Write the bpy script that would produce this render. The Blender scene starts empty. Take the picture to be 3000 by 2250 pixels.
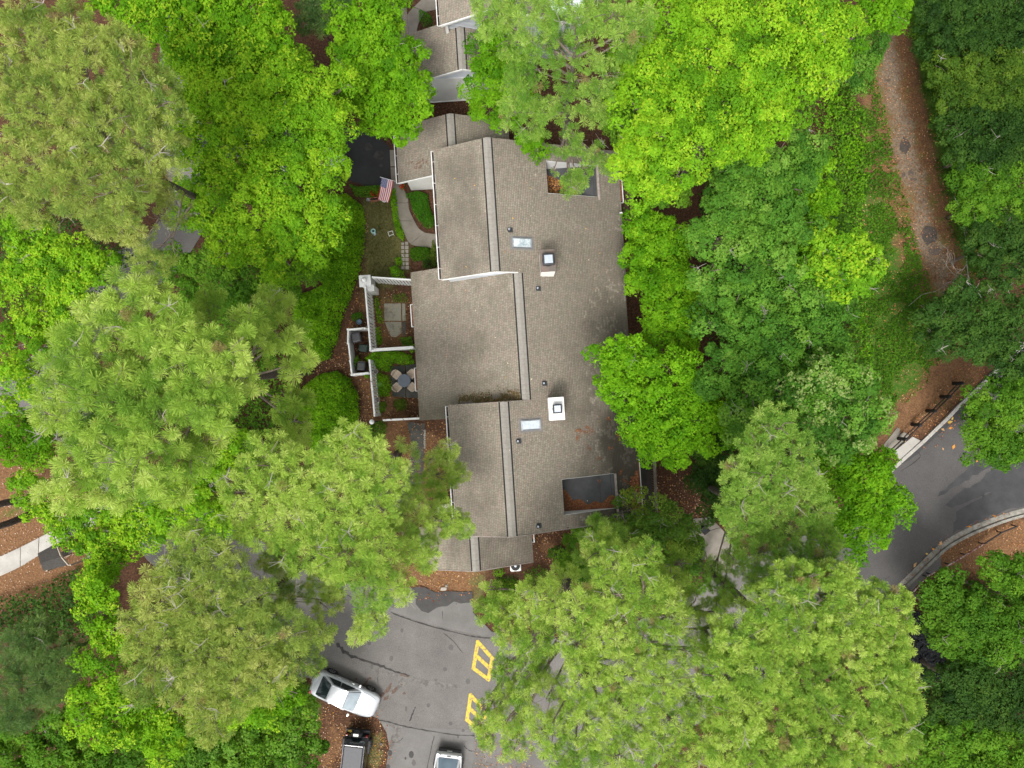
import bpy, math, random
import numpy as np
from mathutils import Vector
R = math.radians
scene = bpy.context.scene
C = scene.collection

# ------------------------------------------------------------------ camera, sky, sun, exposure
F, H, TILT = 2081.0, 49.0, math.atan(65 / 2081.0)
cd = bpy.data.cameras.new('camera'); cam = bpy.data.objects.new('camera', cd); C.objects.link(cam)
cam.location = (0, 0, H); cam.rotation_euler = (TILT, 0, 0)
cd.sensor_width = 36.0; cd.lens = 36.0 * F / 3000.0; cd.clip_start = 0.5; cd.clip_end = 2000
scene.camera = cam
world = bpy.data.worlds.new('World'); scene.world = world; world.use_nodes = True
wn, wl = world.node_tree.nodes, world.node_tree.links
wn.clear()
SUN_EL, SUN_AZ = R(62), R(200)          # azimuth clockwise from +Y (top of the picture)
sky = wn.new('ShaderNodeTexSky'); sky.sky_type = 'NISHITA'; sky.sun_disc = False
sky.sun_elevation = SUN_EL; sky.sun_rotation = SUN_AZ
sky.air_density = 1.0; sky.dust_density = 6.0; sky.ozone_density = 1.0; sky.altitude = 10
hs = wn.new('ShaderNodeHueSaturation'); hs.inputs['Saturation'].default_value = 0.18   # cloud layer: an almost white sky
bg = wn.new('ShaderNodeBackground'); bg.inputs['Strength'].default_value = 0.15
wo = wn.new('ShaderNodeOutputWorld')
wl.new(sky.outputs[0], hs.inputs['Color']); wl.new(hs.outputs[0], bg.inputs['Color']); wl.new(bg.outputs[0], wo.inputs['Surface'])
sd = bpy.data.lights.new('sun', 'SUN'); sd.energy = 1.4; sd.angle = R(14); sd.color = (1.0, 0.96, 0.90)
sun = bpy.data.objects.new('sun', sd); C.objects.link(sun)
sun.rotation_euler = (Vector((math.sin(SUN_AZ) * math.cos(SUN_EL), math.cos(SUN_AZ) * math.cos(SUN_EL), math.sin(SUN_EL)))).to_track_quat('Z', 'Y').to_euler()
sun.location = (0, 0, 80)
scene.view_settings.view_transform = 'Standard'; scene.view_settings.look = 'None'
scene.view_settings.gamma = 1.0; scene.view_settings.use_curve_mapping = False
scene.view_settings.exposure = 0.62
scene.render.engine = 'CYCLES'
scene.cycles.max_bounces = 5; scene.cycles.diffuse_bounces = 3; scene.cycles.glossy_bounces = 2
scene.cycles.transmission_bounces = 3; scene.cycles.transparent_max_bounces = 4
scene.cycles.caustics_reflective = False; scene.cycles.caustics_refractive = False

# ------------------------------------------------------------------ coordinates
CT, ST = math.cos(TILT), math.sin(TILT)
def P(px, py, h=0.0):
    """world point on the level z = h that the photograph shows at (px, py)"""
    x = (px - 1500) / F; y = -(py - 1125) / F
    yy = y * CT + ST; zz = y * ST - CT
    k = (h - H) / zz
    return Vector((x * k, yy * k, h))
TH = math.atan(0.0645)                    # the houses stand turned by this angle
U = (math.cos(TH), math.sin(TH)); V = (math.sin(TH), -math.cos(TH))
def L(s, t, z=0.0):
    """house grid: s metres along U, t metres along V"""
    return Vector((s * U[0] + t * V[0], s * U[1] + t * V[1], z))
def LT(p):
    return (p[0] * U[0] + p[1] * U[1], p[0] * V[0] + p[1] * V[1])

# ------------------------------------------------------------------ object helpers
def link(o, parent=None):
    C.objects.link(o)
    if parent is not None: o.parent = parent
    return o
def tag(o, label=None, cat=None, group=None, kind=None):
    if label: o['label'] = label
    if cat: o['category'] = cat
    if group: o['group'] = group
    if kind: o['kind'] = kind
    return o
def thing(name, label, cat, loc=(0, 0, 0), rz=0.0, group=None):
    o = bpy.data.objects.new(name, None); link(o)
    o.location = loc; o.rotation_euler = (0, 0, rz); o.empty_display_size = 0.3
    return tag(o, label, cat, group)
def group_struct(name, label=None):
    o = bpy.data.objects.new(name, None); link(o); o['kind'] = 'structure'
    if label: o['label'] = label
    return o
def copy_tree(o, parent=None):
    c = o.copy(); C.objects.link(c)
    if parent is not None: c.parent = parent
    for ch in list(o.children): copy_tree(ch, c)
    return c

def npmesh(name, verts, faces, mat, parent=None, tint=None, smooth=False, kind=None, extra=None):
    """verts (N,3), faces (M,k): one mesh object out of arrays, an optional colour per vertex"""
    me = bpy.data.meshes.new(name)
    v = np.ascontiguousarray(verts, dtype=np.float32); f = np.ascontiguousarray(faces, dtype=np.int32)
    me.vertices.add(len(v)); me.vertices.foreach_set('co', v.ravel())
    me.loops.add(f.size); me.loops.foreach_set('vertex_index', f.ravel())
    me.polygons.add(len(f)); me.polygons.foreach_set('loop_start', np.arange(0, f.size, f.shape[1], dtype=np.int32))
    me.update(calc_edges=True)
    if smooth: me.polygons.foreach_set('use_smooth', np.ones(len(f), dtype=bool))
    for an, arr in (('tint', tint), ('mix', extra)):
        if arr is not None:
            a = me.color_attributes.new(an, 'FLOAT_COLOR', 'POINT')
            col = np.ones((len(v), 4), dtype=np.float32); col[:, :arr.shape[1]] = arr
            a.data.foreach_set('color', col.ravel())
    me.materials.append(mat)
    o = bpy.data.objects.new(name, me); link(o, parent)
    if kind: o['kind'] = kind
    return o

class MB:
    """collects simple shapes, then builds ONE mesh object"""
    def __init__(self): self.v = []; self.f = []; self.m = []
    def add(self, vs, fs, mi=0):
        b = len(self.v); self.v += [tuple(x) for x in vs]
        self.f += [tuple(b + i for i in f) for f in fs]; self.m += [mi] * len(fs); return self
    def hexa(self, p, mi=0):
        """8 points: bottom ring 0-3, top ring 4-7"""
        return self.add(p, [(3, 2, 1, 0), (4, 5, 6, 7), (0, 1, 5, 4), (1, 2, 6, 5), (2, 3, 7, 6), (3, 0, 4, 7)], mi)
    def box(self, c, s, rz=0.0, mi=0):
        x, y, z = s[0] / 2, s[1] / 2, s[2] / 2; a, b = math.cos(rz), math.sin(rz)
        q = [(-x, -y), (x, -y), (x, y), (-x, y)]
        r = [(c[0] + u * a - w * b, c[1] + u * b + w * a) for u, w in q]
        return self.hexa([(u, w, c[2] - z) for u, w in r] + [(u, w, c[2] + z) for u, w in r], mi)
    def prism(self, poly, z0, z1, mi=0):
        n = len(poly); vs = [(p[0], p[1], z0) for p in poly] + [(p[0], p[1], z1) for p in poly]
        area = sum(poly[i][0] * poly[(i + 1) % n][1] - poly[(i + 1) % n][0] * poly[i][1] for i in range(n))
        top = tuple(range(n, 2 * n)); bot = tuple(reversed(range(n)))
        side = [(i, (i + 1) % n, n + (i + 1) % n, n + i) for i in range(n)]
        if area < 0: top, bot, side = top[::-1], bot[::-1], [s[::-1] for s in side]
        return self.add(vs, [top, bot] + side, mi)
    def bar(self, a, b, w, h, mi=0):
        """a bar from a to b, w wide (level), h high, a and b on its axis"""
        a, b = Vector(a), Vector(b); d = (b - a).normalized()
        s = d.cross(Vector((0, 0, 1)))
        s = Vector((1, 0, 0)) if s.length < 1e-4 else s.normalized()
        u = s.cross(d).normalized()
        s = s * w / 2; u = u * h / 2
        return self.hexa([a - s - u, a + s - u, b + s - u, b - s - u, a - s + u, a + s + u, b + s + u, b - s + u], mi)
    def tube(self, pts, rad, n=6, mi=0, cap=True):
        pts = [Vector(p) for p in pts]; rs = rad if isinstance(rad, (list, tuple)) else [rad] * len(pts)
        vs, fs = [], []
        for i, p in enumerate(pts):
            d = (pts[min(i + 1, len(pts) - 1)] - pts[max(i - 1, 0)])
            d = d.normalized() if d.length > 1e-6 else Vector((0, 0, 1))
            a = d.cross(Vector((0, 0, 1)) if abs(d.z) < 0.9 else Vector((1, 0, 0))).normalized(); b = d.cross(a)
            for k in range(n):
                t = 2 * math.pi * k / n; vs.append(p + (a * math.cos(t) + b * math.sin(t)) * rs[i])
        for i in range(len(pts) - 1):
            for k in range(n):
                fs.append((i * n + k, i * n + (k + 1) % n, (i + 1) * n + (k + 1) % n, (i + 1) * n + k))
        if cap: fs += [tuple(range(n))[::-1], tuple(range((len(pts) - 1) * n, len(pts) * n))]
        return self.add(vs, fs, mi)
    def lathe(self, c, prof, n=16, mi=0, rz=0.0):
        """prof: list of (radius, z)"""
        vs, fs = [], []
        for r, z in prof:
            for k in range(n):
                t = 2 * math.pi * k / n + rz; vs.append((c[0] + r * math.cos(t), c[1] + r * math.sin(t), c[2] + z))
        for i in range(len(prof) - 1):
            for k in range(n): fs.append((i * n + k, i * n + (k + 1) % n, (i + 1) * n + (k + 1) % n, (i + 1) * n + k))
        fs += [tuple(range(n))[::-1], tuple(range((len(prof) - 1) * n, len(prof) * n))]
        return self.add(vs, fs, mi)
    def build(self, name, mats, parent=None, smooth=False, bevel=0.0, sub=0, kind=None):
        me = bpy.data.meshes.new(name); me.from_pydata(self.v, [], self.f); me.update()
        for m in (mats if isinstance(mats, (list, tuple)) else [mats]): me.materials.append(m)
        if any(self.m): me.polygons.foreach_set('material_index', self.m)
        if smooth: me.polygons.foreach_set('use_smooth', [True] * len(self.f))
        o = bpy.data.objects.new(name, me); link(o, parent)
        if bevel:
            b = o.modifiers.new('bevel', 'BEVEL'); b.width = bevel; b.segments = 2; b.limit_method = 'ANGLE'
        if sub:
            s = o.modifiers.new('sub', 'SUBSURF'); s.levels = sub; s.render_levels = sub
        if kind: o['kind'] = kind
        return o

# ------------------------------------------------------------------ materials (all node based)
def nodes(name):
    m = bpy.data.materials.new(name); m.use_nodes = True
    n, l = m.node_tree.nodes, m.node_tree.links
    return m, n, l, n['Principled BSDF'], n['Material Output']
def ramp(n, stops):
    r = n.new('ShaderNodeValToRGB'); e = r.color_ramp.elements
    while len(e) < len(stops): e.new(0.5)
    for x, (p, c) in zip(e, stops): x.position = p; x.color = (c[0], c[1], c[2], 1)
    return r
def noisetex(n, l, scale, detail=5, rough=0.6, coord='Object'):
    tc = n.new('ShaderNodeTexCoord'); t = n.new('ShaderNodeTexNoise')
    t.inputs['Scale'].default_value = scale; t.inputs['Detail'].default_value = detail; t.inputs['Roughness'].default_value = rough
    l.new(tc.outputs[coord], t.inputs['Vector']); return t
def mixcol(n, l, fac, a, b):
    m = n.new('ShaderNodeMix'); m.data_type = 'RGBA'
    if hasattr(fac, 'links'): l.new(fac, m.inputs['Factor'])
    else: m.inputs['Factor'].default_value = fac
    for s, x in ((m.inputs[6], a), (m.inputs[7], b)):
        if hasattr(x, 'links'): l.new(x, s)
        else: s.default_value = (x[0], x[1], x[2], 1)
    return m.outputs[2]
def bump(n, l, b, src, strength=0.3, dist=0.02):
    u = n.new('ShaderNodeBump'); u.inputs['Strength'].default_value = strength; u.inputs['Distance'].default_value = dist
    l.new(src, u.inputs['Height']); l.new(u.outputs[0], b.inputs['Normal'])
def simple(name, c1, c2=None, scale=6.0, rough=0.7, metal=0.0, bmp=0.0, coat=0.0, lo=0.35, hi=0.65, fine=None):
    """two tones mixed by noise, optional fine speckle"""
    m, n, l, b, o = nodes(name)
    c2 = c2 or tuple(x * 0.8 for x in c1)
    t = noisetex(n, l, scale); r = ramp(n, [(lo, c1), (hi, c2)]); l.new(t.outputs['Fac'], r.inputs['Fac'])
    col = r.outputs['Color']
    if fine:
        t2 = noisetex(n, l, fine[0], 3, 0.7); r2 = ramp(n, [(0.3, (1 - fine[1],) * 3), (0.7, (1 + fine[1],) * 3)])
        l.new(t2.outputs['Fac'], r2.inputs['Fac'])
        mm = n.new('ShaderNodeMix'); mm.data_type = 'RGBA'; mm.blend_type = 'MULTIPLY'; mm.inputs['Factor'].default_value = 1
        l.new(col, mm.inputs[6]); l.new(r2.outputs['Color'], mm.inputs[7]); col = mm.outputs[2]
    l.new(col, b.inputs['Base Color'])
    b.inputs['Roughness'].default_value = rough; b.inputs['Metallic'].default_value = metal
    b.inputs['Coat Weight'].default_value = coat
    if bmp: bump(n, l, b, t.outputs['Fac'], bmp)
    return m
def tinted(name, rough=0.7, trans=0.0, spec=0.3, tr_col=(1.2, 1.2, 0.55)):
    """colour carried by the pieces themselves (attribute), for leaves and shingles"""
    m, n, l, b, o = nodes(name)
    a = n.new('ShaderNodeAttribute'); a.attribute_name = 'tint'
    l.new(a.outputs['Color'], b.inputs['Base Color']); b.inputs['Roughness'].default_value = rough
    b.inputs['Specular IOR Level'].default_value = spec
    if trans:
        tr = n.new('ShaderNodeBsdfTranslucent'); mx = n.new('ShaderNodeMixShader'); mx.inputs['Fac'].default_value = trans
        g = n.new('ShaderNodeMix'); g.data_type = 'RGBA'; g.blend_type = 'MULTIPLY'; g.inputs['Factor'].default_value = 1
        g.inputs[7].default_value = (*tr_col, 1); l.new(a.outputs['Color'], g.inputs[6]); l.new(g.outputs[2], tr.inputs['Color'])
        l.new(b.outputs[0], mx.inputs[1]); l.new(tr.outputs[0], mx.inputs[2]); l.new(mx.outputs[0], o.inputs['Surface'])
    return m

M = {}
M['leaf'] = tinted('leaf', 0.6, 0.42, 0.12)
M['needle'] = tinted('needle', 0.6, 0.40, 0.12, (1.05, 1.15, 0.8))
M['shingle'] = tinted('shingle', 0.92, 0.0, 0.15)
M['litter'] = tinted('litter', 0.85, 0.0, 0.15)
M['deck_under'] = simple('roof_underlay', (0.035, 0.032, 0.028), (0.05, 0.045, 0.04), 4, 0.95)
M['bark'] = simple('pine_bark', (0.13, 0.105, 0.085), (0.05, 0.038, 0.03), 7, 0.95, bmp=0.6)
M['branch'] = simple('branch_bark', (0.24, 0.19, 0.155), (0.13, 0.10, 0.08), 5, 0.9)
M['deadwood'] = simple('dead_twig', (0.42, 0.38, 0.34), (0.25, 0.22, 0.19), 5, 0.9)
M['white'] = simple('white_paint', (0.78, 0.78, 0.77), (0.70, 0.70, 0.68), 3, 0.55)
M['white_old'] = simple('peeling_white_paint', (0.76, 0.76, 0.74), (0.16, 0.10, 0.08), 5, 0.7, lo=0.56, hi=0.66)
M['siding'] = simple('siding_paint', (0.66, 0.70, 0.76), (0.60, 0.63, 0.69), 1.5, 0.5)
M['white_wall'] = simple('white_wall', (0.76, 0.76, 0.74), (0.68, 0.67, 0.64), 1.0, 0.7)
M['cream'] = simple('cream_wall', (0.74, 0.71, 0.63), (0.64, 0.60, 0.52), 1.2, 0.7)
M['ridge'] = simple('ridge_shingle', (0.30, 0.28, 0.25), (0.245, 0.226, 0.20), 7, 0.9, fine=(40, 0.12))
M['black_slot'] = simple('dark_vent_slot', (0.012, 0.012, 0.012), None, 5, 0.9)
M['membrane'] = simple('roof_membrane', (0.035, 0.036, 0.038), (0.062, 0.064, 0.068), 1.2, 0.55, fine=(30, 0.15))
M['fascia'] = simple('weathered_fascia', (0.36, 0.31, 0.28), (0.22, 0.18, 0.16), 6, 0.8)
M['asphalt'] = simple('asphalt', (0.112, 0.104, 0.097), (0.160, 0.149, 0.139), 0.5, 0.9, bmp=0.1, lo=.3, hi=.7, fine=(16, 0.26))
M['asphalt_pale'] = simple('worn_asphalt', (0.130, 0.123, 0.116), (0.165, 0.157, 0.149), 0.8, 0.9, fine=(28, 0.18))
M['asphalt_patch'] = simple('asphalt_patch', (0.045, 0.043, 0.042), (0.062, 0.059, 0.057), 1.5, 0.9, fine=(30, 0.2))
M['asphalt_new'] = simple('fresh_asphalt', (0.016, 0.016, 0.018), (0.024, 0.024, 0.026), 1.2, 0.75, fine=(40, 0.3))
M['tar'] = simple('tar', (0.022, 0.020, 0.019), (0.05, 0.045, 0.042), 3, 0.8)
M['concrete'] = simple('concrete', (0.25, 0.225, 0.19), (0.17, 0.15, 0.12), 1.1, 0.9, fine=(25, 0.12))
M['concrete_pale'] = simple('pale_concrete', (0.42, 0.40, 0.365), (0.34, 0.32, 0.29), 1.3, 0.9, fine=(25, 0.10))
M['concrete_dark'] = simple('mossy_concrete', (0.075, 0.078, 0.070), (0.042, 0.043, 0.038), 1.8, 0.9, fine=(20, 0.2))
M['concrete_stain'] = simple('stained_concrete', (0.24, 0.23, 0.18), (0.085, 0.075, 0.055), 1.6, 0.9, lo=0.5, hi=0.68, fine=(20, 0.15))
M['paver'] = simple('paver', (0.36, 0.33, 0.29), (0.27, 0.245, 0.21), 3, 0.9, fine=(30, 0.12))
M['yellow'] = simple('yellow_road_paint', (0.62, 0.44, 0.055), (0.27, 0.215, 0.10), 6, 0.85, lo=.46, hi=.66, fine=(30, 0.25))
M['metal_black'] = simple('black_metal', (0.014, 0.014, 0.015), None, 5, 0.75)
M['glass_painted_sky'] = simple('sky_painted_glass', (0.62, 0.68, 0.74), (0.50, 0.56, 0.62), 6, 0.12, coat=0.5)  # pale base colour stands in for the white sky mirrored in the pane
M['alu'] = simple('aluminium', (0.33, 0.34, 0.36), (0.25, 0.26, 0.28), 5, 0.4, 0.6)
M['galv'] = simple('galvanised_cap', (0.48, 0.53, 0.60), (0.40, 0.45, 0.52), 8, 0.45, 0.3)
M['rust'] = simple('rusty_sheet', (0.125, 0.108, 0.096), (0.175, 0.128, 0.104), 3, 0.8)
M['brown_wood'] = simple('brown_stained_wood', (0.115, 0.062, 0.040), (0.075, 0.042, 0.03), 3, 0.8)
M['dark_wood'] = simple('dark_wet_boards', (0.030, 0.026, 0.022), (0.048, 0.040, 0.033), 3, 0.75)
M['grey_wood'] = simple('weathered_wood', (0.22, 0.19, 0.155), (0.12, 0.10, 0.08), 4, 0.9)
M['water'] = simple('black_creek_water', (0.004, 0.004, 0.005), None, 1, 0.05, bmp=0.0)
def water_mat():
    m, n, l, b, o = nodes('creek_water')
    b.inputs['Base Color'].default_value = (0.004, 0.004, 0.006, 1); b.inputs['Roughness'].default_value = 0.06
    t = noisetex(n, l, 2.2, 3, 0.6); bump(n, l, b, t.outputs['Fac'], 1.0, 0.25); return m
M['water'] = water_mat()
# ------------------------------------------------------------------ array helpers
def vnoise(x, y, seed=0):
    """smooth value noise 0..1 on arrays"""
    xi, yi = np.floor(x).astype(np.int64), np.floor(y).astype(np.int64); fx, fy = x - xi, y - yi
    fx, fy = fx * fx * (3 - 2 * fx), fy * fy * (3 - 2 * fy)
    def h(a, b):
        k = (a * 374761393 + b * 668265263 + seed * 1442695041) & 0xffffffff
        k = ((k ^ (k >> 13)) * 1274126177) & 0xffffffff
        return ((k ^ (k >> 16)) & 0xffff) / 65535.0
    return (h(xi, yi) * (1 - fx) + h(xi + 1, yi) * fx) * (1 - fy) + (h(xi, yi + 1) * (1 - fx) + h(xi + 1, yi + 1) * fx) * fy
def fnoise(x, y, seed=0):
    return (vnoise(x, y, seed) * 0.55 + vnoise(x * 2.1, y * 2.1, seed + 7) * 0.28 + vnoise(x * 4.3, y * 4.3, seed + 13) * 0.17)
def inside(poly, x, y):
    r = np.zeros(x.shape, bool); n = len(poly)
    for i in range(n):
        x0, y0 = poly[i][:2]; x1, y1 = poly[(i + 1) % n][:2]
        c = (y0 > y) != (y1 > y)
        r ^= c & (x < (x1 - x0) * (y - y0) / ((y1 - y0) if y1 != y0 else 1e-9) + x0)
    return r
def segdist(pts, x, y, closed=False):
    d = np.full(x.shape, 1e9); k = len(pts)
    for i in range(k if closed else k - 1):
        x0, y0 = pts[i][:2]; x1, y1 = pts[(i + 1) % k][:2]; dx, dy = x1 - x0, y1 - y0
        t = np.clip(((x - x0) * dx + (y - y0) * dy) / (dx * dx + dy * dy + 1e-9), 0, 1)
        d = np.minimum(d, np.hypot(x - x0 - t * dx, y - y0 - t * dy))
    return d
def G(pix, h=0.0): return [P(a, b, h) for a, b in pix]
def smooth_line(pts, k=6):
    """Catmull-Rom through points"""
    pts = [Vector(p) for p in pts]; out = []
    for i in range(len(pts) - 1):
        a, b, c, d = pts[max(i - 1, 0)], pts[i], pts[i + 1], pts[min(i + 2, len(pts) - 1)]
        for j in range(k):
            t = j / k
            out.append(0.5 * ((2 * b) + (c - a) * t + (2 * a - 5 * b + 4 * c - d) * t * t + (3 * b - a - 3 * c + d) * t ** 3))
    return out + [pts[-1]]

# ------------------------------------------------------------------ ground: one sheet to the horizon, litter / grass / sand / straw by region
GRASS = [([(2400, 200), (2560, 40), (2640, 60), (2720, 380), (2800, 640), (2860, 820), (2820, 1000), (2760, 1100), (2600, 1300), (2480, 1250), (2420, 800)], .44), ([(1040, 570), (1150, 560), (1185, 660), (1215, 730), (1200, 790), (1165, 850), (1060, 870), (1050, 700)], .8),
         ([(2480, 470), (2570, 500), (2640, 700), (2700, 860), (2740, 1000), (2730, 1110), (2640, 1200), (2560, 1260), (2480, 1000), (2440, 700)], .72),
         ([(2645, -60), (2720, -60), (2800, 350), (2880, 700), (2900, 820), (2830, 800), (2745, 480), (2672, 120)], .95),
         ([(860, 1985), (925, 2015), (940, 2080), (930, 2140), (860, 2130)], 1.0),
         ([(1060, 2140), (1120, 2130), (1140, 2190), (1120, 2260), (1070, 2260), (1010, 2180), (1030, 2110)], .72),
         ([(1375, 1668), (1425, 1665), (1425, 1720), (1400, 1790), (1382, 1740)], .9),
         ([(0, 1495), (90, 1470), (100, 1500), (0, 1525)], .8),
         ([(1090, 860), (1180, 850), (1190, 890), (1100, 900)], .7),
         ([(2850, 1105), (2700, 1235), (2660, 1280), (2650, 1270), (2760, 1150)], .55)]
PATH = [(2600, -40), (2592, 80), (2605, 200), (2632, 330), (2655, 450), (2685, 560), (2715, 680), (2745, 760), (2770, 830)]
STRAW = [([(2520, 0), (2660, 0), (2760, 380), (2840, 640), (2900, 860), (2900, 1130), (2700, 1290), (2560, 1310), (2500, 1000), (2480, 400)], .70), ([(1040, 850), (1215, 850), (1230, 1240), (1320, 1250), (1330, 1500), (1180, 1480), (1100, 1300), (1000, 1100), (1060, 1000)], .62), ([(2570, 40), (2640, 60), (2720, 380), (2800, 640), (2880, 820), (2800, 860), (2720, 860), (2640, 640), (2540, 300)], .66),
         ([(2740, 980), (2880, 1010), (2880, 1130), (2700, 1290), (2590, 1310), (2610, 1220), (2680, 1160)], .6),
         ([(-60, 1320), (120, 1360), (300, 1480), (300, 1700), (120, 1790), (-60, 1800)], 1.0),
         ([(1190, 1655), (1420, 1650), (1410, 1700), (1380, 1735), (1330, 1735), (1200, 1725)], 1.15),
         ([(870, 2010), (1000, 2090), (1110, 2100), (1140, 2180), (1140, 2270), (880, 2270), (930, 2140)], .55),
         ([(1385, 2170), (1480, 2150), (1560, 2270), (1370, 2270)], .9),
         ([(2690, 1600), (3050, 1480), (3050, 1640), (2900, 1700), (2700, 1700)], .8),
         ([(1560, 1560), (1700, 1540), (1700, 1660), (1570, 1660)], .55)]
def build_ground():
    nx, ny = 250, 195
    gx = np.linspace(-48, 48, nx); gy = np.linspace(-36, 38, ny)
    X, Y = np.meshgrid(gx, gy)
    X = X.ravel(); Y = Y.ravel(); mix = np.zeros((len(X), 4))
    for polys, ch, soft in ((GRASS, 0, 0.9), (STRAW, 2, 1.2)):
        for pix, wgt in polys:
            w = G(pix); d = segdist(w, X, Y, True); s = np.where(inside(w, X, Y), d, -d)
            mix[:, ch] = np.maximum(mix[:, ch], np.clip(0.5 + s / (2 * soft), 0, 1) * wgt)
    d = segdist(smooth_line(G(PATH), 4), X + 1.1 * (fnoise(X * .5, Y * .5, 51) - .5), Y); mix[:, 1] = np.clip(.84 - d / 2.3, 0, 1) * (.55 + .75 * fnoise(X * .55 + 5, Y * .55, 41))
    Z = (fnoise(X * .35, Y * .35, 3) - .5) * 0.05 - 0.03
    for pix in (GRASS[1][0], GRASS[5][0], GRASS[6][0], GRASS[8][0], GRASS[9][0]): mix[:, 3] = np.maximum(mix[:, 3], np.clip(1 - segdist(G(pix), X, Y, True) / .8, 0, 1)); mix[inside(G(pix), X, Y), 3] = 1
    verts = np.stack([X, Y, Z], 1)
    i = np.arange(nx * ny).reshape(ny, nx)
    f = np.stack([i[:-1, :-1], i[:-1, 1:], i[1:, 1:], i[1:, :-1]], -1).reshape(-1, 4)
    # rim out to the horizon
    rim = np.concatenate([i[0, :], i[1:, -1], i[-1, -2::-1], i[-2:0:-1, 0]])
    b = len(verts); c = verts[rim] * np.array([14, 14, 0]) + np.array([0, 0, -0.05])
    verts = np.concatenate([verts, c]); mix = np.concatenate([mix, np.zeros((len(c), 4))])
    k = len(rim); a = np.arange(k); nb = (a + 1) % k
    f = np.concatenate([f, np.stack([rim[a], b + a, b + nb, rim[nb]], -1)])
    m, n, l, bs, o = nodes('forest_floor')
    at = n.new('ShaderNodeAttribute'); at.attribute_name = 'mix'
    sep = n.new('ShaderNodeSeparateColor'); l.new(at.outputs['Color'], sep.inputs[0])
    t1 = noisetex(n, l, 1.1, 6, 0.68); t2 = noisetex(n, l, 9, 5, 0.75); t3 = noisetex(n, l, 7, 4, 0.75); t4 = noisetex(n, l, 2.2, 5, 0.8)
    lit = ramp(n, [(0.30, (0.024, 0.015, 0.010)), (0.47, (0.066, 0.034, 0.021)), (0.60, (0.110, 0.056, 0.032)), (0.75, (0.20, 0.115, 0.065))]); l.new(t2.outputs['Fac'], lit.inputs['Fac'])
    stw = ramp(n, [(0.28, (0.072, 0.040, 0.022)), (0.48, (0.170, 0.090, 0.045)), (0.62, (0.235, 0.132, 0.068)), (0.78, (0.34, 0.215, 0.12))]); l.new(t2.outputs['Fac'], stw.inputs['Fac'])
    t5 = noisetex(n, l, 4.0, 6, 0.82); grs = ramp(n, [(0.30, (0.022, 0.058, 0.007)), (0.46, (0.045, 0.118, 0.012)), (0.57, (0.080, 0.140, 0.022)), (0.66, (0.17, 0.115, 0.05)), (0.78, (0.28, 0.18, 0.09))]); l.new(t5.outputs['Fac'], grs.inputs['Fac'])
    dry = ramp(n, [(0.28, (0.055, 0.060, 0.016)), (0.5, (0.115, 0.110, 0.040)), (0.64, (0.175, 0.150, 0.064)), (0.8, (0.22, 0.165, 0.085))]); l.new(t2.outputs['Fac'], dry.inputs['Fac'])
    gd = mixcol(n, l, at.outputs['Alpha'], grs.outputs['Color'], dry.outputs['Color'])
    snd = ramp(n, [(0.28, (0.085, 0.058, 0.038)), (0.46, (0.165, 0.122, 0.084)), (0.6, (0.24, 0.19, 0.138)), (0.78, (0.33, 0.275, 0.21))]); l.new(t3.outputs['Fac'], snd.inputs['Fac'])
    col = lit.outputs['Color']
    for ch, r, ss, lo, hi in (('Blue', stw.outputs['Color'], t1, .84, 1.22), ('Red', gd, t1, .86, 1.20), ('Green', snd.outputs['Color'], t4, .86, 1.18)):
        ad = n.new('ShaderNodeMath'); ad.operation = 'ADD'; l.new(sep.outputs[ch], ad.inputs[0]); l.new(ss.outputs['Fac'], ad.inputs[1])
        mr = n.new('ShaderNodeMapRange'); mr.interpolation_type = 'SMOOTHSTEP'
        mr.inputs['From Min'].default_value = lo; mr.inputs['From Max'].default_value = hi
        l.new(ad.outputs[0], mr.inputs['Value']); col = mixcol(n, l, mr.outputs[0], col, r)
    l.new(col, bs.inputs['Base Color']); bs.inputs['Roughness'].default_value = 0.95; bs.inputs['Specular IOR Level'].default_value = 0.1
    bump(n, l, bs, t2.outputs['Fac'], 0.5, 0.05)
    g = npmesh('ground', verts, f, m, smooth=True, kind='structure', extra=mix)
    g['label'] = 'forest floor of brown leaf litter, orange pine straw, thin grass and a sandy track'
build_ground()

# ------------------------------------------------------------------ sheets: roads, drives, patches
def sheet(name, pts, z, mat, kind='structure', label=None, rough=0.0, parent=None, seed=1):
    """a flat polygon on level z, its edge roughened a little"""
    rg = random.Random(seed); out = []
    pts = [Vector((p[0], p[1], z)) for p in pts]
    for i, p in enumerate(pts):
        q = pts[(i + 1) % len(pts)]; k = max(1, int((q - p).length / 0.35)) if rough else 1
        for j in range(k):
            c = p.lerp(q, j / k)
            if rough and j: c = c + Vector((rg.uniform(-rough, rough), rg.uniform(-rough, rough), 0))
            out.append(c)
    from mathutils.geometry import tessellate_polygon
    tris = tessellate_polygon([out]); mb = MB()
    f = []
    for t in tris:
        a, b, c = (out[i] for i in t)
        f.append(tuple(t) if (b - a).cross(c - a).z > 0 else tuple(t[::-1]))
    mb.add(out, f); o = mb.build(name, mat, parent, kind=kind)
    if label: o['label'] = label
    return o
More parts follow.
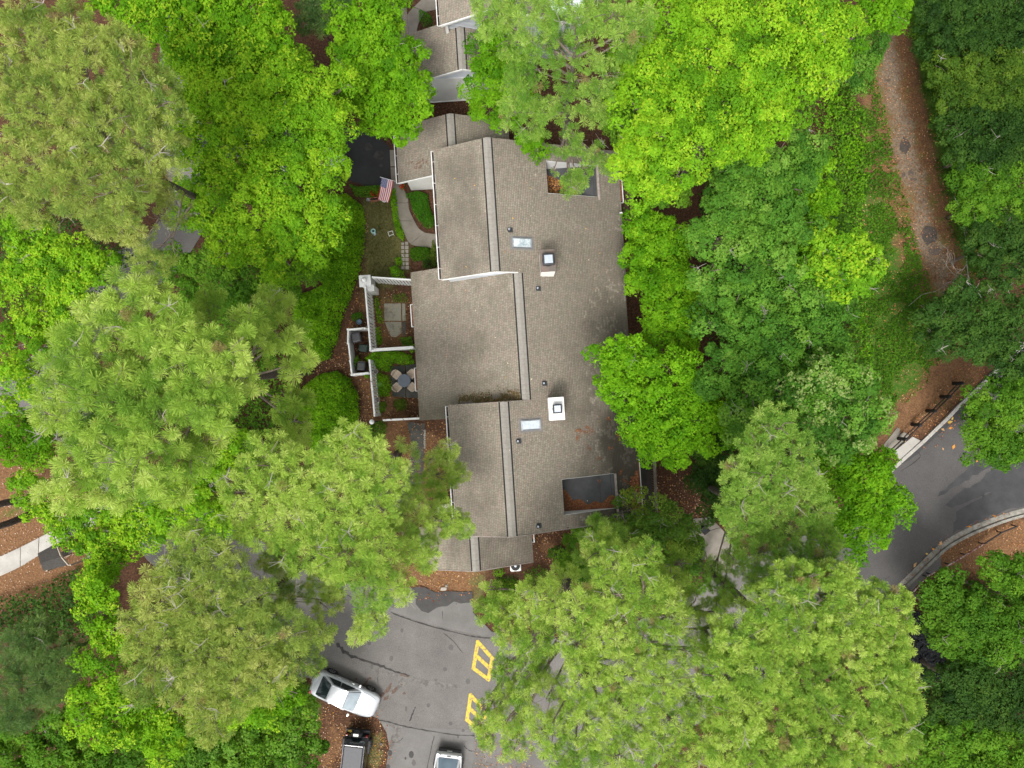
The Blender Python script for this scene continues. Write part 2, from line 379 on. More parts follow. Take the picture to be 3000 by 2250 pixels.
def ribbon(name, pix, w, z, mat, label=None, kind='structure', h=0.0, k=6, parent=None, jit=.12):
    rgj = random.Random(len(pix) * 7 + int(pix[0][0])); c = smooth_line(G(pix, h), k); mb = MB(); vs = []
    for i, p in enumerate(c):
        d = (c[min(i + 1, len(c) - 1)] - c[max(i - 1, 0)]).normalized(); s = Vector((-d.y, d.x, 0))
        ww = w if not isinstance(w, (list, tuple)) else w[0] + (w[1] - w[0]) * i / (len(c) - 1)
        ww = ww * (1 + rgj.uniform(-1, 1) * jit * 2.5); p = p + s * ww * rgj.uniform(-1, 1) * jit * 1.2
        vs += [Vector((p.x, p.y, z)) + s * ww / 2, Vector((p.x, p.y, z)) - s * ww / 2]
    mb.add(vs, [(2 * i, 2 * i + 1, 2 * i + 3, 2 * i + 2) for i in range(len(c) - 1)])
    o = mb.build(name, mat, parent, kind=kind)
    if label: o['label'] = label
    return o

sheet('road', G([(880, 1660), (945, 1700), (1010, 1705), (1110, 1712), (1205, 1722), (1225, 1745), (1383, 1738), (1386, 1795), (1440, 1850), (1560, 1880), (1800, 1850), (2000, 1760), (2160, 1640),
                 (2300, 1600), (2480, 1490), (2570, 1420), (2640, 1345), (2740, 1255), (2805, 1185), (2880, 1110), (3120, 900), (3250, 1150), (3250, 1440), (3060, 1488), (2955, 1512), (2850, 1550), (2750, 1606), (2660, 1697), (2560, 1790),
                 (2400, 1900), (2200, 2020), (2000, 2150), (1850, 2320), (1390, 2420), (1385, 2250), (1392, 2178), (1380, 2140), (1140, 2130), (1108, 2105), (1020, 2070), (905, 1985), (820, 1990), (700, 1900), (560, 1750), (430, 1640),
                 (330, 1470), (180, 1300), (60, 1210), (-150, 1260), (-150, 1130), (20, 1100), (160, 990), (230, 870), (330, 740), (430, 700), (500, 600), (480, 450), (470, 200), (460, -150), (590, -150), (580, 200), (600, 450), (620, 640), (520, 800), (380, 890), (300, 1010), (240, 1180), (420, 1350), (640, 1500)]),
      0.012, M['asphalt'], label='grey asphalt lane curving past the houses and out to the road on the far side')
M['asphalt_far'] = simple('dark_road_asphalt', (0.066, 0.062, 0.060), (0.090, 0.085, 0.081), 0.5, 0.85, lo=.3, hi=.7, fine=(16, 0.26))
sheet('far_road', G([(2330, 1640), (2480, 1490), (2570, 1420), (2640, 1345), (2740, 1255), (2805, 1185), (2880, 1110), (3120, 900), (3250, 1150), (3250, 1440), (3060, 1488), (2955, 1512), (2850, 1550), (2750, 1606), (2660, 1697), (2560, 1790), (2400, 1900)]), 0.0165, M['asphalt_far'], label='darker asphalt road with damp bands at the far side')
sheet('parking_branch', G([(1108, 2104), (1145, 2128), (1380, 2138), (1394, 2178), (1384, 2250), (1390, 2420), (1128, 2420), (1132, 2240), (1141, 2190), (1132, 2145)]), 0.016, M['asphalt_pale'],
      label='paler worn asphalt branch leading off the bottom edge')
sheet('driveway', G([(1228, 1745), (1383, 1737), (1386, 1795), (1440, 1850), (1436, 1868), (1300, 1838), (1145, 1792), (1150, 1770)]), 0.016, M['asphalt_pale'], label='pale worn asphalt driveway in front of the garage wing')
sheet('asphalt_patch', G([(1208, 1722), (1240, 1718), (1275, 1735), (1330, 1732), (1384, 1733), (1383, 1765), (1350, 1768), (1330, 1762), (1310, 1776), (1280, 1780), (1255, 1796), (1235, 1790), (1218, 1770), (1218, 1748)]), 0.021, M['asphalt_patch'], rough=0.04,
      label='dark fresh asphalt patch at the head of the driveway')
sheet('court', G([(985, 370), (1045, 378), (1100, 395), (1141, 430), (1146, 548), (1085, 548), (1010, 525), (900, 520), (800, 480), (700, 460), (590, 470), (580, 380), (800, 360)]), 0.018, M['asphalt_new'],
      label='black freshly sealed driveway beside the side wing')
for i, (x, y, a, b) in enumerate([(1079, 430, .28, .32), (1111, 455, .42, .36), (1117, 485, .16, .12)]):
    c = P(x, y); rg = random.Random(i)
    sheet('oil_stain', [c + Vector((math.cos(t / 9 * 6.283) * a * rg.uniform(.8, 1.1), math.sin(t / 9 * 6.283) * b * rg.uniform(.8, 1.1), 0)) for t in range(9)], 0.023, M['tar'])
# seams, cracks and the tar line
for pix, w, mm in [([(1145, 1793), (1180, 1808), (1240, 1828), (1320, 1849), (1385, 1865), (1436, 1869)], .07, 'tar'),
                   ([(985, 1885), (1010, 1908), (1040, 1925), (1108, 1947), (1150, 1965), (1200, 1979)], [.22, .06], 'tar'),
                   ([(1110, 2110), (1140, 2115), (1185, 2128), (1250, 2140), (1340, 2153), (1390, 2154)], .06, 'tar'),
                   ([(1217, 2070), (1209, 2090), (1200, 2112)], .07, 'tar'),
                   ([(1272, 2155), (1262, 2200), (1250, 2255)], .05, 'tar'), ([(1300, 1855), (1330, 1880), (1345, 1900), (1356, 1912)], .03, 'tar'),
                   ([(1110, 1955), (1107, 1980), (1108, 2005)], .03, 'tar'), ([(1150, 2175), (1168, 2172), (1182, 2160)], .03, 'tar'),
                   ([(1360, 2185), (1375, 2198), (1392, 2200)], .04, 'tar'),
                   ([(2640, 1380), (2690, 1345), (2693, 1328), (2675, 1322)], .06, 'tar'), ([(2550, 1758), (2565, 1735), (2590, 1700), (2605, 1690)], .04, 'tar'),
                   ([(2600, 1490), (2640, 1478)], .12, 'tar'), ([(1296, 1790), (1297, 1812)], .03, 'tar'), ([(945, 1702), (1000, 1730), (1030, 1750)], .05, 'tar')]:
    ribbon('road_crack', pix, w, 0.027, M[mm], jit=.25)
M['silt'] = simple('pale_silt_on_road', (0.165, 0.155, 0.143), (0.105, 0.098, 0.090), 3, 0.95, lo=.42, hi=.6, fine=(20, .2))
ribbon('silt_streak', [(1092, 1962), (1120, 1974), (1160, 1978), (1200, 1988), (1260, 2002), (1340, 2008)], [.14, .34], 0.024, M['silt'], jit=.3, k=5)
ribbon('silt_streak', [(1165, 2125), (1160, 2150), (1145, 2185), (1140, 2220)], [.75, .2], 0.024, M['silt'], jit=.25)
ribbon('silt_streak', [(1190, 1998), (1160, 2020), (1140, 2050)], [.5, .15], 0.0235, M['silt'], jit=.3)
M['oil'] = simple('oil_spot', (0.072, 0.067, 0.062), (0.095, 0.088, 0.082), 3, .7)
M['rust_stain'] = simple('rust_stain', (0.085, 0.050, 0.036), (0.13, 0.095, 0.075), 5, 0.9)
for i, (x, y, a, b, r) in enumerate([(1137, 2018, .5, .14, 55), (1156, 2022, .32, .12, 55), (1070, 2002, .33, .12, 50), (1083, 1987, .18, .10, 20), (1117, 2038, .28, .14, 45), (1131, 2045, .30, .14, 35), (1184, 2031, .12, .1, 0), (1177, 2005, .12, .06, -20), (1044, 1989, .10, .06, -40), (1185, 1978, .4, .1, -12)]):
    c = P(x, y); rg = random.Random(i + 40); rr = R(r)
    sheet('rust_stain', [c + Vector((math.cos(t) * a * k * math.cos(rr) - math.sin(t) * b * k * math.sin(rr), math.cos(t) * a * k * math.sin(rr) + math.sin(t) * b * k * math.cos(rr), 0))
                         for t, k in [(j / 11 * 6.283, rg.uniform(.65, 1.2)) for j in range(11)]], 0.0265, M['rust_stain'])
for x, y, r in [(1143, 2206, .22), (1205, 2210, .25), (1188, 2221, .10), (1137, 2247, .2)]:
    c = P(x, y); sheet('tar_spot', [c + Vector((math.cos(t / 8 * 6.283) * r * .7, math.sin(t / 8 * 6.283) * r, 0)) for t in range(8)], 0.0265, M['asphalt_patch'])
rgs = random.Random(12)
for i in range(26):
    c = P(rgs.uniform(1000, 1400), rgs.uniform(1760, 2240)); r = rgs.uniform(.05, .22); k_ = rgs.uniform(.5, 1)
    if c.x < P(1120, 0).x and c.y < P(0, 2100).y: continue
    sheet('oil_spot', [c + Vector((math.cos(t / 9 * 6.283) * r * k_ * rgs.uniform(.8, 1.2), math.sin(t / 9 * 6.283) * r * rgs.uniform(.8, 1.2), 0)) for t in range(9)], 0.0282, M['oil'])
# damp dark bands on the far road
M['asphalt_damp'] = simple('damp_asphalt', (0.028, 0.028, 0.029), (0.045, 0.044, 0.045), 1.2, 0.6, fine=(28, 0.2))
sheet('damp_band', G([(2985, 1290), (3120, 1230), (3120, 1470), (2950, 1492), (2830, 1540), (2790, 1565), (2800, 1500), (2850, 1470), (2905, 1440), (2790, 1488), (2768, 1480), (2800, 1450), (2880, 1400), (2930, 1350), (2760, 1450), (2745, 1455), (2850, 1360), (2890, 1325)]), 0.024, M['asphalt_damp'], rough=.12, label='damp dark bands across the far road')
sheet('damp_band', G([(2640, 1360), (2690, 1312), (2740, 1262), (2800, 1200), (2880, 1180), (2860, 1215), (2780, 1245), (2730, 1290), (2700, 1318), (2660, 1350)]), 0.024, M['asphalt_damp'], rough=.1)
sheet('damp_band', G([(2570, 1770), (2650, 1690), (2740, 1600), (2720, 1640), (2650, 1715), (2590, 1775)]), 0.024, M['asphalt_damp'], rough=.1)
# yellow speed-hump marks: a slanted ladder each
def hump_mark(a, b, c, d, label):
    a, b, c, d = (P(*q) for q in (a, b, c, d)); mb = MB(); z = 0.029; k = 0
    for p, q in ((a, b), (d, c), (a.lerp(d, .5), b.lerp(c, .5)), (a, d), (b, c)):
        dd = (q - p).normalized(); s = Vector((-dd.y, dd.x, 0)) * 0.125
        e = dd * 0.1
        z2 = z + 0.0006 * k; k += 1
        mb.add([Vector((v.x, v.y, z2)) for v in (p - s - e, q - s + e, q + s + e, p + s - e)], [(0, 1, 2, 3)])
    o = mb.build('road_marking', M['yellow'], kind='structure'); o['label'] = label
hump_mark((1400, 1880), (1442, 1928), (1431, 1990), (1387, 1957), 'upper yellow painted ladder mark on the asphalt lane')
hump_mark((1379, 2036), (1424, 2086), (1408, 2142), (1368, 2108), 'lower yellow painted ladder mark half under the pine branches')

# ------------------------------------------------------------------ concrete: walks, slabs, kerbs
def slab(pts, mat, z0, z1, parent, name='slab'):
    return MB().prism([tuple(p)[:2] for p in pts], z0, z1).build(name, mat, parent, bevel=0.012)
def inset(poly, d):
    c = sum((Vector(p) for p in poly), Vector()) / len(poly)
    return [Vector(p) + (c - Vector(p)).normalized() * d for p in poly]
def walk(name, label, left, right, joints, mat, z=0.05):
    """slabs between two edge lines (pixels), split at the listed stations"""
    g = group_struct(name, label); l, r = smooth_line(G(left), 8), smooth_line(G(right), 8)
    n = min(len(l), len(r)); js = sorted(set([0, n - 1] + [int(j * (n - 1)) for j in joints]))
    for a, b in zip(js[:-1], js[1:]):
        pl = [l[i] for i in range(a, b + 1)]; pr = [r[i] for i in range(a, b + 1)]
        if a: pl[0] = pl[0].lerp(pl[1], .22); pr[0] = pr[0].lerp(pr[1], .22)
        slab(pl + pr[::-1], mat, -0.05, z, g)
    return g
walk('front_walk', 'curved concrete front walk of several slabs between the hedges and the lawn',
     [(1142, 440), (1146, 520), (1151, 580), (1156, 614), (1164, 642), (1180, 673), (1196, 707), (1220, 721), (1290, 728)],
     [(1163, 440), (1168, 520), (1194, 578), (1199, 614), (1213, 645), (1226, 668), (1240, 679), (1256, 684), (1300, 688)], [.08, .30, .53, .80], M['concrete'])
g = group_struct('stepping_stones', 'two rows of square concrete stepping stones between lawn and clipped shrub')
rgp = random.Random(5)
for r_ in range(7):
    for c_ in range(2):
        x, y = 1173.5 + 12 * c_ + .25 * r_, 707 + 11.9 * r_
        p = [P(x + .8, y + .7), P(x + 11.2, y + .7), P(x + 11.2, y + 11), P(x + .8, y + 11)]
        if (r_, c_) == (0, 0): p = [P(x + 2, y + 3), P(x + 11.2, y + 3), P(x + 11.2, y + 11), P(x + 2, y + 11)]
        slab(inset(p, rgp.uniform(0, .03)), M['paver'], -.04, .03 + rgp.uniform(-.01, .01), g, 'paver')
g = group_struct('courtyard_pad', 'stained square concrete pad of four slabs inside the white fence')
for p, mm in (([(1125, 889), (1175, 889), (1176, 940), (1127, 940)], 'concrete_stain'), ([(1178, 889), (1187, 889), (1189, 940), (1179, 940)], 'concrete_stain'),
              ([(1127, 943), (1176, 943), (1177, 975), (1160, 988), (1146, 986), (1138, 970)], 'concrete_stain'), ([(1179, 943), (1189, 943), (1189, 980), (1180, 984)], 'concrete_dark')):
    slab(G(p), M[mm], -.05, .04, g)
g = group_struct('patio', 'dark mossy patio of four slabs under the round table')
for p in ([(1143, 1074), (1187, 1070), (1188, 1114), (1146, 1116)], [(1189, 1070), (1225, 1066), (1227, 1113), (1190, 1114)],
          [(1146, 1118), (1188, 1116), (1189, 1164), (1150, 1161)], [(1190, 1116), (1227, 1115), (1228, 1166), (1191, 1165)]):
    slab(G(p), M['concrete_dark'], -.05, .04, g)
walk('left_sidewalk', 'pale concrete sidewalk of slabs crossing the pine straw at the edge', [(-60, 1656), (0, 1631), (60, 1603), (115, 1575), (175, 1543), (230, 1512), (300, 1480), (380, 1460)],
     [(-60, 1715), (0, 1688), (60, 1660), (112, 1628), (176, 1590), (240, 1555), (310, 1525), (385, 1505)], [.14, .29, .43, .55, .66, .8], M['concrete_pale'])
walk('side_sidewalk', 'pale grey sidewalk glimpsed between the lower pines', [(2025, 1520), (2052, 1560), (2068, 1620), (2074, 1670), (2080, 1690)], [(2080, 1515), (2110, 1545), (2140, 1580), (2158, 1620), (2162, 1655)], [.28, .72], M['concrete'])
slab(G([(2015, 1545), (2030, 1545), (2064, 1575), (2068, 1640), (2040, 1640), (2020, 1590)]), M['concrete'], -.05, .045, group_struct('side_apron', 'grey concrete apron beside the sidewalk under the pines'))
walk('neighbour_walk', 'curved concrete walk beside the neighbour house', [(1165, 125), (1180, 70), (1200, 35), (1230, 5), (1260, -25)], [(1215, 130), (1225, 75), (1243, 40), (1270, 30), (1300, 25)], [.62], M['concrete'])
sheet('mossy_path', G([(1196, 1238), (1244, 1240), (1243, 1330), (1236, 1420), (1200, 1470), (1180, 1500), (1150, 1480), (1190, 1400), (1205, 1320)]), .012, M['concrete_dark'], rough=.05, label='dark mossy path beside the house front')
g = group_struct('stone_edging', 'row of small pale stones edging the mossy path')
for i in range(9):
    c = P(1244.5 + .5 * math.sin(i * 2), 1262 + 6.2 * i); rg = random.Random(i)
    MB().lathe((c.x, c.y, 0), [(.02, -.02), (.09 * rg.uniform(.7, 1.2), .0), (.07, .05), (.02, .07)], 7, rz=i).build('edging_stone', M['paver'], g)
g = group_struct('kerb', 'pale concrete kerb along the verge side of the far road')
kl = smooth_line(G([(2560, 1425), (2637, 1352), (2700, 1296), (2735, 1262), (2775, 1224), (2800, 1197), (2860, 1140), (3060, 950)]), 4)
for a, b in zip(kl[:-1:2], kl[2::2]):
    MB().bar((a.x, a.y, .05), (a.lerp(b, .985).x, a.lerp(b, .985).y, .05), .24, .2).build('kerb_stone', M['concrete_pale'], g, bevel=.02)
g = group_struct('kerb_gutter', 'curved double concrete kerb and gutter on the outer side of the far road')
ke = smooth_line(G([(2480, 1880), (2560, 1792), (2655, 1698), (2750, 1606), (2800, 1572), (2850, 1547), (2900, 1527), (2957, 1507), (3060, 1480)]), 4)
M['kerb_old'] = simple('old_kerb_concrete', (0.30, 0.285, 0.25), (0.17, 0.16, 0.13), 2.5, 0.9, fine=(18, .25))
for a, b in zip(ke[:-1:2], ke[2::2]):
    b = a.lerp(b, .985); d = (b - a).normalized(); s = Vector((d.y, -d.x, 0))
    MB().bar((a.x, a.y, .01), (b.x, b.y, .01), .34, .07).build('gutter_slab', M['kerb_old'], g, bevel=.01)
    a2, b2 = a + s * .30, b + s * .30
    MB().bar((a2.x, a2.y, .05), (b2.x, b2.y, .05), .2, .2).build('kerb_stone', M['kerb_old'], g, bevel=.03)
slab(G([(2571, 1790), (2640, 1722), (2700, 1663), (2751, 1620), (2756, 1640), (2757, 1668), (2700, 1700), (2640, 1762), (2600, 1800)]), M['asphalt'], -.05, .05, group_struct('sidewalk_ramp', 'dark grey paved strip between kerb and low railing'))
g = group_struct('verge_sidewalk', 'grey concrete sidewalk slabs ending at the pine straw verge')
slab(G([(2618, 1323), (2672, 1279), (2696, 1291), (2634, 1348)]), M['concrete_pale'], -.05, .07, g)
slab(G([(2590, 1300), (2628, 1252), (2636, 1256), (2634, 1275), (2610, 1312), (2590, 1325)]), M['concrete'], -.05, .05, g)
slab(G([(2597, 1325), (2637, 1272), (2648, 1266), (2666, 1276), (2616, 1321)]), M['concrete'], -.05, .045, g)
sheet('creek', G([(2620, 1780), (2690, 1790), (2730, 1840), (2745, 1900), (2770, 1930), (2760, 1990), (2700, 2010), (2640, 1980), (2640, 1900), (2640, 1830)]), .02, M['water'], label='black rippling creek between the big pine and the bushes')

M['wet_sand'] = simple('wet_sand', (0.040, 0.033, 0.029), (0.085, 0.068, 0.055), 4, .8)
M['damp_sand'] = simple('damp_sand', (0.075, 0.058, 0.045), (0.13, 0.10, 0.08), 3, .8)
for i, (x, y, a, b_, r) in enumerate([(2651, 428, .38, .62, 5), (2668, 508, .22, .22, 0), (2648, 512, .12, .2, 0), (2722, 690, .65, .7, 20), (2676, 526, .25, .14, 0), (2740, 735, .5, .35, 0), (2600, 235, .2, .1, 0)]):
    c = P(x, y); rg = random.Random(i + 70)
    sheet('damp_patch', [c + Vector((math.cos(j / 14 * 6.283) * a * k, math.sin(j / 14 * 6.283) * b_ * k, 0)) for j, k in [(j, rg.uniform(.75, 1.15)) for j in range(14)]], .020, M['wet_sand'] if i in (0, 3) else M['damp_sand'], rough=.03)
# ------------------------------------------------------------------ roofs: sloping decks with real shingle courses
SHA = np.array([(.205, .190, .158), (.190, .180, .150), (.235, .190, .165), (.250, .225, .190), (.170, .160, .132), (.215, .205, .165), (.225, .180, .158), (.265, .245, .210)]) * np.array([1.30, 1.265, 1.21])
def roof_plane(parent, s_hi, s_lo, t0, t1, z_hi, z_lo, holes=(), seed=0, stain=None, skip=None):
    """one slope falling from s_hi to s_lo between t0 and t1; holes are (s0, s1, t0, t1)"""
    sl = (z_lo - z_hi) / (s_lo - s_hi); Z = lambda s: z_hi + (s - s_hi) * sl
    a, b = min(s_hi, s_lo), max(s_hi, s_lo)
    ss = sorted({a, b} | {h for q in holes for h in q[:2] if a < h < b}); ts = sorted({t0, t1} | {h for q in holes for h in q[2:] if t0 < h < t1})
    mb = MB()
    for i in range(len(ss) - 1):
        for j in range(len(ts) - 1):
            sm, tm = (ss[i] + ss[i + 1]) / 2, (ts[j] + ts[j + 1]) / 2
            if any(q[0] < sm < q[1] and q[2] < tm < q[3] for q in holes): continue
            c = [(ss[i], ts[j + 1]), (ss[i + 1], ts[j + 1]), (ss[i + 1], ts[j]), (ss[i], ts[j])]
            mb.hexa([L(u, w, Z(u) - .14) for u, w in c] + [L(u, w, Z(u)) for u, w in c])
    deck = mb.build('roof', M['deck_under'], parent)
    rg = np.random.default_rng(seed); dirn = 1 if s_lo > s_hi else -1
    ct = math.cos(math.atan(abs(sl))); ex = 0.118 * ct          # course exposure measured level
    rows = int(abs(s_lo - s_hi) / ex) + 1; SS, T0, T1 = [], [], []
    for r in range(rows):
        w = rg.uniform(.12, .215, int((t1 - t0) / .165) + 4); e = t0 - rg.uniform(0, .2) + np.concatenate([[0], np.cumsum(w)])
        p, q = np.maximum(e[:-1], t0 - .02), np.minimum(e[1:], t1 + .02); k = q - p > .02
        SS.append(np.full(k.sum(), r, float)); T0.append(p[k]); T1.append(q[k])
    SS, T0, T1 = map(np.concatenate, (SS, T0, T1))
    sa = s_hi + dirn * SS * ex; sb = s_hi + dirn * np.minimum((SS + 1) * ex, abs(s_lo - s_hi) + .03) - dirn * .009
    sm = (sa + sb) / 2
    for q in holes:                                             # trim the courses along an opening
        i = (sm > q[0]) & (sm < q[1]); a_, b_ = i & (T0 < q[2]) & (T1 > q[2]), i & (T0 < q[3]) & (T1 > q[3]); T1[a_] = q[2]; T0[b_] = q[3]
    tm = (T0 + T1) / 2; keep = np.ones(len(sm), bool)
    for q in holes: keep &= ~((sm > q[0]) & (sm < q[1]) & (tm > q[2]) & (tm < q[3]))
    if skip is not None: keep &= ~skip(sm, tm)
    SS, T0, T1, sa, sb, tm, sm = (x[keep] for x in (SS, T0, T1, sa, sb, tm, sm)); n = len(sm)
    T0 = T0 + .005; T1 = T1 - .005
    za, zb = Z(sa) + .006, Z(sb) + .022 + rg.uniform(0, .008, n)
    def w(s, t, z): return np.stack([s * U[0] + t * V[0], s * U[1] + t * V[1], z], -1)
    vs = np.stack([w(sa, T0, za), w(sa, T1, za), w(sb, T1, zb), w(sb, T0, zb), w(sb, T1, Z(sb) - .004), w(sb, T0, Z(sb) - .004)], 1)
    b6 = np.arange(n)[:, None] * 6; f = np.concatenate([b6 + np.array([[0, 1, 2, 3]]), b6 + np.array([[3, 2, 4, 5]])])
    if dirn < 0: pass
    else: f = f[:, ::-1]
    blot = fnoise(sm * .9 + 50, tm * .9 + 50, seed + 3)
    idx = np.clip((rg.random(n) * .58 + (blot - .5) * .9 + .21) * len(SHA), 0, len(SHA) - 1).astype(int)
    col = SHA[idx] * rg.uniform(.92, 1.08, (n, 1))
    col = col * .58 + col.mean(0) * .42; col = col * (0.86 + .28 * fnoise(sm * .22 + 9, tm * .5 + 9, seed + 5))[:, None]
    if stain is not None: col = stain(sm, tm, col, rg)
    npmesh('shingles', vs.reshape(-1, 3), f, M['shingle'], deck, tint=np.repeat(col, 6, 0), kind='stuff')
    return deck, Z
def ridge_vent(parent, s, t0, t1, z, sl=.457, wide=.46):
    v = MB(); h = wide / 2; n = max(2, int((t1 - t0) / .30)); e = np.linspace(t0, t1, n + 1)
    for a, b in zip(e[:-1], e[1:]):
        b -= .012
        for q in (-1, 1):
            c = [(s, a), (s, b), (s + q * h, b), (s + q * h, a)]; zz = [z + .05, z + .05, z + .05 - h * sl, z + .05 - h * sl]
            if q > 0: c, zz = c[::-1], zz[::-1]
            v.add([L(u, w, k) for (u, w), k in zip(c, zz)], [(0, 1, 2, 3)])
    rv = v.build('ridge_cap', M['ridge'], parent)
    d = MB()
    for q in (-1, 1):
        k = h + .036; d.bar(L(s + q * k, t0, z - k * sl + .030), L(s + q * k, t1, z - k * sl + .030), .085, .03)
    d.build('vent_slot', M['black_slot'], rv)
def gutter(parent, s, t0, t1, z, side=-1, step=1.15, mat='white'):
    """open gutter hung on an eave, its outer lip away from the roof"""
    g = MB(); o = s + side * .15
    g.bar(L(o, t0, z - .05), L(o, t1, z - .05), .05, .13); g.bar(L((s + o) / 2, t0, z - .13), L((s + o) / 2, t1, z - .13), .15, .012)
    for t in (t0, t1): g.bar(L(s, t, z - .07), L(o, t, z - .07), .02, .11)
    go = g.build('gutter', M[mat], parent)
    MB().bar(L(s + side * .068, t0 + .03, z - .09), L(s + side * .068, t1 - .03, z - .09), .095, .05).build('gutter_debris', M['gutter_dirt'], go)
    k = MB(); n = max(1, int((t1 - t0) / step))
    for i in range(n):
        t = t0 + (i + .5) * (t1 - t0) / n; MB().bar(L(s + .02 * -side, t, z - .03), L(o, t, z - .03), .03, .02).build('gutter_bracket', M['white'], go)
    return go
M['gutter_dirt'] = simple('gutter_dirt', (0.022, 0.016, 0.012), (0.10, 0.05, 0.025), 5, .95, lo=.5, hi=.62)
M['needle_pile'] = simple('pine_straw_pile', (0.20, 0.085, 0.04), (0.09, 0.038, 0.02), 9, .95, fine=(30, .35))
def gable(parent, t, s0, s1, sr, z0a, zr, zbase, mat, z0b=None, thick=.14, name='wall'):
    """a gable wall standing across the ridge at t"""
    z0b = z0a if z0b is None else z0b
    poly = [(s0, zbase), (s1, zbase), (s1, z0b), (sr, zr), (s0, z0a)]
    vs = [L(s, t, z) for s, z in poly] + [L(s, t - thick, z) for s, z in poly]; n = len(poly)
    return MB().add(vs, [tuple(range(n)), tuple(range(n, 2 * n))[::-1]] + [(i, n + i, n + (i + 1) % n, (i + 1) % n) for i in range(n)]).build(name, mat, parent)
def rake(parent, t, sa, za, sb, zb, mat, w=.05, h=.16):
    MB().bar(L(sa, t, za - .09), L(sb, t, zb - .09), w, h).build('rake_board', mat, parent)

house = thing('townhouse', 'long grey brown shingled townhouse with stepped gabled roofs filling the middle', 'house', L(0, -4, 0)); house_inv = house
def hp(o):                                  # keep world place while parenting to the house Empty
    return o
SL = .457
def adopt(root):
    """children were built in world coordinates: take the root's place out again"""
    from mathutils import Matrix
    loc = Matrix.Translation(root.location) @ Matrix.Rotation(root.rotation_euler.z, 4, 'Z')
    for c in root.children: c.matrix_parent_inverse = loc.inverted()
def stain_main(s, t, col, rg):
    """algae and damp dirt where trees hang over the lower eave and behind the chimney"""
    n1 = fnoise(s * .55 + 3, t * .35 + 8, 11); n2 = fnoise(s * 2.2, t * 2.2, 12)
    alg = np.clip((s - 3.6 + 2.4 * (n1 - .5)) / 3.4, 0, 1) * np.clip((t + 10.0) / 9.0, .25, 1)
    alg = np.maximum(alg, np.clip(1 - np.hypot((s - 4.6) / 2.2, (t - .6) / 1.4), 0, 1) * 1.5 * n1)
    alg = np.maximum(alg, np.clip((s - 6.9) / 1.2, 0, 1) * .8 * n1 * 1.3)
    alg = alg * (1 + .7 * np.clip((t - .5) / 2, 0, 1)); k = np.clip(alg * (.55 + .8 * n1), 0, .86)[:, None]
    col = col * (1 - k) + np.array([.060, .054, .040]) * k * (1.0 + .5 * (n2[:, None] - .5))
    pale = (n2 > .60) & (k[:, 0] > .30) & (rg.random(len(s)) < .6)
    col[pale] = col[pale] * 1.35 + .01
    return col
def stain_mid(s, t, col, rg):
    n1 = fnoise(s * .6 + 31, t * .5 + 8, 21); n2 = fnoise(s * 2.5, t * 2.5, 22)
    k = np.clip((t + 1.7 + 1.0 * (n1 - .5)) / 1.6, 0, 1) * .75
    k = np.maximum(k, np.clip((-5.0 - s) / .9, 0, 1) * .65 * n1 * 1.5)
    k = np.maximum(k, np.clip((n1 - .56) * 1.6, 0, .30))[:, None] * .9
    return col * (1 - k) + np.array([.080, .076, .048]) * k * (1 + 1.0 * (n2[:, None] - .5))
def stain_soft(s, t, col, rg):
    n1 = fnoise(s * .5 + 17, t * .3 + 4, 31); k = np.clip((n1 - .48) * 1.8, 0, .45)[:, None]
    return col * (1 - k) + np.array([.085, .078, .062]) * k
R1 = (3.05, 6.33, -15.0, -12.95); R2 = (2.74, 6.13, 4.62, 6.80)
SR, ZR, SM, SE = -.47, 7.2, .86, 7.75
ZP = lambda s: ZR - SL * (s - SR); ZM = ZP(SM)
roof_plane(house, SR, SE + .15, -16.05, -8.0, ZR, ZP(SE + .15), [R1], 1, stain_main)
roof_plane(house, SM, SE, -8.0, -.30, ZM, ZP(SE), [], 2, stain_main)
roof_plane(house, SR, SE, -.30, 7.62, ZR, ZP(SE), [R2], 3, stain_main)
roof_plane(house, SR, -3.78, -16.05, -8.0, ZR, ZR - SL * 3.31, [], 4, stain_soft)
roof_plane(house, SR, -3.86, -.30, 7.62, ZR, ZR - SL * 3.39, [], 5, stain_soft)
roof_plane(house, SM, -5.95, -9.0, .52, ZM, ZM - SL * 6.81, [], 6, stain_mid, skip=lambda s, t: ((t < -8.1) & (s > -3.3)) | ((t > -.2) & (s > -3.3)))
for a, b in ((SR, -16.05), ): pass
ridge_vent(house, SR, -16.05, -8.05, ZR); ridge_vent(house, SM, -7.95, -.32, ZM); ridge_vent(house, SR, -.28, 7.62, ZR)
gutter(house, -3.82, -16.0, -8.05, ZR - SL * 3.35); gutter(house, -3.90, -.25, 7.55, ZR - SL * 3.43)
# walls
def wallbox(s0, s1, t0, t1, z0, z1, mat, name='wall', parent=None):
    c = [(s0, t1), (s1, t1), (s1, t0), (s0, t0)]
    return MB().hexa([L(u, w, z0) for u, w in c] + [L(u, w, z1) for u, w in c]).build(name, mat, parent or house)
def slopewall(t, sa, sb, mat, z0, zf, thick=.1, parent=None, name='wall'):
    vs = [L(sa, t, z0(sa)), L(sb, t, z0(sb)), L(sb, t, zf(sb)), L(sa, t, zf(sa))]; v2 = [p + Vector((-V[0] * thick, -V[1] * thick, 0)) for p in vs]
    return MB().hexa([v2[0], v2[1], vs[1], vs[0], v2[3], v2[2], vs[2], vs[3]]).build(name, mat, parent or house)
ZL = lambda s: ZR + SL * (s - SR); ZML = lambda s: ZM + SL * (s - SM)
wallbox(-3.35, 7.2, -15.75, -8.15, 0, 3.2, M['cream']); wallbox(-5.4, 7.1, -8.15, .2, 0, 3.2, M['cream']); wallbox(-3.4, 7.1, .2, 7.35, 0, 3.2, M['cream'])
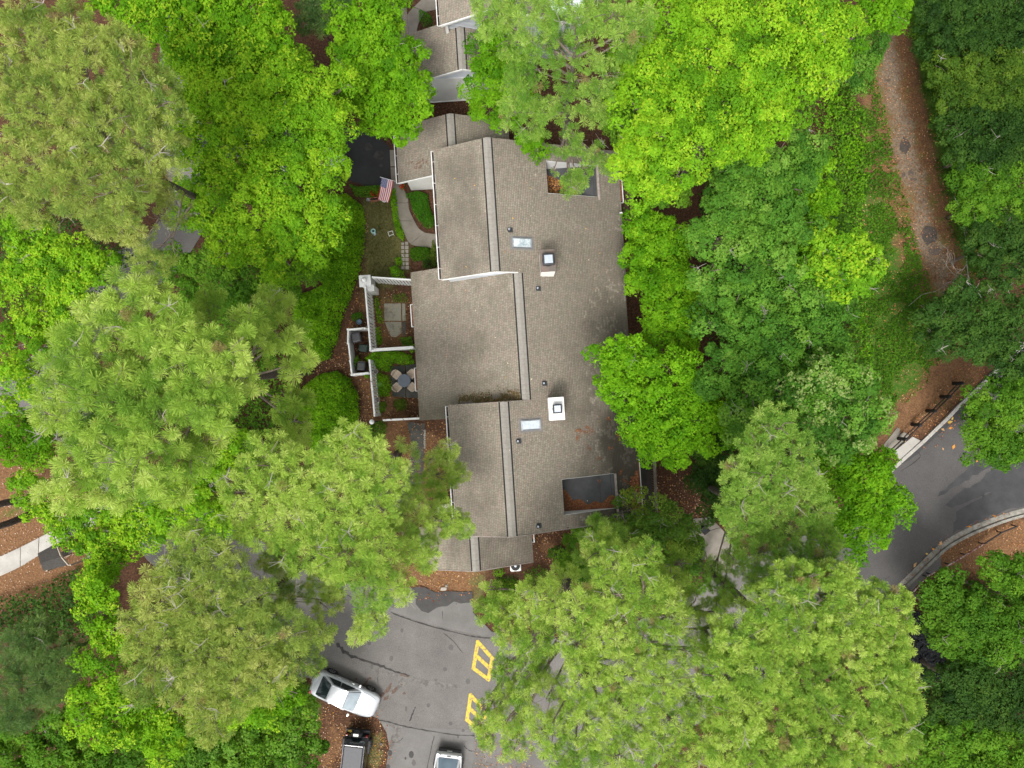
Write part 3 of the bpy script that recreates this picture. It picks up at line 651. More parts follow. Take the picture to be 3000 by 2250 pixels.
slopewall(-8.02, -3.38, SM, M['siding'], lambda s: ZML(s) - .02, lambda s: min(ZL(s), ZP(s)) - .02, name='gable_wall')
rake(house, -7.985, -3.78, ZL(-3.78) + .04, SR, ZR + .04, M['white']); rake(house, -7.985, SR, ZR + .04, SM, ZP(SM) + .04, M['white'])
slopewall(-.22, -3.4, SM, M['siding'], lambda s: ZML(s) - .02, lambda s: min(ZL(s), ZP(s)) - .02, name='gable_wall')
wallbox(-3.36, -3.26, -15.7, -8.2, 3.2, 5.6, M['siding']); wallbox(-3.42, -3.32, .3, 7.3, 3.2, 5.6, M['siding'])
gable(house, 7.36, -3.38, 7.05, SR, ZL(-3.38) - .1, ZR - .12, 3.2, M['siding'], ZP(7.05) - .1); gable(house, -15.62, -3.35, 7.05, SR, ZL(-3.35) - .1, ZR - .12, 3.2, M['siding'], ZP(7.05) - .1)
for t in (7.64, ): rake(house, t, -3.86, ZL(-3.86) + .04, SR, ZR + .04, M['fascia']); rake(house, t, SR, ZR + .04, SE, ZP(SE) + .04, M['fascia'])
# sunken flat roofs cut into the long slope
def recess(q, leafside):
    s0, s1, t0, t1 = q; zf = ZP(s1) - .05
    fl = wallbox(s0, s1, t0, t1, zf - .12, zf, M['membrane'], 'flat_roof')
    slopewall(t0 + .02, s0, s1, M['white'], lambda s: zf, lambda s: ZP(s) - .005, .02, name='cheek_wall')
    vs = slopewall(t1 - .00, s0, s1, M['white'], lambda s: zf, lambda s: ZP(s) - .005, .02, name='cheek_wall')
    wallbox(s0 - .02, s0 + .02, t0, t1, zf, ZP(s0) - .03, M['membrane'], 'knee_wall')
    MB().bar(L(s1 + .06, t0 + .02, zf + .09), L(s1 + .06, t1 + .22, zf + .09), .14, .16).build('parapet_board', M['fascia'], house)
    for w in (.72, .93):
        MB().bar(L(s0 + (s1 - s0) * w, t0 + .05, zf + .004), L(s0 + (s1 - s0) * w, t1 - .05, zf + .004), .05, .012).build('membrane_seam', M['asphalt_patch'], fl)
    return zf
zf1 = recess(R1, 0); zf2 = recess(R2, 1)
# chimneys
def chimney(s0, s1, t0, t1, zt, capmat, size, lab):
    zb = ZP(s1) - .15; c = [(s0, t1), (s1, t1), (s1, t0), (s0, t0)]
    ch = MB().hexa([L(u, w, zb) for u, w in c] + [L(u, w, zt) for u, w in c]).build('chimney', M['white'], house); ch['label'] = lab
    for k in range(int((zt - zb) / .16)):
        z = zb + .16 * (k + 1)
        if z > zt - .05: break
        MB().bar(L(s0 - .002, t1 + .006, z), L(s1 + .002, t1 + .006, z), .012, .012).build('lap_edge', M['cream'], ch)
    e = .035; c = [(s0 - e, t1 + e), (s1 + e, t1 + e), (s1 + e, t0 - e), (s0 - e, t0 - e)]
    MB().hexa([L(u, w, zt) for u, w in c] + [L(u, w, zt + .05) for u, w in c]).build('chimney_cap', M[capmat], ch, bevel=.01)
    m = L((s0 + s1) / 2 + .03, (t0 + t1) / 2, zt + .05); a = math.pi / 4 + TH
    MB().lathe(m, [(.34 * size, 0), (.34 * size, .06), (.28 * size, .10), (.28 * size, .22), (.32 * size, .24), (.32 * size, .30)], 20).build('flue_collar', M['metal_black'], ch)
    MB().lathe(m, [(.47 * size, .26), (.47 * size, .40), (.43 * size, .43)], 4, rz=a).build('flue_hood', M['alu_dark'], ch, bevel=.03)
    MB().lathe(m, [(.32 * size, .43), (.32 * size, .455)], 4, rz=a).build('hood_plate', M['galv'], ch)
M['alu_dark'] = simple('dark_hood', (0.028, 0.030, 0.036), (0.02, 0.022, 0.027), 6, .5)
chimney(2.23, 3.06, -9.03, -7.78, 7.45, 'rust', 1.05, 'white chimney with a rusty brown cap sheet')
chimney(2.15, 3.00, -.32, .95, 7.6, 'white', .80, 'white chimney with a bright white cap')
# skylights, plumbing vents
def on_roof(s, t, up=0.0): return L(s, t, ZP(s) + up)
def skylight(s0, s1, t0, t1, frost):
    f = MB(); w = .07; zz = .10
    for a, b in (((s0, t0), (s1, t0)), ((s0, t1), (s1, t1)), ((s0, t0), (s0, t1)), ((s1, t0), (s1, t1))):
        f.bar(on_roof(*a, up=zz / 2 + .02), on_roof(*b, up=zz / 2 + .02), w, zz)
    fr = f.build('skylight', M['alu'], house); fr['label'] = 'skylight with milky dirty glass' if frost else 'skylight with glass coloured like the pale sky it reflects'
    c = [(s0 + .04, t1 - .04), (s1 - .04, t1 - .04), (s1 - .04, t0 + .04), (s0 + .04, t0 + .04)]
    MB().hexa([on_roof(*p, up=.06) for p in c] + [on_roof(*p, up=.10) for p in c]).build('pane', M['glass_frost'] if frost else M['glass_painted_sky'], fr)
    c = [(s0 - .18, t1 + .14), (s1 + .16, t1 + .14), (s1 + .16, t0 - .14), (s0 - .18, t0 - .14)]
    MB().hexa([on_roof(*p, up=.022) for p in c] + [on_roof(*p, up=.034) for p in c]).build('flashing', M['flash'], fr)
M['glass_frost'] = simple('milky_skylight_glass', (0.70, 0.76, 0.78), (0.22, 0.29, 0.33), 1.7, .25, lo=.42, hi=.62, fine=(14, .25))
M['flash'] = simple('grey_flashing', (0.17, 0.165, 0.16), (0.23, 0.21, 0.19), 5, .7)
skylight(.67, 1.80, -10.06, -9.48, True); skylight(.50, 1.60, .90, 1.48, False)
M['boot'] = simple('rubber_boot', (0.03, 0.032, 0.036), (0.05, 0.05, 0.055), 8, .6)
for s, t in ((.51, -10.54), (2.0, -7.02), (2.0, -1.25), (.21, 2.08), (1.08, 7.2), (2.85, -15.6)):
    c = [(s - .08, t + .15), (s + .22, t + .15), (s + .22, t - .15), (s - .08, t - .15)]
    v = MB().hexa([on_roof(*p, up=.025) for p in c] + [on_roof(*p, up=.045) for p in c]).build('vent_boot', M['boot'], house)
    q = on_roof(s, t, .02); MB().lathe(q, [(.13, 0), (.10, .08), (.062, .12)], 12).build('boot_cone', M['boot'], v)
    MB().lathe(q, [(.055, .05), (.055, .30), (.035, .30), (.035, .24)], 10).build('vent_pipe', M['galv'], v)
# short gutters full of leaves on the lower eaves
for s, t0, t1, z, sd_ in ((-5.95, -6.95, -5.5, ZML(-5.95), -1), (-5.95, -2.85, -1.35, ZML(-5.95), -1), (SE, 3.9, 7.5, ZP(SE), 1), (SE + .15, -14.2, -12.7, ZP(SE + .15), 1)):
    g = gutter(house, s, t0, t1, z, sd_, 5)
    d = MB()
    d.bar(L(s + sd_ * .06, t0 + .1, z - .02), L(s + sd_ * .06, t1 - .1, z - .02), .12, .07); d.build('leaf_fill', M['needle_pile'], g)
wallbox(SE - .05, SE + .18, -12.06, -11.98, ZP(SE) - .12, ZP(SE) + .02, M['white'], 'eave_return')
MB().box(L(7.95, -3.3, 3.1), (.16, .28, .2), TH).build('downspout_head', M['white'], house)
# side wing towards the neighbour and garage wing
def wing(parent, sr, zr, sl_, sr_, t0, t1, zl, zrr, seed, wall_t=None, st=stain_soft, cut=None):
    roof_plane(parent, sr, sl_, t0, t1, zr, zl, [], seed, st, skip=cut); roof_plane(parent, sr, sr_, t0, t1, zr, zrr, [], seed + 1, st, skip=cut)
    ridge_vent(parent, sr, t0, t1, zr, (zr - zl) / (sr - sl_))
    wallbox(sl_ + .42, sr_ - .35, t0 + .28, t1 - .28, 0, zl - .15, M['white_wall'], parent=parent)
wing(house, -2.75, 4.3, -6.45, .93, -18.85, -15.15, 2.62, 2.62, 10)
gutter(house, -6.5, -18.8, -15.15, 2.62)
gable(house, -15.44, -6.0, -3.36, -3.40, 2.70, 3.85, 2.3, M['siding']); rake(house, -15.13, -6.5, 2.66, -3.7, 3.93, M['white'])
gable(house, -18.55, -6.0, .5, -2.75, 2.6, 4.1, 2.3, M['siding'])
wing(house, -2.9, 4.3, -6.5, .72, 7.45, 10.13, 2.66, 2.66, 14, cut=None)
gable(house, 9.85, -6.1, .35, -2.9, 2.62, 4.1, 2.3, M['siding'])
rake(house, 10.15, -6.5, 2.72, -2.9, 4.34, M['fascia']); rake(house, 10.15, -2.9, 4.34, .72, 2.72, M['fascia'])
g = gutter(house, .72, 7.65, 8.9, 2.66, 1, 5); MB().bar(L(.78, 7.7, 2.64), L(.78, 8.65, 2.64), .13, .08).build('leaf_fill', M['needle_pile'], g)
# entry screen between house front and the pine
MB().bar(L(-5.4, 6.55, 1.3), L(-3.5, 6.45, 1.3), .55, .3).build('porch_roof', M['fascia_pale'] if 'fascia_pale' in M else M['cream'], house)
adopt(house)

# ------------------------------------------------------------------ neighbour house beyond the litter strip
nb = thing('neighbour_house', 'neighbouring house with grey shingles, pale blue gables and a cream wall', 'house', L(-1.7, -25, 0))
wing(nb, -1.74, 5.0, -5.2, 1.7, -24.6, -21.32, 3.42, 3.42, 20)
def gab(t, s0, s1, sr, z0, zr, zb): return gable(nb, t, s0, s1, sr, z0, zr, zb, M['siding'], name='gable_wall')
gw = gab(-21.62, -4.75, 1.3, -1.74, 3.55, 4.85, 2.75)
wallbox(-4.70, 1.25, -22.2, -21.66, 0, 2.74, M['cream'], parent=nb)
rake(nb, -21.30, -5.2, 3.48, -1.74, 5.06, M['white']); rake(nb, -21.30, -1.74, 5.06, 1.7, 3.48, M['white'])
pk = MB().add([L(-2.75, -21.45, 4.42), L(-.73, -21.45, 4.42), L(-1.74, -21.45, 4.92), L(-2.75, -21.60, 4.42), L(-.73, -21.60, 4.42), L(-1.74, -21.60, 4.92)], [(0, 1, 2), (3, 5, 4), (0, 3, 4, 1), (1, 4, 5, 2), (2, 5, 3, 0)]).build('gable_peak', M['white'], nb)
roof_plane(nb, .45, -2.9, -30, -23.7, 7.4, 5.87, [], 24, stain_soft); roof_plane(nb, .45, 6.5, -30, -23.7, 7.4, 4.6, [], 25, stain_soft)
gutter(nb, -2.93, -30, -23.72, 5.87)
ug = gable(nb, -24.05, -2.45, 6.0, .45, 5.95, 7.25, 3.0, M['siding'], 4.75, name='gable_wall')
for k in range(22):
    z = 4.0 + .155 * k
    hw = 2.9 - max(0, (z - 5.95)) * 2.2
    if hw < .3: break
    MB().bar(L(.45 - hw, -24.04, z), L(.45 + hw * 1.25, -24.04, z), .02, .014).build('lap_edge', M['lap'] if 'lap' in M else M['alu'], ug)
rake(nb, -23.68, -2.9, 5.93, .45, 7.46, M['white']); rake(nb, -23.68, .45, 7.46, 6.5, 4.66, M['white'])
MB().box(L(-2.55, -23.95, 4.9), (.18, .18, 2.0), TH).build('corner_board', M['white'], nb)
wallbox(-2.45, 6.0, -29.5, -24.1, 0, 5.8, M['siding'], parent=nb)
MB().tube([L(-4.4, -21.52, .1), L(-1.85, -21.52, .1), L(-1.7, -21.46, .1), L(-1.63, -21.3, .08)], .055, 8).build('downspout', M['white'], nb, smooth=True)
roof_plane(nb, -5.2, -6.1, -27, -23.9, 3.42, 3.0, [], 27, stain_soft)
adopt(nb)
sp = MB(); b = L(-1.35, -21.0, .04)
sp.bar(L(-1.55, -21.25, .05), L(-1.2, -20.55, .03), .16, .06); sp.bar(L(-1.45, -21.2, .06), L(-.95, -20.75, .03), .14, .05)
o = sp.build('splash_block', M['concrete_dark']); tag(o, 'dark splash blocks under the neighbour downspout on the litter', 'splash block')

# ------------------------------------------------------------------ decks
def deck(name, label, s0, s1, t0, t1, z, wood, railmat, nb_, rails, group=None):
    d = thing(name, label, 'deck', L((s0 + s1) / 2, (t0 + t1) / 2, 0), group=group); e = np.linspace(s0, s1, nb_ + 1)
    for a, b in zip(e[:-1], e[1:]):
        c = [(a + .008, t1), (b - .008, t1), (b - .008, t0), (a + .008, t0)]
        MB().hexa([L(u, w, z - .04) for u, w in c] + [L(u, w, z) for u, w in c]).build('board', wood, d)
    for a, b, w in rails:
        MB().bar(L(*a, z + 1.0), L(*b, z + 1.0), w, .05).build('rail_cap', railmat, d)
        n = max(2, int((Vector(L(*b)) - Vector(L(*a))).length / .16)); pk = MB()
        for i in range(n + 1):
            p = L(*a).lerp(L(*b), i / n); pk.box((p.x, p.y, z + .5), (.045, .045, .96), TH)
        pk.build('balusters', railmat, d)
    for s in (s0 + .1, s1 - .1):
        for t in (t0 + .1, t1 - .1): MB().box(L(s, t, (z - .05) / 2), (.12, .12, z - .05), TH).build('post', wood, d)
    adopt(d); return d
deck('wooden_deck', 'brown stained wooden deck with railing below the upper eave of the townhouse', 7.4, 8.72, -16.2, -11.55, 2.0, M['brown_wood'], M['brown_wood'], 9,
     [((8.66, -16.2), (8.66, -11.6), .24), ((7.5, -11.6), (8.75, -11.6), .16), ((7.6, -16.05), (8.75, -16.05), .16)])
deck('wooden_deck', 'dark weathered deck with grey railing beside the leaf filled gutter', 7.5, 9.0, 3.4, 7.6, 1.4, M['dark_wood'], M['grey_wood'], 10,
     [((9.06, 3.9), (8.98, 7.6), .20), ((7.6, 3.85), (9.0, 3.85), .06)])
# ------------------------------------------------------------------ white courtyard fences
def fence(name, label, pa, pb, h, mat, board=.15, gap=.215, rail=.12, capw=.10, group='white courtyard fences', inner=1, boards=True):
    a, b = P(*pa, h), P(*pb, h); a.z = b.z = 0
    f = thing(name, label, 'fence', (a + b) / 2, group=group); d = b - a; ln = d.length; d.normalize(); n = Vector((-d.y, d.x, 0)) * inner; up = Vector((0, 0, 1))
    ang = math.atan2(d.y, d.x)
    MB().bar(a + up * (h - .03), b + up * (h - .03), capw, .06).build('rail_cap', mat, f)
    MB().bar(a + up * .35, b + up * .35, .05, .09).build('rail', mat, f); MB().bar(a + up * (h - .35), b + up * (h - .35), .05, .09).build('rail', mat, f)
    if boards:
        k = int(ln / gap); src = None
        for i in range(k):
            c = a + d * (ln * (i + .5) / k) + n * .045
            if src is None: src = MB().box((0, 0, h / 2), (board, .022, h - .14)).build('slat', M['white'], f)
            else: q = src.copy(); C.objects.link(q); q.parent = f; q_ = q
            o = src if i == 0 else q
            o.location = c; o.rotation_euler = (0, 0, ang + (R(random.Random(i).uniform(-1.5, 1.5))))
    else:
        MB().bar(a + up * (h / 2 - .04), b + up * (h / 2 - .04), .05, h - .1).build('panel', mat, f)
    for t in ([0, 1] if ln < 3 else [0, .5, 1]):
        c = a + d * ln * t; MB().box((c.x, c.y, h / 2 + .01), (.11, .11, h), ang).build('post', mat, f)
    adopt(f); return f
fence('slat_fence', 'white slatted fence running from the square lamp pillar towards the mid roof', (1092, 812), (1208, 820), 2.2, M['white'], inner=-1)
fence('slat_fence', 'white slatted fence between the lamp pillar and the bin enclosure gateway', (1069, 838), (1085, 1022), 2.3, M['white'], inner=1)
fence('slat_fence', 'white slatted fence beside the two hanging baskets, its cap peeling brown', (1082, 1056), (1097, 1218), 2.1, M['white_old'], inner=1)
fence('board_fence', 'white board fence dividing the two courtyards, partly overgrown', (1084, 1026), (1209, 1018), 1.7, M['white'], boards=False, capw=.20)
fence('board_fence', 'peeling white board fence closing the table courtyard from the pine', (1124, 1231), (1226, 1226), 1.6, M['white_old'], boards=False, capw=.13)
e = thing('bin_enclosure', 'low white board enclosure around the rubbish bins outside the fence', 'enclosure', P(1048, 1030))
for a, b, w, mm in (((1019, 966), (1074, 961), .12, 'white_old'), ((1020, 966), (1019, 1006), .09, 'white'), ((1021, 1006), (1027, 1058), .09, 'white'), ((1026, 1058), (1031, 1098), .09, 'white'), ((1030, 1098), (1080, 1093), .14, 'white')):
    p, q = P(*a, 1.5), P(*b, 1.5)
    MB().bar((p.x, p.y, .76), (q.x, q.y, .76), .045, 1.46).build('panel', M['white'], e)
    MB().bar((p.x, p.y, 1.50), (q.x, q.y, 1.50), w, .05).build('rail_cap', M[mm], e)
for px in ((1019, 965), (1019, 1006), (1026, 1058), (1030, 1098)):
    c = P(*px, 1.5); MB().box((c.x, c.y, .78), (.12, .12, 1.56), TH).build('post', M['white'], e)
adopt(e)
# square lamp pillar and the globe lamp in the shrub
M['globe'] = simple('opal_globe', (0.82, 0.82, 0.80), (0.76, 0.76, 0.74), 4, .2)
c = P(1068, 822, 2.2); c.z = 0
t = thing('lamp_pillar', 'square white lamp pillar with globe at the fence corner', 'lamp pillar', c)
MB().box((0, 0, 1.0), (.62, .62, 2.0), TH).build('shaft', M['white'], t, bevel=.02); MB().box((0, 0, 2.05), (.78, .78, .10), TH).build('cap', M['white'], t, bevel=.02)
MB().box((.32, -.42, .9), (.44, .44, 1.8), TH).build('shaft', M['white'], t, bevel=.02)
MB().lathe((0, 0, 2.1), [(.09, 0), (.07, .06), (.15, .14), (.19, .24), (.19, .32), (.13, .42), (.03, .47)], 16).build('globe', M['globe'], t, smooth=True)
c = P(1090, 1236, 2.2); c.z = 0
t = thing('lamp_post', 'white globe lamp on a thin post rising from a shrub', 'lamp', c)
MB().tube([(0, 0, 0), (0, 0, 2.1)], .045, 8).build('pole', M['metal_black'], t)
MB().lathe((0, 0, 2.1), [(.08, 0), (.15, .08), (.17, .17), (.15, .27), (.08, .33), (.02, .35)], 16).build('globe', M['globe'], t, smooth=True)
# hanging baskets
def ring(c, r, w, n=20): return [(c[0] + r * math.cos(6.2832 * k / n), c[1] + r * math.sin(6.2832 * k / n), c[2]) for k in range(n + 1)]
for (px, py), lab in (((1101, 1088), 'hooped hanging basket on the fence near the overgrown corner'), ((1105, 1171), 'hooped hanging basket on the fence near the low round bush')):
    c = P(px, py, 1.25); t = thing('hanging_basket', lab, 'basket', (c.x, c.y, 0), group='baskets hung on the courtyard fence')
    MB().tube(ring((0, 0, 1.25), .15, 0), .018, 6).build('hoop', M['alu'], t); MB().lathe((0, 0, .98), [(.06, 0), (.13, .12), (.14, .22)], 12).build('liner', M['rust'], t)
    MB().bar((-.28, 0, 1.27), (0, 0, 1.27), .025, .025).build('bracket', M['alu'], t)
# bins
def bin_(label, px, lid, body, rz, size=.56, hh=1.0):
    c = P(*px, hh); t = thing('rubbish_bin', label, 'bin', (c.x, c.y, 0), rz); s = size / 2
    MB().hexa([(-s * .78, -s * .78, .05), (s * .78, -s * .78, .05), (s * .78, s * .78, .05), (-s * .78, s * .78, .05), (-s, -s, hh - .06), (s, -s, hh - .06), (s, s, hh - .06), (-s, s, hh - .06)]).build('body', body, t, bevel=.03)
    l = MB().hexa([(-s * 1.06, -s * 1.1, hh - .05), (s * 1.06, -s * 1.1, hh - .05), (s * 1.06, s * 1.2, hh - .05), (-s * 1.06, s * 1.2, hh - .05), (-s * .86, -s * .8, hh + .06), (s * .86, -s * .8, hh + .06), (s * .86, s * .9, hh + .06), (-s * .86, s * .9, hh + .06)]).build('lid', lid, t, bevel=.03)
    MB().bar((-s * .7, s * 1.2, hh - .02), (s * .7, s * 1.2, hh - .02), .05, .05).build('handle', body, t)
    for q in (-1, 1): MB().tube([(q * s * .8 - .03, s * .8, .12), (q * s * .8 + .03, s * .8, .12)], .11, 10).build('wheel', M['metal_black'], t)
M['bin_grey'] = simple('grey_bin_plastic', (0.065, 0.065, 0.072), (0.05, 0.05, 0.055), 3, .4); M['bin_green'] = simple('green_bin_plastic', (0.012, 0.03, 0.022), None, 3, .5)
bin_('dark grey wheeled bin in the upper corner of the white enclosure', (1043, 990), M['bin_grey'], M['bin_grey'], R(12), .60)
bin_('dark green wheeled bin in the middle of the white enclosure', (1066, 1020), M['bin_green'], M['bin_green'], R(80), .52, .85)
bin_('grey wheeled bin among leaves at the lower end of the enclosure', (1058, 1074), M['bin_grey'], M['bin_grey'], R(-5), .55, .95)
M['blue_pot'] = simple('blue_glazed_pot', (0.12, 0.19, 0.26), (0.08, 0.14, 0.20), 5, .3)
c = P(1055, 945); t = thing('plant_pot', 'blue glazed pot standing in the litter outside the white fence', 'pot', c)
MB().lathe((0, 0, 0), [(.11, 0), (.17, .3), (.19, .36), (.15, .36), (.14, .30)], 14).build('pot', M['blue_pot'], t, smooth=True); MB().lathe((0, 0, .25), [(.14, 0), (.02, .03)], 10).build('soil', M['gutter_dirt'], t)
# round table and four chairs
M['table_top'] = simple('slate_blue_table', (0.105, 0.130, 0.165), (0.085, 0.105, 0.135), 3, .45); M['tan_chair'] = simple('tan_wicker', (0.55, 0.45, 0.36), (0.46, 0.37, 0.29), 9, .8, bmp=.3)
tc = P(1184, 1115, .75); tc.z = .04
t = thing('patio_table', 'round slate blue patio table with four tan chairs around it', 'table', tc)
MB().lathe((0, 0, 0), [(.25, 0), (.22, .04), (.05, .07), (.045, .66), (.2, .68)], 16).build('pedestal', M['metal_black'], t)
MB().lathe((0, 0, .68), [(.40, 0), (.445, .015), (.445, .035), (.42, .045), (.05, .047)], 40).build('tabletop', M['table_top'], t)
MB().bar((-.2, .08, .7265), (-.42, .16, .7265), .012, .003).build('seam', M['metal_black'], t)
def chair_parts(t):
    s = MB(); pts = []
    for i in range(7):
        x = -.24 + .48 * i / 6
        for j in range(6):
            y = -.25 + .50 * j / 5; pts.append((x, y, .42 - .03 * math.sin(math.pi * i / 6) * math.sin(math.pi * j / 5)))
    f = [(i * 6 + j, (i + 1) * 6 + j, (i + 1) * 6 + j + 1, i * 6 + j + 1) for i in range(6) for j in range(5)]
    s.add(pts, f); s.box((0, 0, .37), (.48, .50, .05)); s.build('seat', M['tan_chair'], t, smooth=False, bevel=.02)
    b = MB(); vs = []
    for i in range(9):
        a = R(-50 + 12.5 * i)
        for z, k in ((.40, .27), (.66, .315), (.88, .345), (.93, .34)):
            vs.append((.04 + k * math.cos(a) * .9, k * math.sin(a) * .98, z - (.10 * (abs(i - 4) / 4) ** 2 if z > .6 else 0)))
    for i in range(9):
        a = R(-50 + 12.5 * i)
        for z, k in ((.90, .30), (.66, .272), (.40, .23)):
            vs.append((.04 + k * math.cos(a) * .9, k * math.sin(a) * .98, z - (.10 * (abs(i - 4) / 4) ** 2 if z > .6 else 0)))
    o = 36; f = []
    for i in range(8):
        f += [(i * 4 + j, (i + 1) * 4 + j, (i + 1) * 4 + j + 1, i * 4 + j + 1) for j in range(3)]
        f += [(i * 4 + 3, (i + 1) * 4 + 3, o + (i + 1) * 3, o + i * 3), (o + i * 3, o + (i + 1) * 3, o + (i + 1) * 3 + 1, o + i * 3 + 1), (o + i * 3 + 1, o + (i + 1) * 3 + 1, o + (i + 1) * 3 + 2, o + i * 3 + 2)]
    b.add(vs, f); b.build('backrest', M['tan_chair'], t, smooth=True)
    for y in (-.26, .26): MB().bar((-.20, y, .60), (.18, y, .62), .055, .035).build('armrest', M['tan_chair'], t, bevel=.012)
    for x in (-.20, .18):
        for y in (-.25, .25): MB().tube([(x, y, 0), (x, y * .98, .60 if x < 0 else .4)], .018, 6).build('leg', M['metal_black'], t)
proto = None
for ang, lab in ((142, 'tan wicker chair at the round table nearest the overgrown corner'), (43, 'tan wicker chair at the round table tucked below the upper roof eave'),
                 (222, 'tan wicker chair at the round table beside the broad leaved plants'), (-40, 'tan wicker chair at the round table tucked below the leaf filled gutter')):
    a = R(ang); pos = tc + Vector((math.cos(a) * .66, math.sin(a) * .66, 0))
    if proto is None:
        o = proto = thing('patio_chair', lab, 'chair', pos, a, 'tan chairs around the patio table'); chair_parts(o)
    else:
        o = copy_tree(proto); o.location = pos; o.rotation_euler = (0, 0, a); o['label'] = lab
# flag on a slanting pole
M['flag_red'] = simple('flag_red', (0.50, 0.03, 0.05), (0.42, 0.025, 0.045), 4, .8); M['flag_white'] = simple('flag_white', (0.74, 0.72, 0.72), (0.68, 0.66, 0.67), 4, .8); M['flag_blue'] = simple('flag_blue', (0.03, 0.045, 0.22), (0.025, 0.035, 0.17), 4, .8)
def flag():
    a, b = P(1116.5, 519.5, 1.7), P(1154.5, 530, 1.7)
    base = P(1131, 578, 0)
    t = thing('flag', 'garden flag with red and white stripes and starred blue canton on a crossbar', 'flag', base)
    d = (b - a); w = d.length; d.normalize(); fly = Vector((d.y, -d.x, 0)); fly = (fly * .86 + Vector((-.02, 0, -.50))).normalized(); n = d.cross(fly).normalized()
    nu, nv = 26, 30; ln = 1.52; hw = w - .10; a0 = a + d * .05
    def pt(u, v):                     # u along the fly (down), v across the hoist
        r = .045 * math.sin(v * 9 + u * 1.5) * (.3 + u) + .03 * math.sin(v * 4 - u * 5)
        return a0 + d * (hw * v + .03 * u * math.sin(3 * u)) + fly * (ln * u) + n * r + Vector((-.07 * u * u, 0, 0))
    vs = [pt(i / nv, j / nu) for i in range(nv + 1) for j in range(nu + 1)]; m = MB(); m.v = [tuple(p) for p in vs]
    for i in range(nv):
        for j in range(nu):
            m.f.append((i * (nu + 1) + j, (i + 1) * (nu + 1) + j, (i + 1) * (nu + 1) + j + 1, i * (nu + 1) + j + 1))
            st = j // 2; m.m.append(2 if (i < nv * .40 and j < 14) else (0 if st % 2 == 0 else 1))
    m.build('cloth', [M['flag_red'], M['flag_white'], M['flag_blue']], t, smooth=True)
    s = MB()
    for r_ in range(9):
        for c_ in range(6 if r_ % 2 == 0 else 5):
            u = (.40 * (c_ + (.5 if r_ % 2 == 0 else 1.0)) / 6); v = (14 / 26) * (r_ + .75) / 9.5
            c = pt(u, v) + n * .008; c2 = pt(u, v) - n * .008
            for q in (c, c2):
                k = len(s.v)
                for h in range(10):
                    rr = .030 if h % 2 == 0 else .012; aa = h * math.pi / 5
                    s.v.append(tuple(q + d * rr * math.sin(aa) - fly * rr * math.cos(aa)))
                s.f.append(tuple(range(k, k + 10))); s.m.append(0)
    s.build('stars', M['flag_white'], t)
    MB().tube([a - d * .04, b + d * .06], .016, 8).build('crossbar', M['white'], t)
    MB().tube([Vector((base.x, base.y, 0)), (a + b) / 2 + Vector((0, .03, -.9)), b + d * .02], .012, 6).build('pole', M['metal_black'], t)
    for p in (a - d * .05, b + d * .07): MB().lathe(p, [(.01, -.03), (.03, 0), (.01, .03)], 8).build('finial', M['white'], t)
    adopt(t)
flag()
# garden ornaments
M['terracotta'] = simple('terracotta', (0.42, 0.17, 0.10), (0.34, 0.13, 0.075), 6, .8); M['aqua'] = simple('aqua_glaze', (0.36, 0.60, 0.55), (0.28, 0.50, 0.47), 5, .3); M['red_petal'] = simple('red_petals', (0.55, 0.035, 0.015), (0.40, 0.02, 0.01), 20, .7)
c = P(1098, 586); t = thing('planter_trough', 'long terracotta planter trough at the top edge of the lawn', 'planter', c, R(8))
tr = MB()
for y in (-.105, .105): tr.box((0, y, .12), (.60, .035, .24))
for x in (-.285, .285): tr.box((x, 0, .12), (.035, .175, .24))
tr.box((0, 0, .02), (.54, .17, .04)); tr.build('trough', M['terracotta'], t); MB().box((0, 0, .12), (.53, .165, .16)).build('soil', M['gutter_dirt'], t)
c = P(1080.5, 587.5); t = thing('plant_pot', 'small grey pot beside the terracotta trough', 'pot', c)
MB().lathe((0, 0, 0), [(.09, 0), (.13, .2), (.14, .24), (.09, .24), (.08, .18)], 12).build('pot', M['alu'], t, smooth=True); MB().lathe((0, 0, .15), [(.085, 0), (.01, .03)], 10).build('soil', M['gutter_dirt'], t)
c = P(1126, 589); t = thing('birdbath', 'small white curved dish on the lawn under the flag', 'dish', c)
MB().tube([(-.18, .06, .05), (-.1, -.03, .05), (0, -.06, .05), (.12, -.03, .05), (.2, .03, .07)], [.03, .05, .055, .05, .03], 8).build('dish', M['white'], t, smooth=True); MB().box((0, 0, .02), (.2, .12, .04)).build('foot', M['white'], t)
c = P(1097.5, 683); t = thing('birdbath', 'aqua ring shaped birdbath on a grey foot in the lawn', 'birdbath', c)
MB().tube(ring((0, .02, .5), .13, 0), .05, 8).build('bowl', M['aqua'], t, smooth=True); MB().lathe((0, .02, .44), [(.13, 0), (.1, .02)], 12).build('basin', M['bin_green'], t)
MB().lathe((0, -.03, 0), [(.16, 0), (.14, .05), (.05, .1), (.045, .45)], 12).build('foot', M['alu'], t)
MB().bar((.09, -.08, .45), (.12, -.2, .4), .06, .04).build('spout', M['aqua'], t)
c = P(1147, 687); t = thing('plant_stand', 'small empty square white metal stand on the lawn', 'plant stand', c, R(18))
for a, b in (((-.16, -.13), (.16, -.13)), ((.16, -.13), (.16, .13)), ((.16, .13), (-.16, .13)), ((-.16, .13), (-.16, -.13))): MB().bar((*a, .34), (*b, .34), .028, .028).build('rim', M['white'], t)
for x in (-.16, .16):
    for y in (-.13, .13): MB().tube([(x, y, 0), (x, y, .34)], .012, 6).build('leg', M['white'], t)
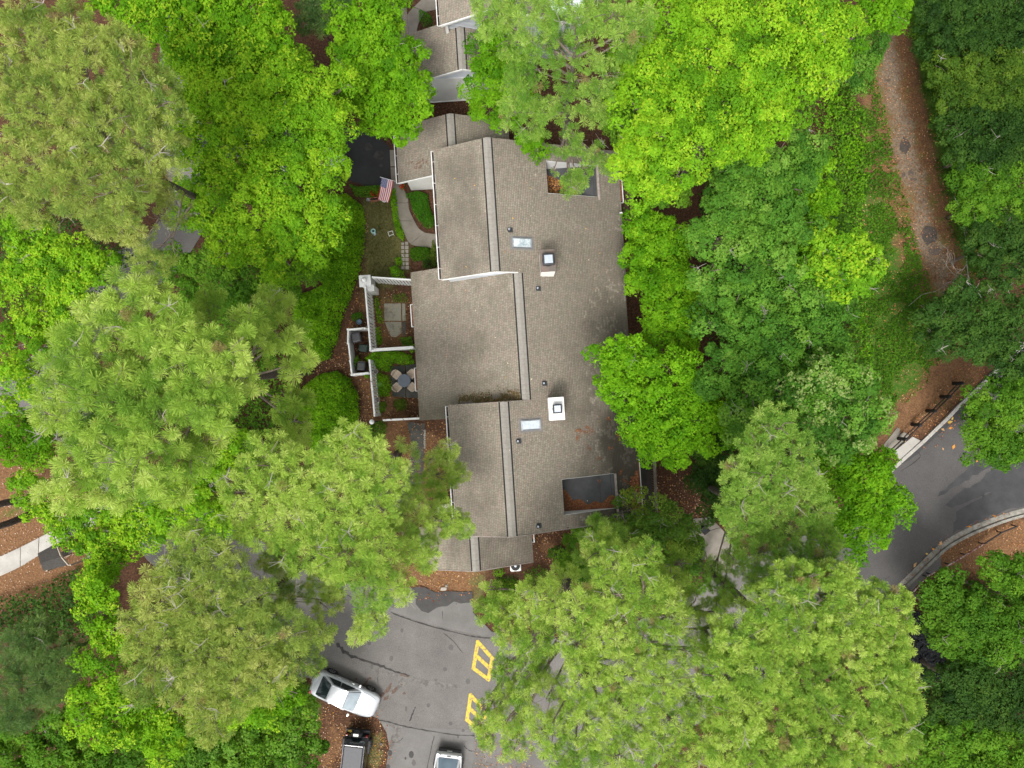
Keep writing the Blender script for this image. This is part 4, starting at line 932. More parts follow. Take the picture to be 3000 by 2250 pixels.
# mail shelter
M['dark_shingle'] = simple('dark_shingles', (0.040, 0.036, 0.032), (0.062, 0.056, 0.050), 9, .95, fine=(45, .35)); M['cream_trim'] = simple('cream_trim', (0.55, 0.47, 0.38), (0.46, 0.39, 0.31), 3, .7)
q = [P(112, 1621, 1.9), P(163, 1593, 1.9), P(199, 1656, 1.9), P(130, 1672, 1.9)]; ra, rb = P(120, 1651, 2.3), P(177, 1631, 2.3)
t = thing('mail_shelter', 'small dark gabled shelter roof with cream edge beside the pale sidewalk', 'shelter', sum(q, Vector()) / 4 * 1.0)
t.location.z = 0
for e_, nm in (([q[0], q[1], rb, ra], 'roof'), ([ra, rb, q[2], q[3]], 'roof')):
    up = Vector((0, 0, .06)); MB().hexa([e_[3], e_[2], e_[1], e_[0], e_[3] + up, e_[2] + up, e_[1] + up, e_[0] + up]).build(nm, M['dark_shingle'], t)
o1 = Vector((.05, .02, -.02)); MB().bar(q[1] + o1, rb + o1, .05, .16).build('fascia', M['cream_trim'], t); MB().bar(rb + o1, q[2] + o1, .05, .16).build('fascia', M['cream_trim'], t)
for p in q: MB().box((p.x * .995, p.y, .95), (.09, .09, 1.9)).build('post', M['cream_trim'], t)
m = sum(q, Vector()) / 4; MB().box((m.x, m.y, 1.1), (1.0, .35, 1.1), R(20)).build('mail_cabinet', M['alu'], t)
adopt(t)
a, b = P(182, 1627, .9), P(232, 1604, .9)
t = thing('bench_rail', 'pale wooden beam on posts leading away from the mail shelter', 'rail', ((a.x + b.x) / 2, (a.y + b.y) / 2, 0))
MB().bar(a, b, .17, .07).build('beam', M['cream_trim'], t); MB().bar(a + Vector((.1, -.16, -.25)), a.lerp(b, .35) + Vector((0, -.16, -.25)), .10, .05).build('lower_beam', M['cream_trim'], t)
for p in (a, b): MB().box((p.x, p.y, .43), (.09, .09, .86)).build('post', M['cream_trim'], t)
adopt(t)
# air conditioner
c = L(-.46, 10.74, 0); t = thing('air_conditioner', 'white square air conditioner with black fan grille beside the garage wing', 'air conditioner', c, TH)
MB().box((0, 0, .44), (.74, .74, .84)).build('cabinet', M['white'], t, bevel=.08); MB().lathe((0, 0, .855), [(.31, 0), (.31, .012), (.29, .02), (.05, .035)], 32).build('fan_grille', M['metal_black'], t)
MB().lathe((0, 0, .885), [(.09, 0), (.07, .03)], 14).build('fan_hub', M['galv'], t)
MB().tube(ring((0, 0, .875), .2, 0), .006, 4).build('grille_ring', M['alu'], t)
# utility boxes, drain box, black railing, low red rail
c = P(2840, 1195); t = thing('utility_box', 'pair of small grey lidded boxes on the straw near the kerb', 'utility box', c, R(-3))
for y in (.19, -.19): MB().box((0, y, .16), (.62, .30, .32)).build('box', M['grey_box'] if 'grey_box' in M else M['concrete'], t, bevel=.015)
c = P(2066, 1553, .5); t = thing('black_box', 'black square box at the junction of the grey sidewalk slabs', 'box', (c.x, c.y, 0), R(38))
MB().box((0, 0, .25), (.46, .46, .5)).build('body', M['metal_black'], t, bevel=.02); MB().box((0, 0, .52), (.5, .5, .04)).build('lid', M['metal_black'], t, bevel=.01)
t = thing('post_rail_fence', 'low black railing on stout black posts along the road verge', 'railing', P(2735, 1210))
tops = [P(2820, 1122, 1.0), P(2783, 1162, 1.0), P(2741, 1204, 1.0), P(2697, 1245, 1.0), P(2655, 1287, 1.0), P(2616, 1324, 1.0)]
for a, b in zip(tops[:-1], tops[1:]): MB().bar(a, b, .05, .08).build('rail', M['metal_black'], t); MB().bar(a - Vector((0, 0, .45)), b - Vector((0, 0, .45)), .05, .08).build('rail', M['metal_black'], t)
for p in tops: MB().lathe((p.x, p.y, 0), [(.13, 0), (.12, .9), (.10, 1.05), (.04, 1.1)], 10).build('post', M['metal_black'], t, smooth=True)
adopt(t)
M['red_rail'] = simple('peeling_red_rail', (0.55, 0.46, 0.43), (0.20, 0.055, 0.045), 5, .7, lo=.42, hi=.52)
t = thing('low_railing', 'low peeling red and white railing along the paved strip by the bushes', 'railing', P(2740, 1680))
rl = [P(x, y, .55) for x, y in ((2640, 1774), (2675, 1735), (2716, 1690), (2727, 1683), (2782, 1654), (2830, 1626), (2883, 1594), (2935, 1560), (2980, 1542))]
for i, (a, b) in enumerate(zip(rl[:-1], rl[1:])): MB().bar(a, b, .07, .07).build('rail', M['red_rail'] if i < 6 else M['metal_black'], t)
for p in rl: MB().box((p.x, p.y, .27), (.07, .07, .54)).build('post', M['metal_black'], t)
adopt(t)
M['tarp'] = simple('blue_grey_tarp', (0.13, 0.16, 0.21), (0.09, 0.11, 0.15), 4, .6)
c = P(412, 1556); rg = np.random.default_rng(8); gx, gy = np.meshgrid(np.linspace(-.5, .5, 14), np.linspace(-.9, .9, 22)); gz = .55 * np.clip(1 - (gx / .5) ** 2 * .6 - (gy / .9) ** 2 * .5, 0, 1) + .18 * (fnoise(gx * 4 + 9, gy * 4 + 9, 4) - .5)
i = np.arange(14 * 22).reshape(22, 14); f = np.stack([i[:-1, :-1], i[:-1, 1:], i[1:, 1:], i[1:, :-1]], -1).reshape(-1, 4)
o = npmesh('tarp', np.stack([gx.ravel(), gy.ravel(), gz.ravel()], 1), f, M['tarp'], smooth=True); o.location = c; o.rotation_euler = (0, 0, R(28)); tag(o, 'crumpled blue grey cover glimpsed through bright green leaves', 'cover')
# fallen needles and leaves on the roofs and in the recesses
def leaf_litter(name, label, pts, size, cols, seed, parent=None, needles=False, flat=.35):
    rg = np.random.default_rng(seed); p = np.asarray(pts, float); n = len(p); a = rg.uniform(0, 6.283, n); s = size * rg.uniform(.6, 1.3, n)
    d = np.stack([np.cos(a), np.sin(a), rg.normal(0, flat * .4, n)], 1); e = np.stack([-np.sin(a), np.cos(a), rg.normal(0, flat, n)], 1)
    wd = .10 if needles else .55
    vs = np.stack([p - d * s[:, None] / 2, p + e * (s * wd / 2)[:, None], p + d * s[:, None] / 2, p - e * (s * wd / 2)[:, None]], 1).reshape(-1, 3)
    f = np.arange(4 * n).reshape(n, 4); c = np.array(cols)[rg.integers(0, len(cols), n)] * rg.uniform(.7, 1.25, (n, 1))
    o = npmesh(name, vs, f, M['litter'], parent, tint=np.repeat(c, 4, 0), kind='stuff')
    if label: o['label'] = label
    return o
STRAWC = [(.34, .13, .055), (.24, .085, .035), (.42, .20, .10), (.17, .06, .03)]
def heap(q, zf, prof, n, seed, hmax=.16):
    """a drift of straw against one side of a sunken roof: prof(u) is how far it reaches"""
    rg = np.random.default_rng(seed); s0, s1, t0, t1 = q; u = rg.random(n); v = rg.random(n) ** .9; r = prof(u); s = s0 + (s1 - s0) * u; t = t1 - v * r * (t1 - t0)
    z = zf + .015 + hmax * (1 - v) * np.clip(r * 2.2, 0, 1) * rg.random(n); return np.stack([s * U[0] + t * V[0], s * U[1] + t * V[1], z], 1)
p2 = lambda u: .30 + .13 * np.sin(u * 5.2 + 1.7) + .22 * np.clip(1 - u * 5, 0, 1) + .05 * np.sin(u * 23)
h2 = heap(R2, zf2, p2, 5200, 3, .12); h2 = h2[~((fnoise(h2[:, 0] * 2, h2[:, 1] * 2, 3) > .64))]
leaf_litter('straw_drift', 'orange drift of pine straw in the lower sunken roof', h2, .16, STRAWC, 1, needles=True)
hm = MB(); st = []
for i in range(24):
    u = i / 23; r = float(p2(np.array([u]))[0])
    for v in (0, .5, .97): st.append(L(R2[0] + (R2[1] - R2[0]) * u * .985 + .02, R2[3] - .02 - v * r * (R2[3] - R2[2]), zf2 + .006 + .10 * (1 - v) * min(1, r * 2.2)))
hm.add(st, [(i * 3 + j, (i + 1) * 3 + j, (i + 1) * 3 + j + 1, i * 3 + j + 1) for i in range(23) for j in range(2)]); o = hm.build('straw_mat', M['needle_pile'], kind='stuff'); o['label'] = 'matted straw under the orange drift'
rg = np.random.default_rng(9); n = 1500; u = rg.random(n) ** 1.6; v = rg.random(n) ** .8; s = R1[0] + .05 + u * 2.0; t = R1[3] - .05 - v * 1.6 * (1 - .55 * u); 
leaf_litter('leaf_drift', 'orange and brown leaves in the upper sunken roof', np.stack([s * U[0] + t * V[0], s * U[1] + t * V[1], np.full(n, zf1 + .02) + rg.random(n) * .06], 1), .11, [(.40, .17, .05), (.22, .09, .04), (.12, .055, .03), (.5, .26, .09), (.08, .04, .025)], 2)
pts = []
for (s, t, ln, a) in [(4.0, 2.0, .7, -60), (3.9, 1.75, .4, -20), (4.7, 1.7, .6, 40), (4.5, 1.9, .4, 10), (6.2, .2, .3, 70), (6.0, 1.2, .4, 50), (6.9, 1.4, .6, 60), (6.6, 2.4, .5, 80), (7.1, 2.0, .5, -70), (6.0, 3.0, .3, 20), (5.2, 3.6, .3, 0), (6.9, 5.2, .6, 30), (7.2, 5.9, .5, 60), (7.0, 6.8, .5, -20), (6.6, 4.6, .35, -50), (5.1, 5.0, .2, 0), (4.6, 2.9, .25, 10)]:
    rg = np.random.default_rng(int((s + t) * 100)); k = int(42 * ln)
    w = rg.random(k) - .5; q = rg.normal(0, .05, k); a = R(a)
    ss, tt = s + ln * w * math.cos(a) - q * math.sin(a), t + ln * w * math.sin(a) + q * math.cos(a); pts += [tuple(L(x, y, ZP(x) + .045)) for x, y in zip(ss, tt)]
leaf_litter('fallen_needles', 'orange pine needles lying on the lower roof slope', pts, .20, [(.36, .12, .04), (.26, .08, .03)], 4, needles=True)
pts = []
for (s, t, ln, a) in [(-5.0, -16.2, .6, -20), (-5.1, -15.9, .5, 0), (-4.6, -16.1, .3, -15), (-5.6, -16.3, .3, 5)]:
    rg = np.random.default_rng(int((t - s) * 37) % 999); k = int(60 * ln); w = rg.random(k) - .5; q = rg.normal(0, .045, k); a = R(a)
    ss, tt = s + ln * w * math.cos(a) - q * math.sin(a), t + ln * w * math.sin(a) + q * math.cos(a); pts += [tuple(L(x, y, 4.3 - (abs(x + 2.75)) * .454 + .05)) for x, y in zip(ss, tt)]
leaf_litter('fallen_needles', 'reddish needles lying on the side wing roof', pts, .15, [(.24, .085, .05), (.15, .06, .04)], 5, needles=True)
rg = np.random.default_rng(77); n = 900; s = 7.75 - rg.random(n) ** 1.5 * .55; t = 4.6 + rg.random(n) * 2.6; keep = fnoise(s * 1.5, t * 1.5, 6) < .62; s, t = s[keep], t[keep]
leaf_litter('leaf_drift', 'orange leaves banked against the lower right eave', np.stack([s * U[0] + t * V[0], s * U[1] + t * V[1], ZP(s) + .04 + rg.random(len(s)) * .05], 1), .11, STRAWC, 6)
rg = np.random.default_rng(78); n = 60; s = rg.uniform(-5.5, 7, n); t = rg.uniform(-15, 7, n); z = np.where(s > .86, ZP(s), np.where((t > -8) & (t < -.3), ZM - SL * (.86 - s), ZR - SL * np.abs(s - SR))); ok = (s > -3.5) | ((t > -8) & (t < -.3))
leaf_litter('fallen_leaves', 'single yellow and pale leaves dotted over the roof', np.stack([s * U[0] + t * V[0], s * U[1] + t * V[1], z + .05], 1)[ok], .10, [(.55, .33, .06), (.6, .5, .35), (.5, .25, .08)], 7)
rg = np.random.default_rng(79); n = 1500; s = rg.uniform(-3.3, .6, n); t = .0 - np.abs(rg.normal(.25, .22, n)) - .3; keep = fnoise(s * 1.3 + 4, t * 1.3, 8) > .47; s, t = s[keep], t[keep]
leaf_litter('roof_moss', 'green brown moss and needles in the valley above the lower gable', np.stack([s * U[0] + t * V[0], s * U[1] + t * V[1], ZM - SL * (.86 - s) + .035], 1), .09, [(.09, .085, .02), (.12, .075, .03), (.06, .06, .02), (.18, .10, .04)], 8)
# leaves on the ground
def on_ground(polys, dens, seed):
    rg = np.random.default_rng(seed); out = []
    for pix in polys:
        w = G(pix); xs = [p.x for p in w]; ys = [p.y for p in w]; n = int((max(xs) - min(xs)) * (max(ys) - min(ys)) * dens)
        x, y = rg.uniform(min(xs), max(xs), n), rg.uniform(min(ys), max(ys), n); k = inside(w, x, y) & (fnoise(x * .8, y * .8, seed) < .72); out.append(np.stack([x[k], y[k], np.full(k.sum(), .02) + rg.random(k.sum()) * .03], 1))
    return np.concatenate(out)
LEAFC = [(.34, .16, .06), (.22, .10, .05), (.46, .26, .12), (.14, .07, .04), (.40, .20, .04), (.52, .36, .24)]
leaf_litter('fallen_leaves', 'brown and orange leaves over the litter round the courtyard', on_ground([[(1040, 870), (1078, 900), (1085, 1020), (1110, 1240), (1090, 1290), (1040, 1260), (1000, 1130), (900, 1090), (1000, 1030)], [(1095, 850), (1205, 850), (1210, 1020), (1100, 1020)], [(1110, 1160), (1225, 1160), (1225, 1230), (1120, 1225)], [(1140, 1240), (1310, 1235), (1330, 1520), (1240, 1520), (1180, 1330)], [(1040, 860), (1062, 640), (1080, 620), (1080, 860)]], 34, 11), .10, LEAFC, 11)
leaf_litter('fallen_leaves', 'dark brown leaves on the strip between the two houses', on_ground([[(1180, 290), (1400, 285), (1640, 420), (1640, 450), (1500, 400), (1310, 335), (1220, 370), (1170, 350)]], 60, 12), .10, [(.16, .08, .045), (.10, .05, .03), (.24, .13, .07), (.07, .04, .025)], 12)
leaf_litter('fallen_leaves', 'orange leaves and straw beside the sandy track and verge', on_ground([[(2540, 60), (2640, 60), (2700, 250), (2820, 620), (2900, 830), (2780, 870), (2640, 700), (2560, 350)], [(2620, 1290), (2870, 1010), (2890, 1120), (2690, 1320)], [(2700, 1640), (3010, 1490), (3020, 1640), (2860, 1700)], [(2480, 480), (2620, 480), (2740, 860), (2800, 1010), (2700, 1140), (2560, 1240), (2500, 1000)]], 26, 13), .10, [(.46, .19, .06), (.34, .14, .06), (.52, .30, .16), (.24, .11, .05)], 13)
leaf_litter('fallen_leaves', 'pale and brown flecks of straw by the left sidewalk', on_ground([[(-20, 1320), (140, 1340), (300, 1480), (280, 1640), (120, 1770), (-20, 1800)]], 30, 14), .08, [(.46, .24, .14), (.34, .15, .08), (.22, .09, .045), (.6, .48, .4)], 14)
leaf_litter('fallen_leaves', 'straw and leaves on the island where the black car is parked', on_ground([[(880, 2010), (1000, 2090), (1110, 2105), (1140, 2190), (1130, 2260), (900, 2260)], [(1195, 1655), (1410, 1660), (1400, 1720), (1210, 1720)], [(1390, 2170), (1560, 2150), (1560, 2260), (1390, 2260)], [(1560, 1560), (1690, 1545), (1690, 1650), (1570, 1660)], [(1920, 1390), (2060, 1380), (2060, 1520), (1930, 1500)]], 34, 15), .10, LEAFC, 15)
leaf_litter('fallen_leaves', 'scattered orange leaves on the far road', np.array([tuple(P(x, y))[:2] + (.035,) for x, y in [(2768, 1226), (2777, 1222), (2786, 1222), (2771, 1228), (2790, 1226), (2783, 1236), (2779, 1239), (2761, 1257), (2784, 1254), (2762, 1315), (2793, 1309), (2862, 1347), (2828, 1174), (2836, 1171), (2914, 1511), (2838, 1544), (2754, 1592), (2680, 1655), (2735, 1610), (2725, 1625), (2714, 1622)]]), .34, [(.55, .24, .05), (.5, .3, .14), (.6, .42, .1)], 16)
leaf_litter('fallen_needles', 'needles and leaves spilled from the straw onto the asphalt edges', on_ground([[(1140, 1715), (1225, 1712), (1390, 1725), (1395, 1760), (1230, 1760)], [(1085, 2085), (1130, 2100), (1165, 2200), (1150, 2260), (1110, 2250)], [(890, 1970), (930, 1970), (1120, 2080), (1110, 2110)], [(2575, 1770), (2740, 1585), (2850, 1530), (2960, 1495), (2960, 1520), (2760, 1615), (2600, 1785)], [(2700, 1310), (2850, 1150), (2870, 1180), (2720, 1330)]], 16, 17) + np.array([0, 0, .03]), .11, STRAWC, 17, needles=False)
c = P(1300, 1725); t = thing('flat_stone', 'pale flat stone at the edge of the straw by the asphalt patch', 'stone', c); MB().prism([(-.22, -.1), (.1, -.13), (.24, .02), (.1, .13), (-.18, .1)], 0, .09).build('stone', M['paver'], t, bevel=.02)
c = P(1308, 1716); t = thing('flat_stone', 'small rounded stone beside the flat stone at the straw edge', 'stone', c); MB().lathe((0, 0, -.02), [(.10, 0), (.13, .05), (.08, .12), (.02, .13)], 8).build('stone', M['concrete'], t, smooth=True)
# ------------------------------------------------------------------ vehicles
M['silver'] = simple('silver_car_paint', (0.56, 0.585, 0.61), (0.53, 0.555, 0.58), 2, .28, .35, coat=.7)
M['white_car'] = simple('white_car_paint', (0.74, 0.75, 0.76), (0.70, 0.71, 0.72), 2, .3, coat=.7)
M['black_car'] = simple('black_car_paint', (0.016, 0.017, 0.021), (0.022, 0.023, 0.028), 2, .3, coat=.6)
M['soft_top'] = simple('dark_roof_panel', (0.050, 0.052, 0.060), (0.040, 0.042, 0.049), 6, .55, fine=(60, .15))
M['car_glass'] = simple('dark_car_glass', (0.012, 0.020, 0.022), (0.018, 0.028, 0.028), 3, .06)
M['screen_glass'] = simple('pale_windscreen', (0.36, 0.42, 0.46), (0.26, 0.31, 0.34), 1.2, .08, coat=.6)
M['pano_glass'] = simple('blue_roof_glass', (0.20, 0.27, 0.33), (0.15, 0.21, 0.26), 1.2, .08, coat=.5)
M['tyre'] = simple('tyre_rubber', (0.016, 0.016, 0.017), None, 6, .85); M['rim'] = simple('alloy_rim', (0.42, 0.42, 0.43), (0.36, 0.36, 0.37), 5, .3, .7)
M['plastic_black'] = simple('black_plastic', (0.018, 0.018, 0.019), None, 6, .6); M['tail_red'] = simple('red_lamp', (0.30, 0.02, 0.02), (0.36, 0.04, 0.04), 8, .2); M['headlamp'] = simple('clear_lamp', (0.55, 0.58, 0.60), (0.4, 0.43, 0.45), 8, .1)
M['plate'] = simple('plate', (0.62, 0.64, 0.60), (0.55, 0.57, 0.54), 9, .5)
def wheel(t, x, y, r, w=.22):
    s = 1 if y > 0 else -1
    wh = MB().tube([(x, y - s * w, r), (x, y - s * .03, r), (x, y, r)], [r, r, r * .9], 24).build('wheel', M['tyre'], t, smooth=False)
    MB().tube([(x, y - s * .02, r), (x, y + s * .006, r)], [r * .68, r * .66], 20).build('rim', M['rim'], wh)
    sp = MB()
    for k in range(5):
        a = k * 2 * math.pi / 5; sp.tube([(x + r * .2 * math.cos(a + .62), y + s * .008, r + r * .2 * math.sin(a + .62)), (x + r * .56 * math.cos(a + .62), y + s * .008, r + r * .56 * math.sin(a + .62))], r * .11, 5)
    sp.build('rim_gap', M['plastic_black'], wh)
def loft(st, m, name, t, sub=2, cap=True):
    """st: (x, half width, z low, z shoulder, z top); a closed body skin"""
    vs, fs = [], []
    for x, w, zl, zs, zt in st:
        h = [(0, zl), (w * .86, zl), (w * .985, zl + (zs - zl) * .35), (w, zl + (zs - zl) * .72), (w * .95, zs), (w * .80, zs + (zt - zs) * .55), (w * .42, zt - (zt - zs) * .06), (0, zt)]
        ring_ = [(x, y, z) for y, z in h] + [(x, -y, z) for y, z in h[-2:0:-1]]; vs += ring_
    k = len(vs) // len(st)
    for i in range(len(st) - 1):
        for j in range(k): fs.append((i * k + j, i * k + (j + 1) % k, (i + 1) * k + (j + 1) % k, (i + 1) * k + j))
    if cap: fs += [tuple(range(k)), tuple(range((len(st) - 1) * k, len(st) * k))[::-1]]
    m2 = MB().add(vs, fs); o = m2.build(name, m, t, smooth=True, sub=sub)
    import bmesh
    b = bmesh.new(); b.from_mesh(o.data); bmesh.ops.recalc_face_normals(b, faces=b.faces); b.to_mesh(o.data); b.free(); return o
def panel(t, name, quad, mat, u0=0, u1=1, v0=0, v1=1, off=.008, bulge=0.0, n=8, parent=None):
    """a slightly bowed panel on the quad a-b (lower edge) d-c (upper edge)"""
    a, b, c, d = (Vector(q) for q in quad); nn = (b - a).cross(d - a).normalized(); vs = []; f = []
    cen = Vector((0, 0, .8)); mid = (a + b + c + d) / 4
    if (mid - cen).dot(nn) < 0: nn = -nn
    for i in range(n + 1):
        for j in range(n + 1):
            u, v = u0 + (u1 - u0) * i / n, v0 + (v1 - v0) * j / n; p = (a.lerp(b, u)).lerp(d.lerp(c, u), v)
            vs.append(p + nn * (off + bulge * (4 * u * (1 - u)) * (.4 + .6 * 4 * v * (1 - v))))
    for i in range(n):
        for j in range(n): f.append((i * (n + 1) + j, (i + 1) * (n + 1) + j, (i + 1) * (n + 1) + j + 1, i * (n + 1) + j + 1))
    return MB().add(vs, f).build(name, mat, parent or t, smooth=True)
def sedan(name, label, px, heading, paint, screen='screen_glass', roofglass=False, suv=False, s=1.0):
    c = P(*px, .8); t = thing(name, label, 'car', (c.x, c.y, .0), heading, None); t.scale = (s, s, s)
    if not suv:
        B = [(-2.36, .55, .40, .60, .66), (-2.30, .74, .30, .76, .84), (-2.05, .86, .24, .88, .97), (-1.6, .90, .22, .93, 1.01), (-.9, .91, .20, .92, .97), (0, .915, .20, .91, .95), (.8, .91, .20, .90, .96), (1.2, .90, .21, .86, .95), (1.7, .88, .23, .79, .89), (2.1, .80, .26, .70, .79), (2.28, .68, .30, .62, .69), (2.36, .50, .36, .54, .58)]
        bx0, bx1, rx0, rx1, zb, zr, wb, wr = -1.82, 1.02, -.92, .18, .93, 1.44, .83, .60; wx = (-1.42, 1.42); wr_ = .33
    else:
        B = [(-2.30, .70, .42, .80, .92), (-2.26, .86, .32, .94, 1.03), (-2.0, .92, .26, 1.0, 1.04), (-1.2, .93, .24, 1.0, 1.04), (0, .935, .24, .99, 1.03), (.9, .93, .24, .98, 1.06), (1.3, .92, .25, .95, 1.07), (1.9, .88, .28, .86, .98), (2.2, .76, .32, .76, .86), (2.32, .56, .38, .64, .70)]
        bx0, bx1, rx0, rx1, zb, zr, wb, wr = -2.10, 1.12, -1.42, .35, 1.00, 1.66, .87, .70; wx = (-1.4, 1.42); wr_ = .37
    loft(B, paint, 'body', t)
    a = [(bx0, wb * .93, zb), (bx1, wb * .90, zb), (bx1, -wb * .90, zb), (bx0, -wb * .93, zb)]; r = [(rx0, wr * .95, zr - .03), (rx1, wr, zr), (rx1, -wr, zr), (rx0, -wr * .95, zr - .03)]
    MB().hexa([(x, y, z - .06) for x, y, z in a][::-1] + r[::-1]).build('cabin_frame', paint, t, bevel=.05)
    FW = [(bx1, wb * .90, zb), (bx1, -wb * .90, zb), (rx1, -wr, zr), (rx1, wr, zr)]; RW = [(bx0, -wb * .93, zb), (bx0, wb * .93, zb), (rx0, wr * .95, zr - .03), (rx0, -wr * .95, zr - .03)]
    panel(t, 'windscreen', FW, M[screen], .06, .94, .02, .94, .012, .10); panel(t, 'rear_window', RW, M['pano_glass'] if suv else M['car_glass'], .08 if suv else .07, .92 if suv else .93, .08 if suv else .04, .92, .012, .05)
    for sg in (1, -1):
        q = [(bx0, sg * wb * .93, zb), (bx1, sg * wb * .90, zb), (rx1, sg * wr, zr), (rx0, sg * wr * .95, zr - .03)]
        for u0, u1 in (((.13, .46), (.485, .84)) if not suv else ((.06, .30), (.325, .58), (.605, .86))): panel(t, 'side_window', q, M['car_glass'], u0, u1, .06, .88, .010, .03)
    top = [(rx0, -wr * .95, zr - .03), (rx1, -wr, zr), (rx1, wr, zr), (rx0, wr * .95, zr - .03)]
    rf = panel(t, 'roof', top, paint, .0, 1, .0, 1, .010, .045)
    if roofglass:
        for sg in (1, -1): MB().tube([(rx0 + .1, sg * wr * .93, zr + .05), (rx1 - .1, sg * wr * .95, zr + .07)], .018, 6).build('roof_rail', M['alu'], t)
        MB().box((-2.18, 0, 1.045), (.05, .26, .02)).build('tailgate_handle', M['plastic_black'], t); MB().box((-2.34, 0, .50), (.20, 1.5, .26)).build('rear_bumper', M['plastic_black'], t, bevel=.05); MB().tube([(-1.95, .1, 1.13), (-1.75, -.5, 1.30)], .012, 5).build('rear_wiper', M['plastic_black'], t)
    for x in wx:
        for sg in (1, -1):
            yb = .905 if not suv else .93
            MB().tube([(x, sg * (yb - .14), wr_), (x, sg * (yb + .012), wr_)], wr_ * 1.16, 24).build('wheel_arch', M['plastic_black'], t); wheel(t, x, sg * (yb + .03), wr_)
    xe, ze = (2.14, .66) if not suv else (2.13, .80)
    for sg in (1, -1):
        MB().hexa([(xe - .30, sg * .80, ze - .02), (xe + .08, sg * .64, ze - .10), (xe + .02, sg * .44, ze - .06), (xe - .26, sg * .60, ze + .06), (xe - .30, sg * .815, ze + .07), (xe + .08, sg * .66, ze - .02), (xe + .02, sg * .46, ze + .05), (xe - .26, sg * .60, ze + .13)]).build('headlight', M['headlamp'], t, bevel=.02)
        MB().box((-2.16 if not suv else -2.2, sg * .70, .80 if not suv else .98), (.18, .26, .14), sg * .35).build('tail_light', M['tail_red'] if not suv else M['headlamp'], t, bevel=.03)
        mr = MB().box((bx1 - .28, sg * (wb + .20), zb + .05), (.14, .22, .13), -sg * .2).build('mirror', paint, t, bevel=.04)
        for hx in ((-.75, .25) if not suv else (-.7, .3)): MB().box((hx, sg * (.925 if not suv else .945), .80 if not suv else .88), (.20, .03, .035)).build('door_handle', paint, t, bevel=.01)
        sm = MB()
        for hx in (-1.05, -.02, .98): sm.bar((hx, sg * (.918 if not suv else .937), .32), (hx - .04, sg * (.900 if not suv else .915), zb - .06), .010, .012)
        sm.build('door_seam', M['plastic_black'], t)
    hood = MB(); z_ = .03
    for sg in (1, -1): hood.tube([(1.08, sg * .74, zb + .005), (1.6, sg * .70, (.875 if not suv else 1.03)), (2.08, sg * .55, (.765 if not suv else .93))], .007, 4)
    hood.build('bonnet_seam', M['plastic_black'], t)
    MB().box((2.33, 0, .48), (.08, .9, .16)).build('grille', M['plastic_black'], t, bevel=.02); MB().box((2.37, 0, .42), (.02, .34, .12)).build('number_plate', M['plate'], t); MB().box((-2.37, 0, .66), (.02, .34, .12)).build('number_plate', M['plate'], t)
    for sg in (-1, 1): MB().tube([(bx1 + .02, sg * .35, zb + .045), (bx1 - .22, sg * .02, zb + .20)], .010, 5).build('wiper', M['plastic_black'], t)
    return t
sedan('parked_car', 'silver saloon car parked slantwise across the lane edge', (1009, 2036), R(-23.5), M['silver'], s=1.0)
sedan('parked_car', 'white car whose nose pokes out from leaves beside the black driveway', (908, 476), R(16), M['white_car'])
sedan('parked_car', 'white station car with blue tinted rear glass entering at the bottom edge', (1304, 2308), R(-97), M['white_car'], suv=True, roofglass=True)
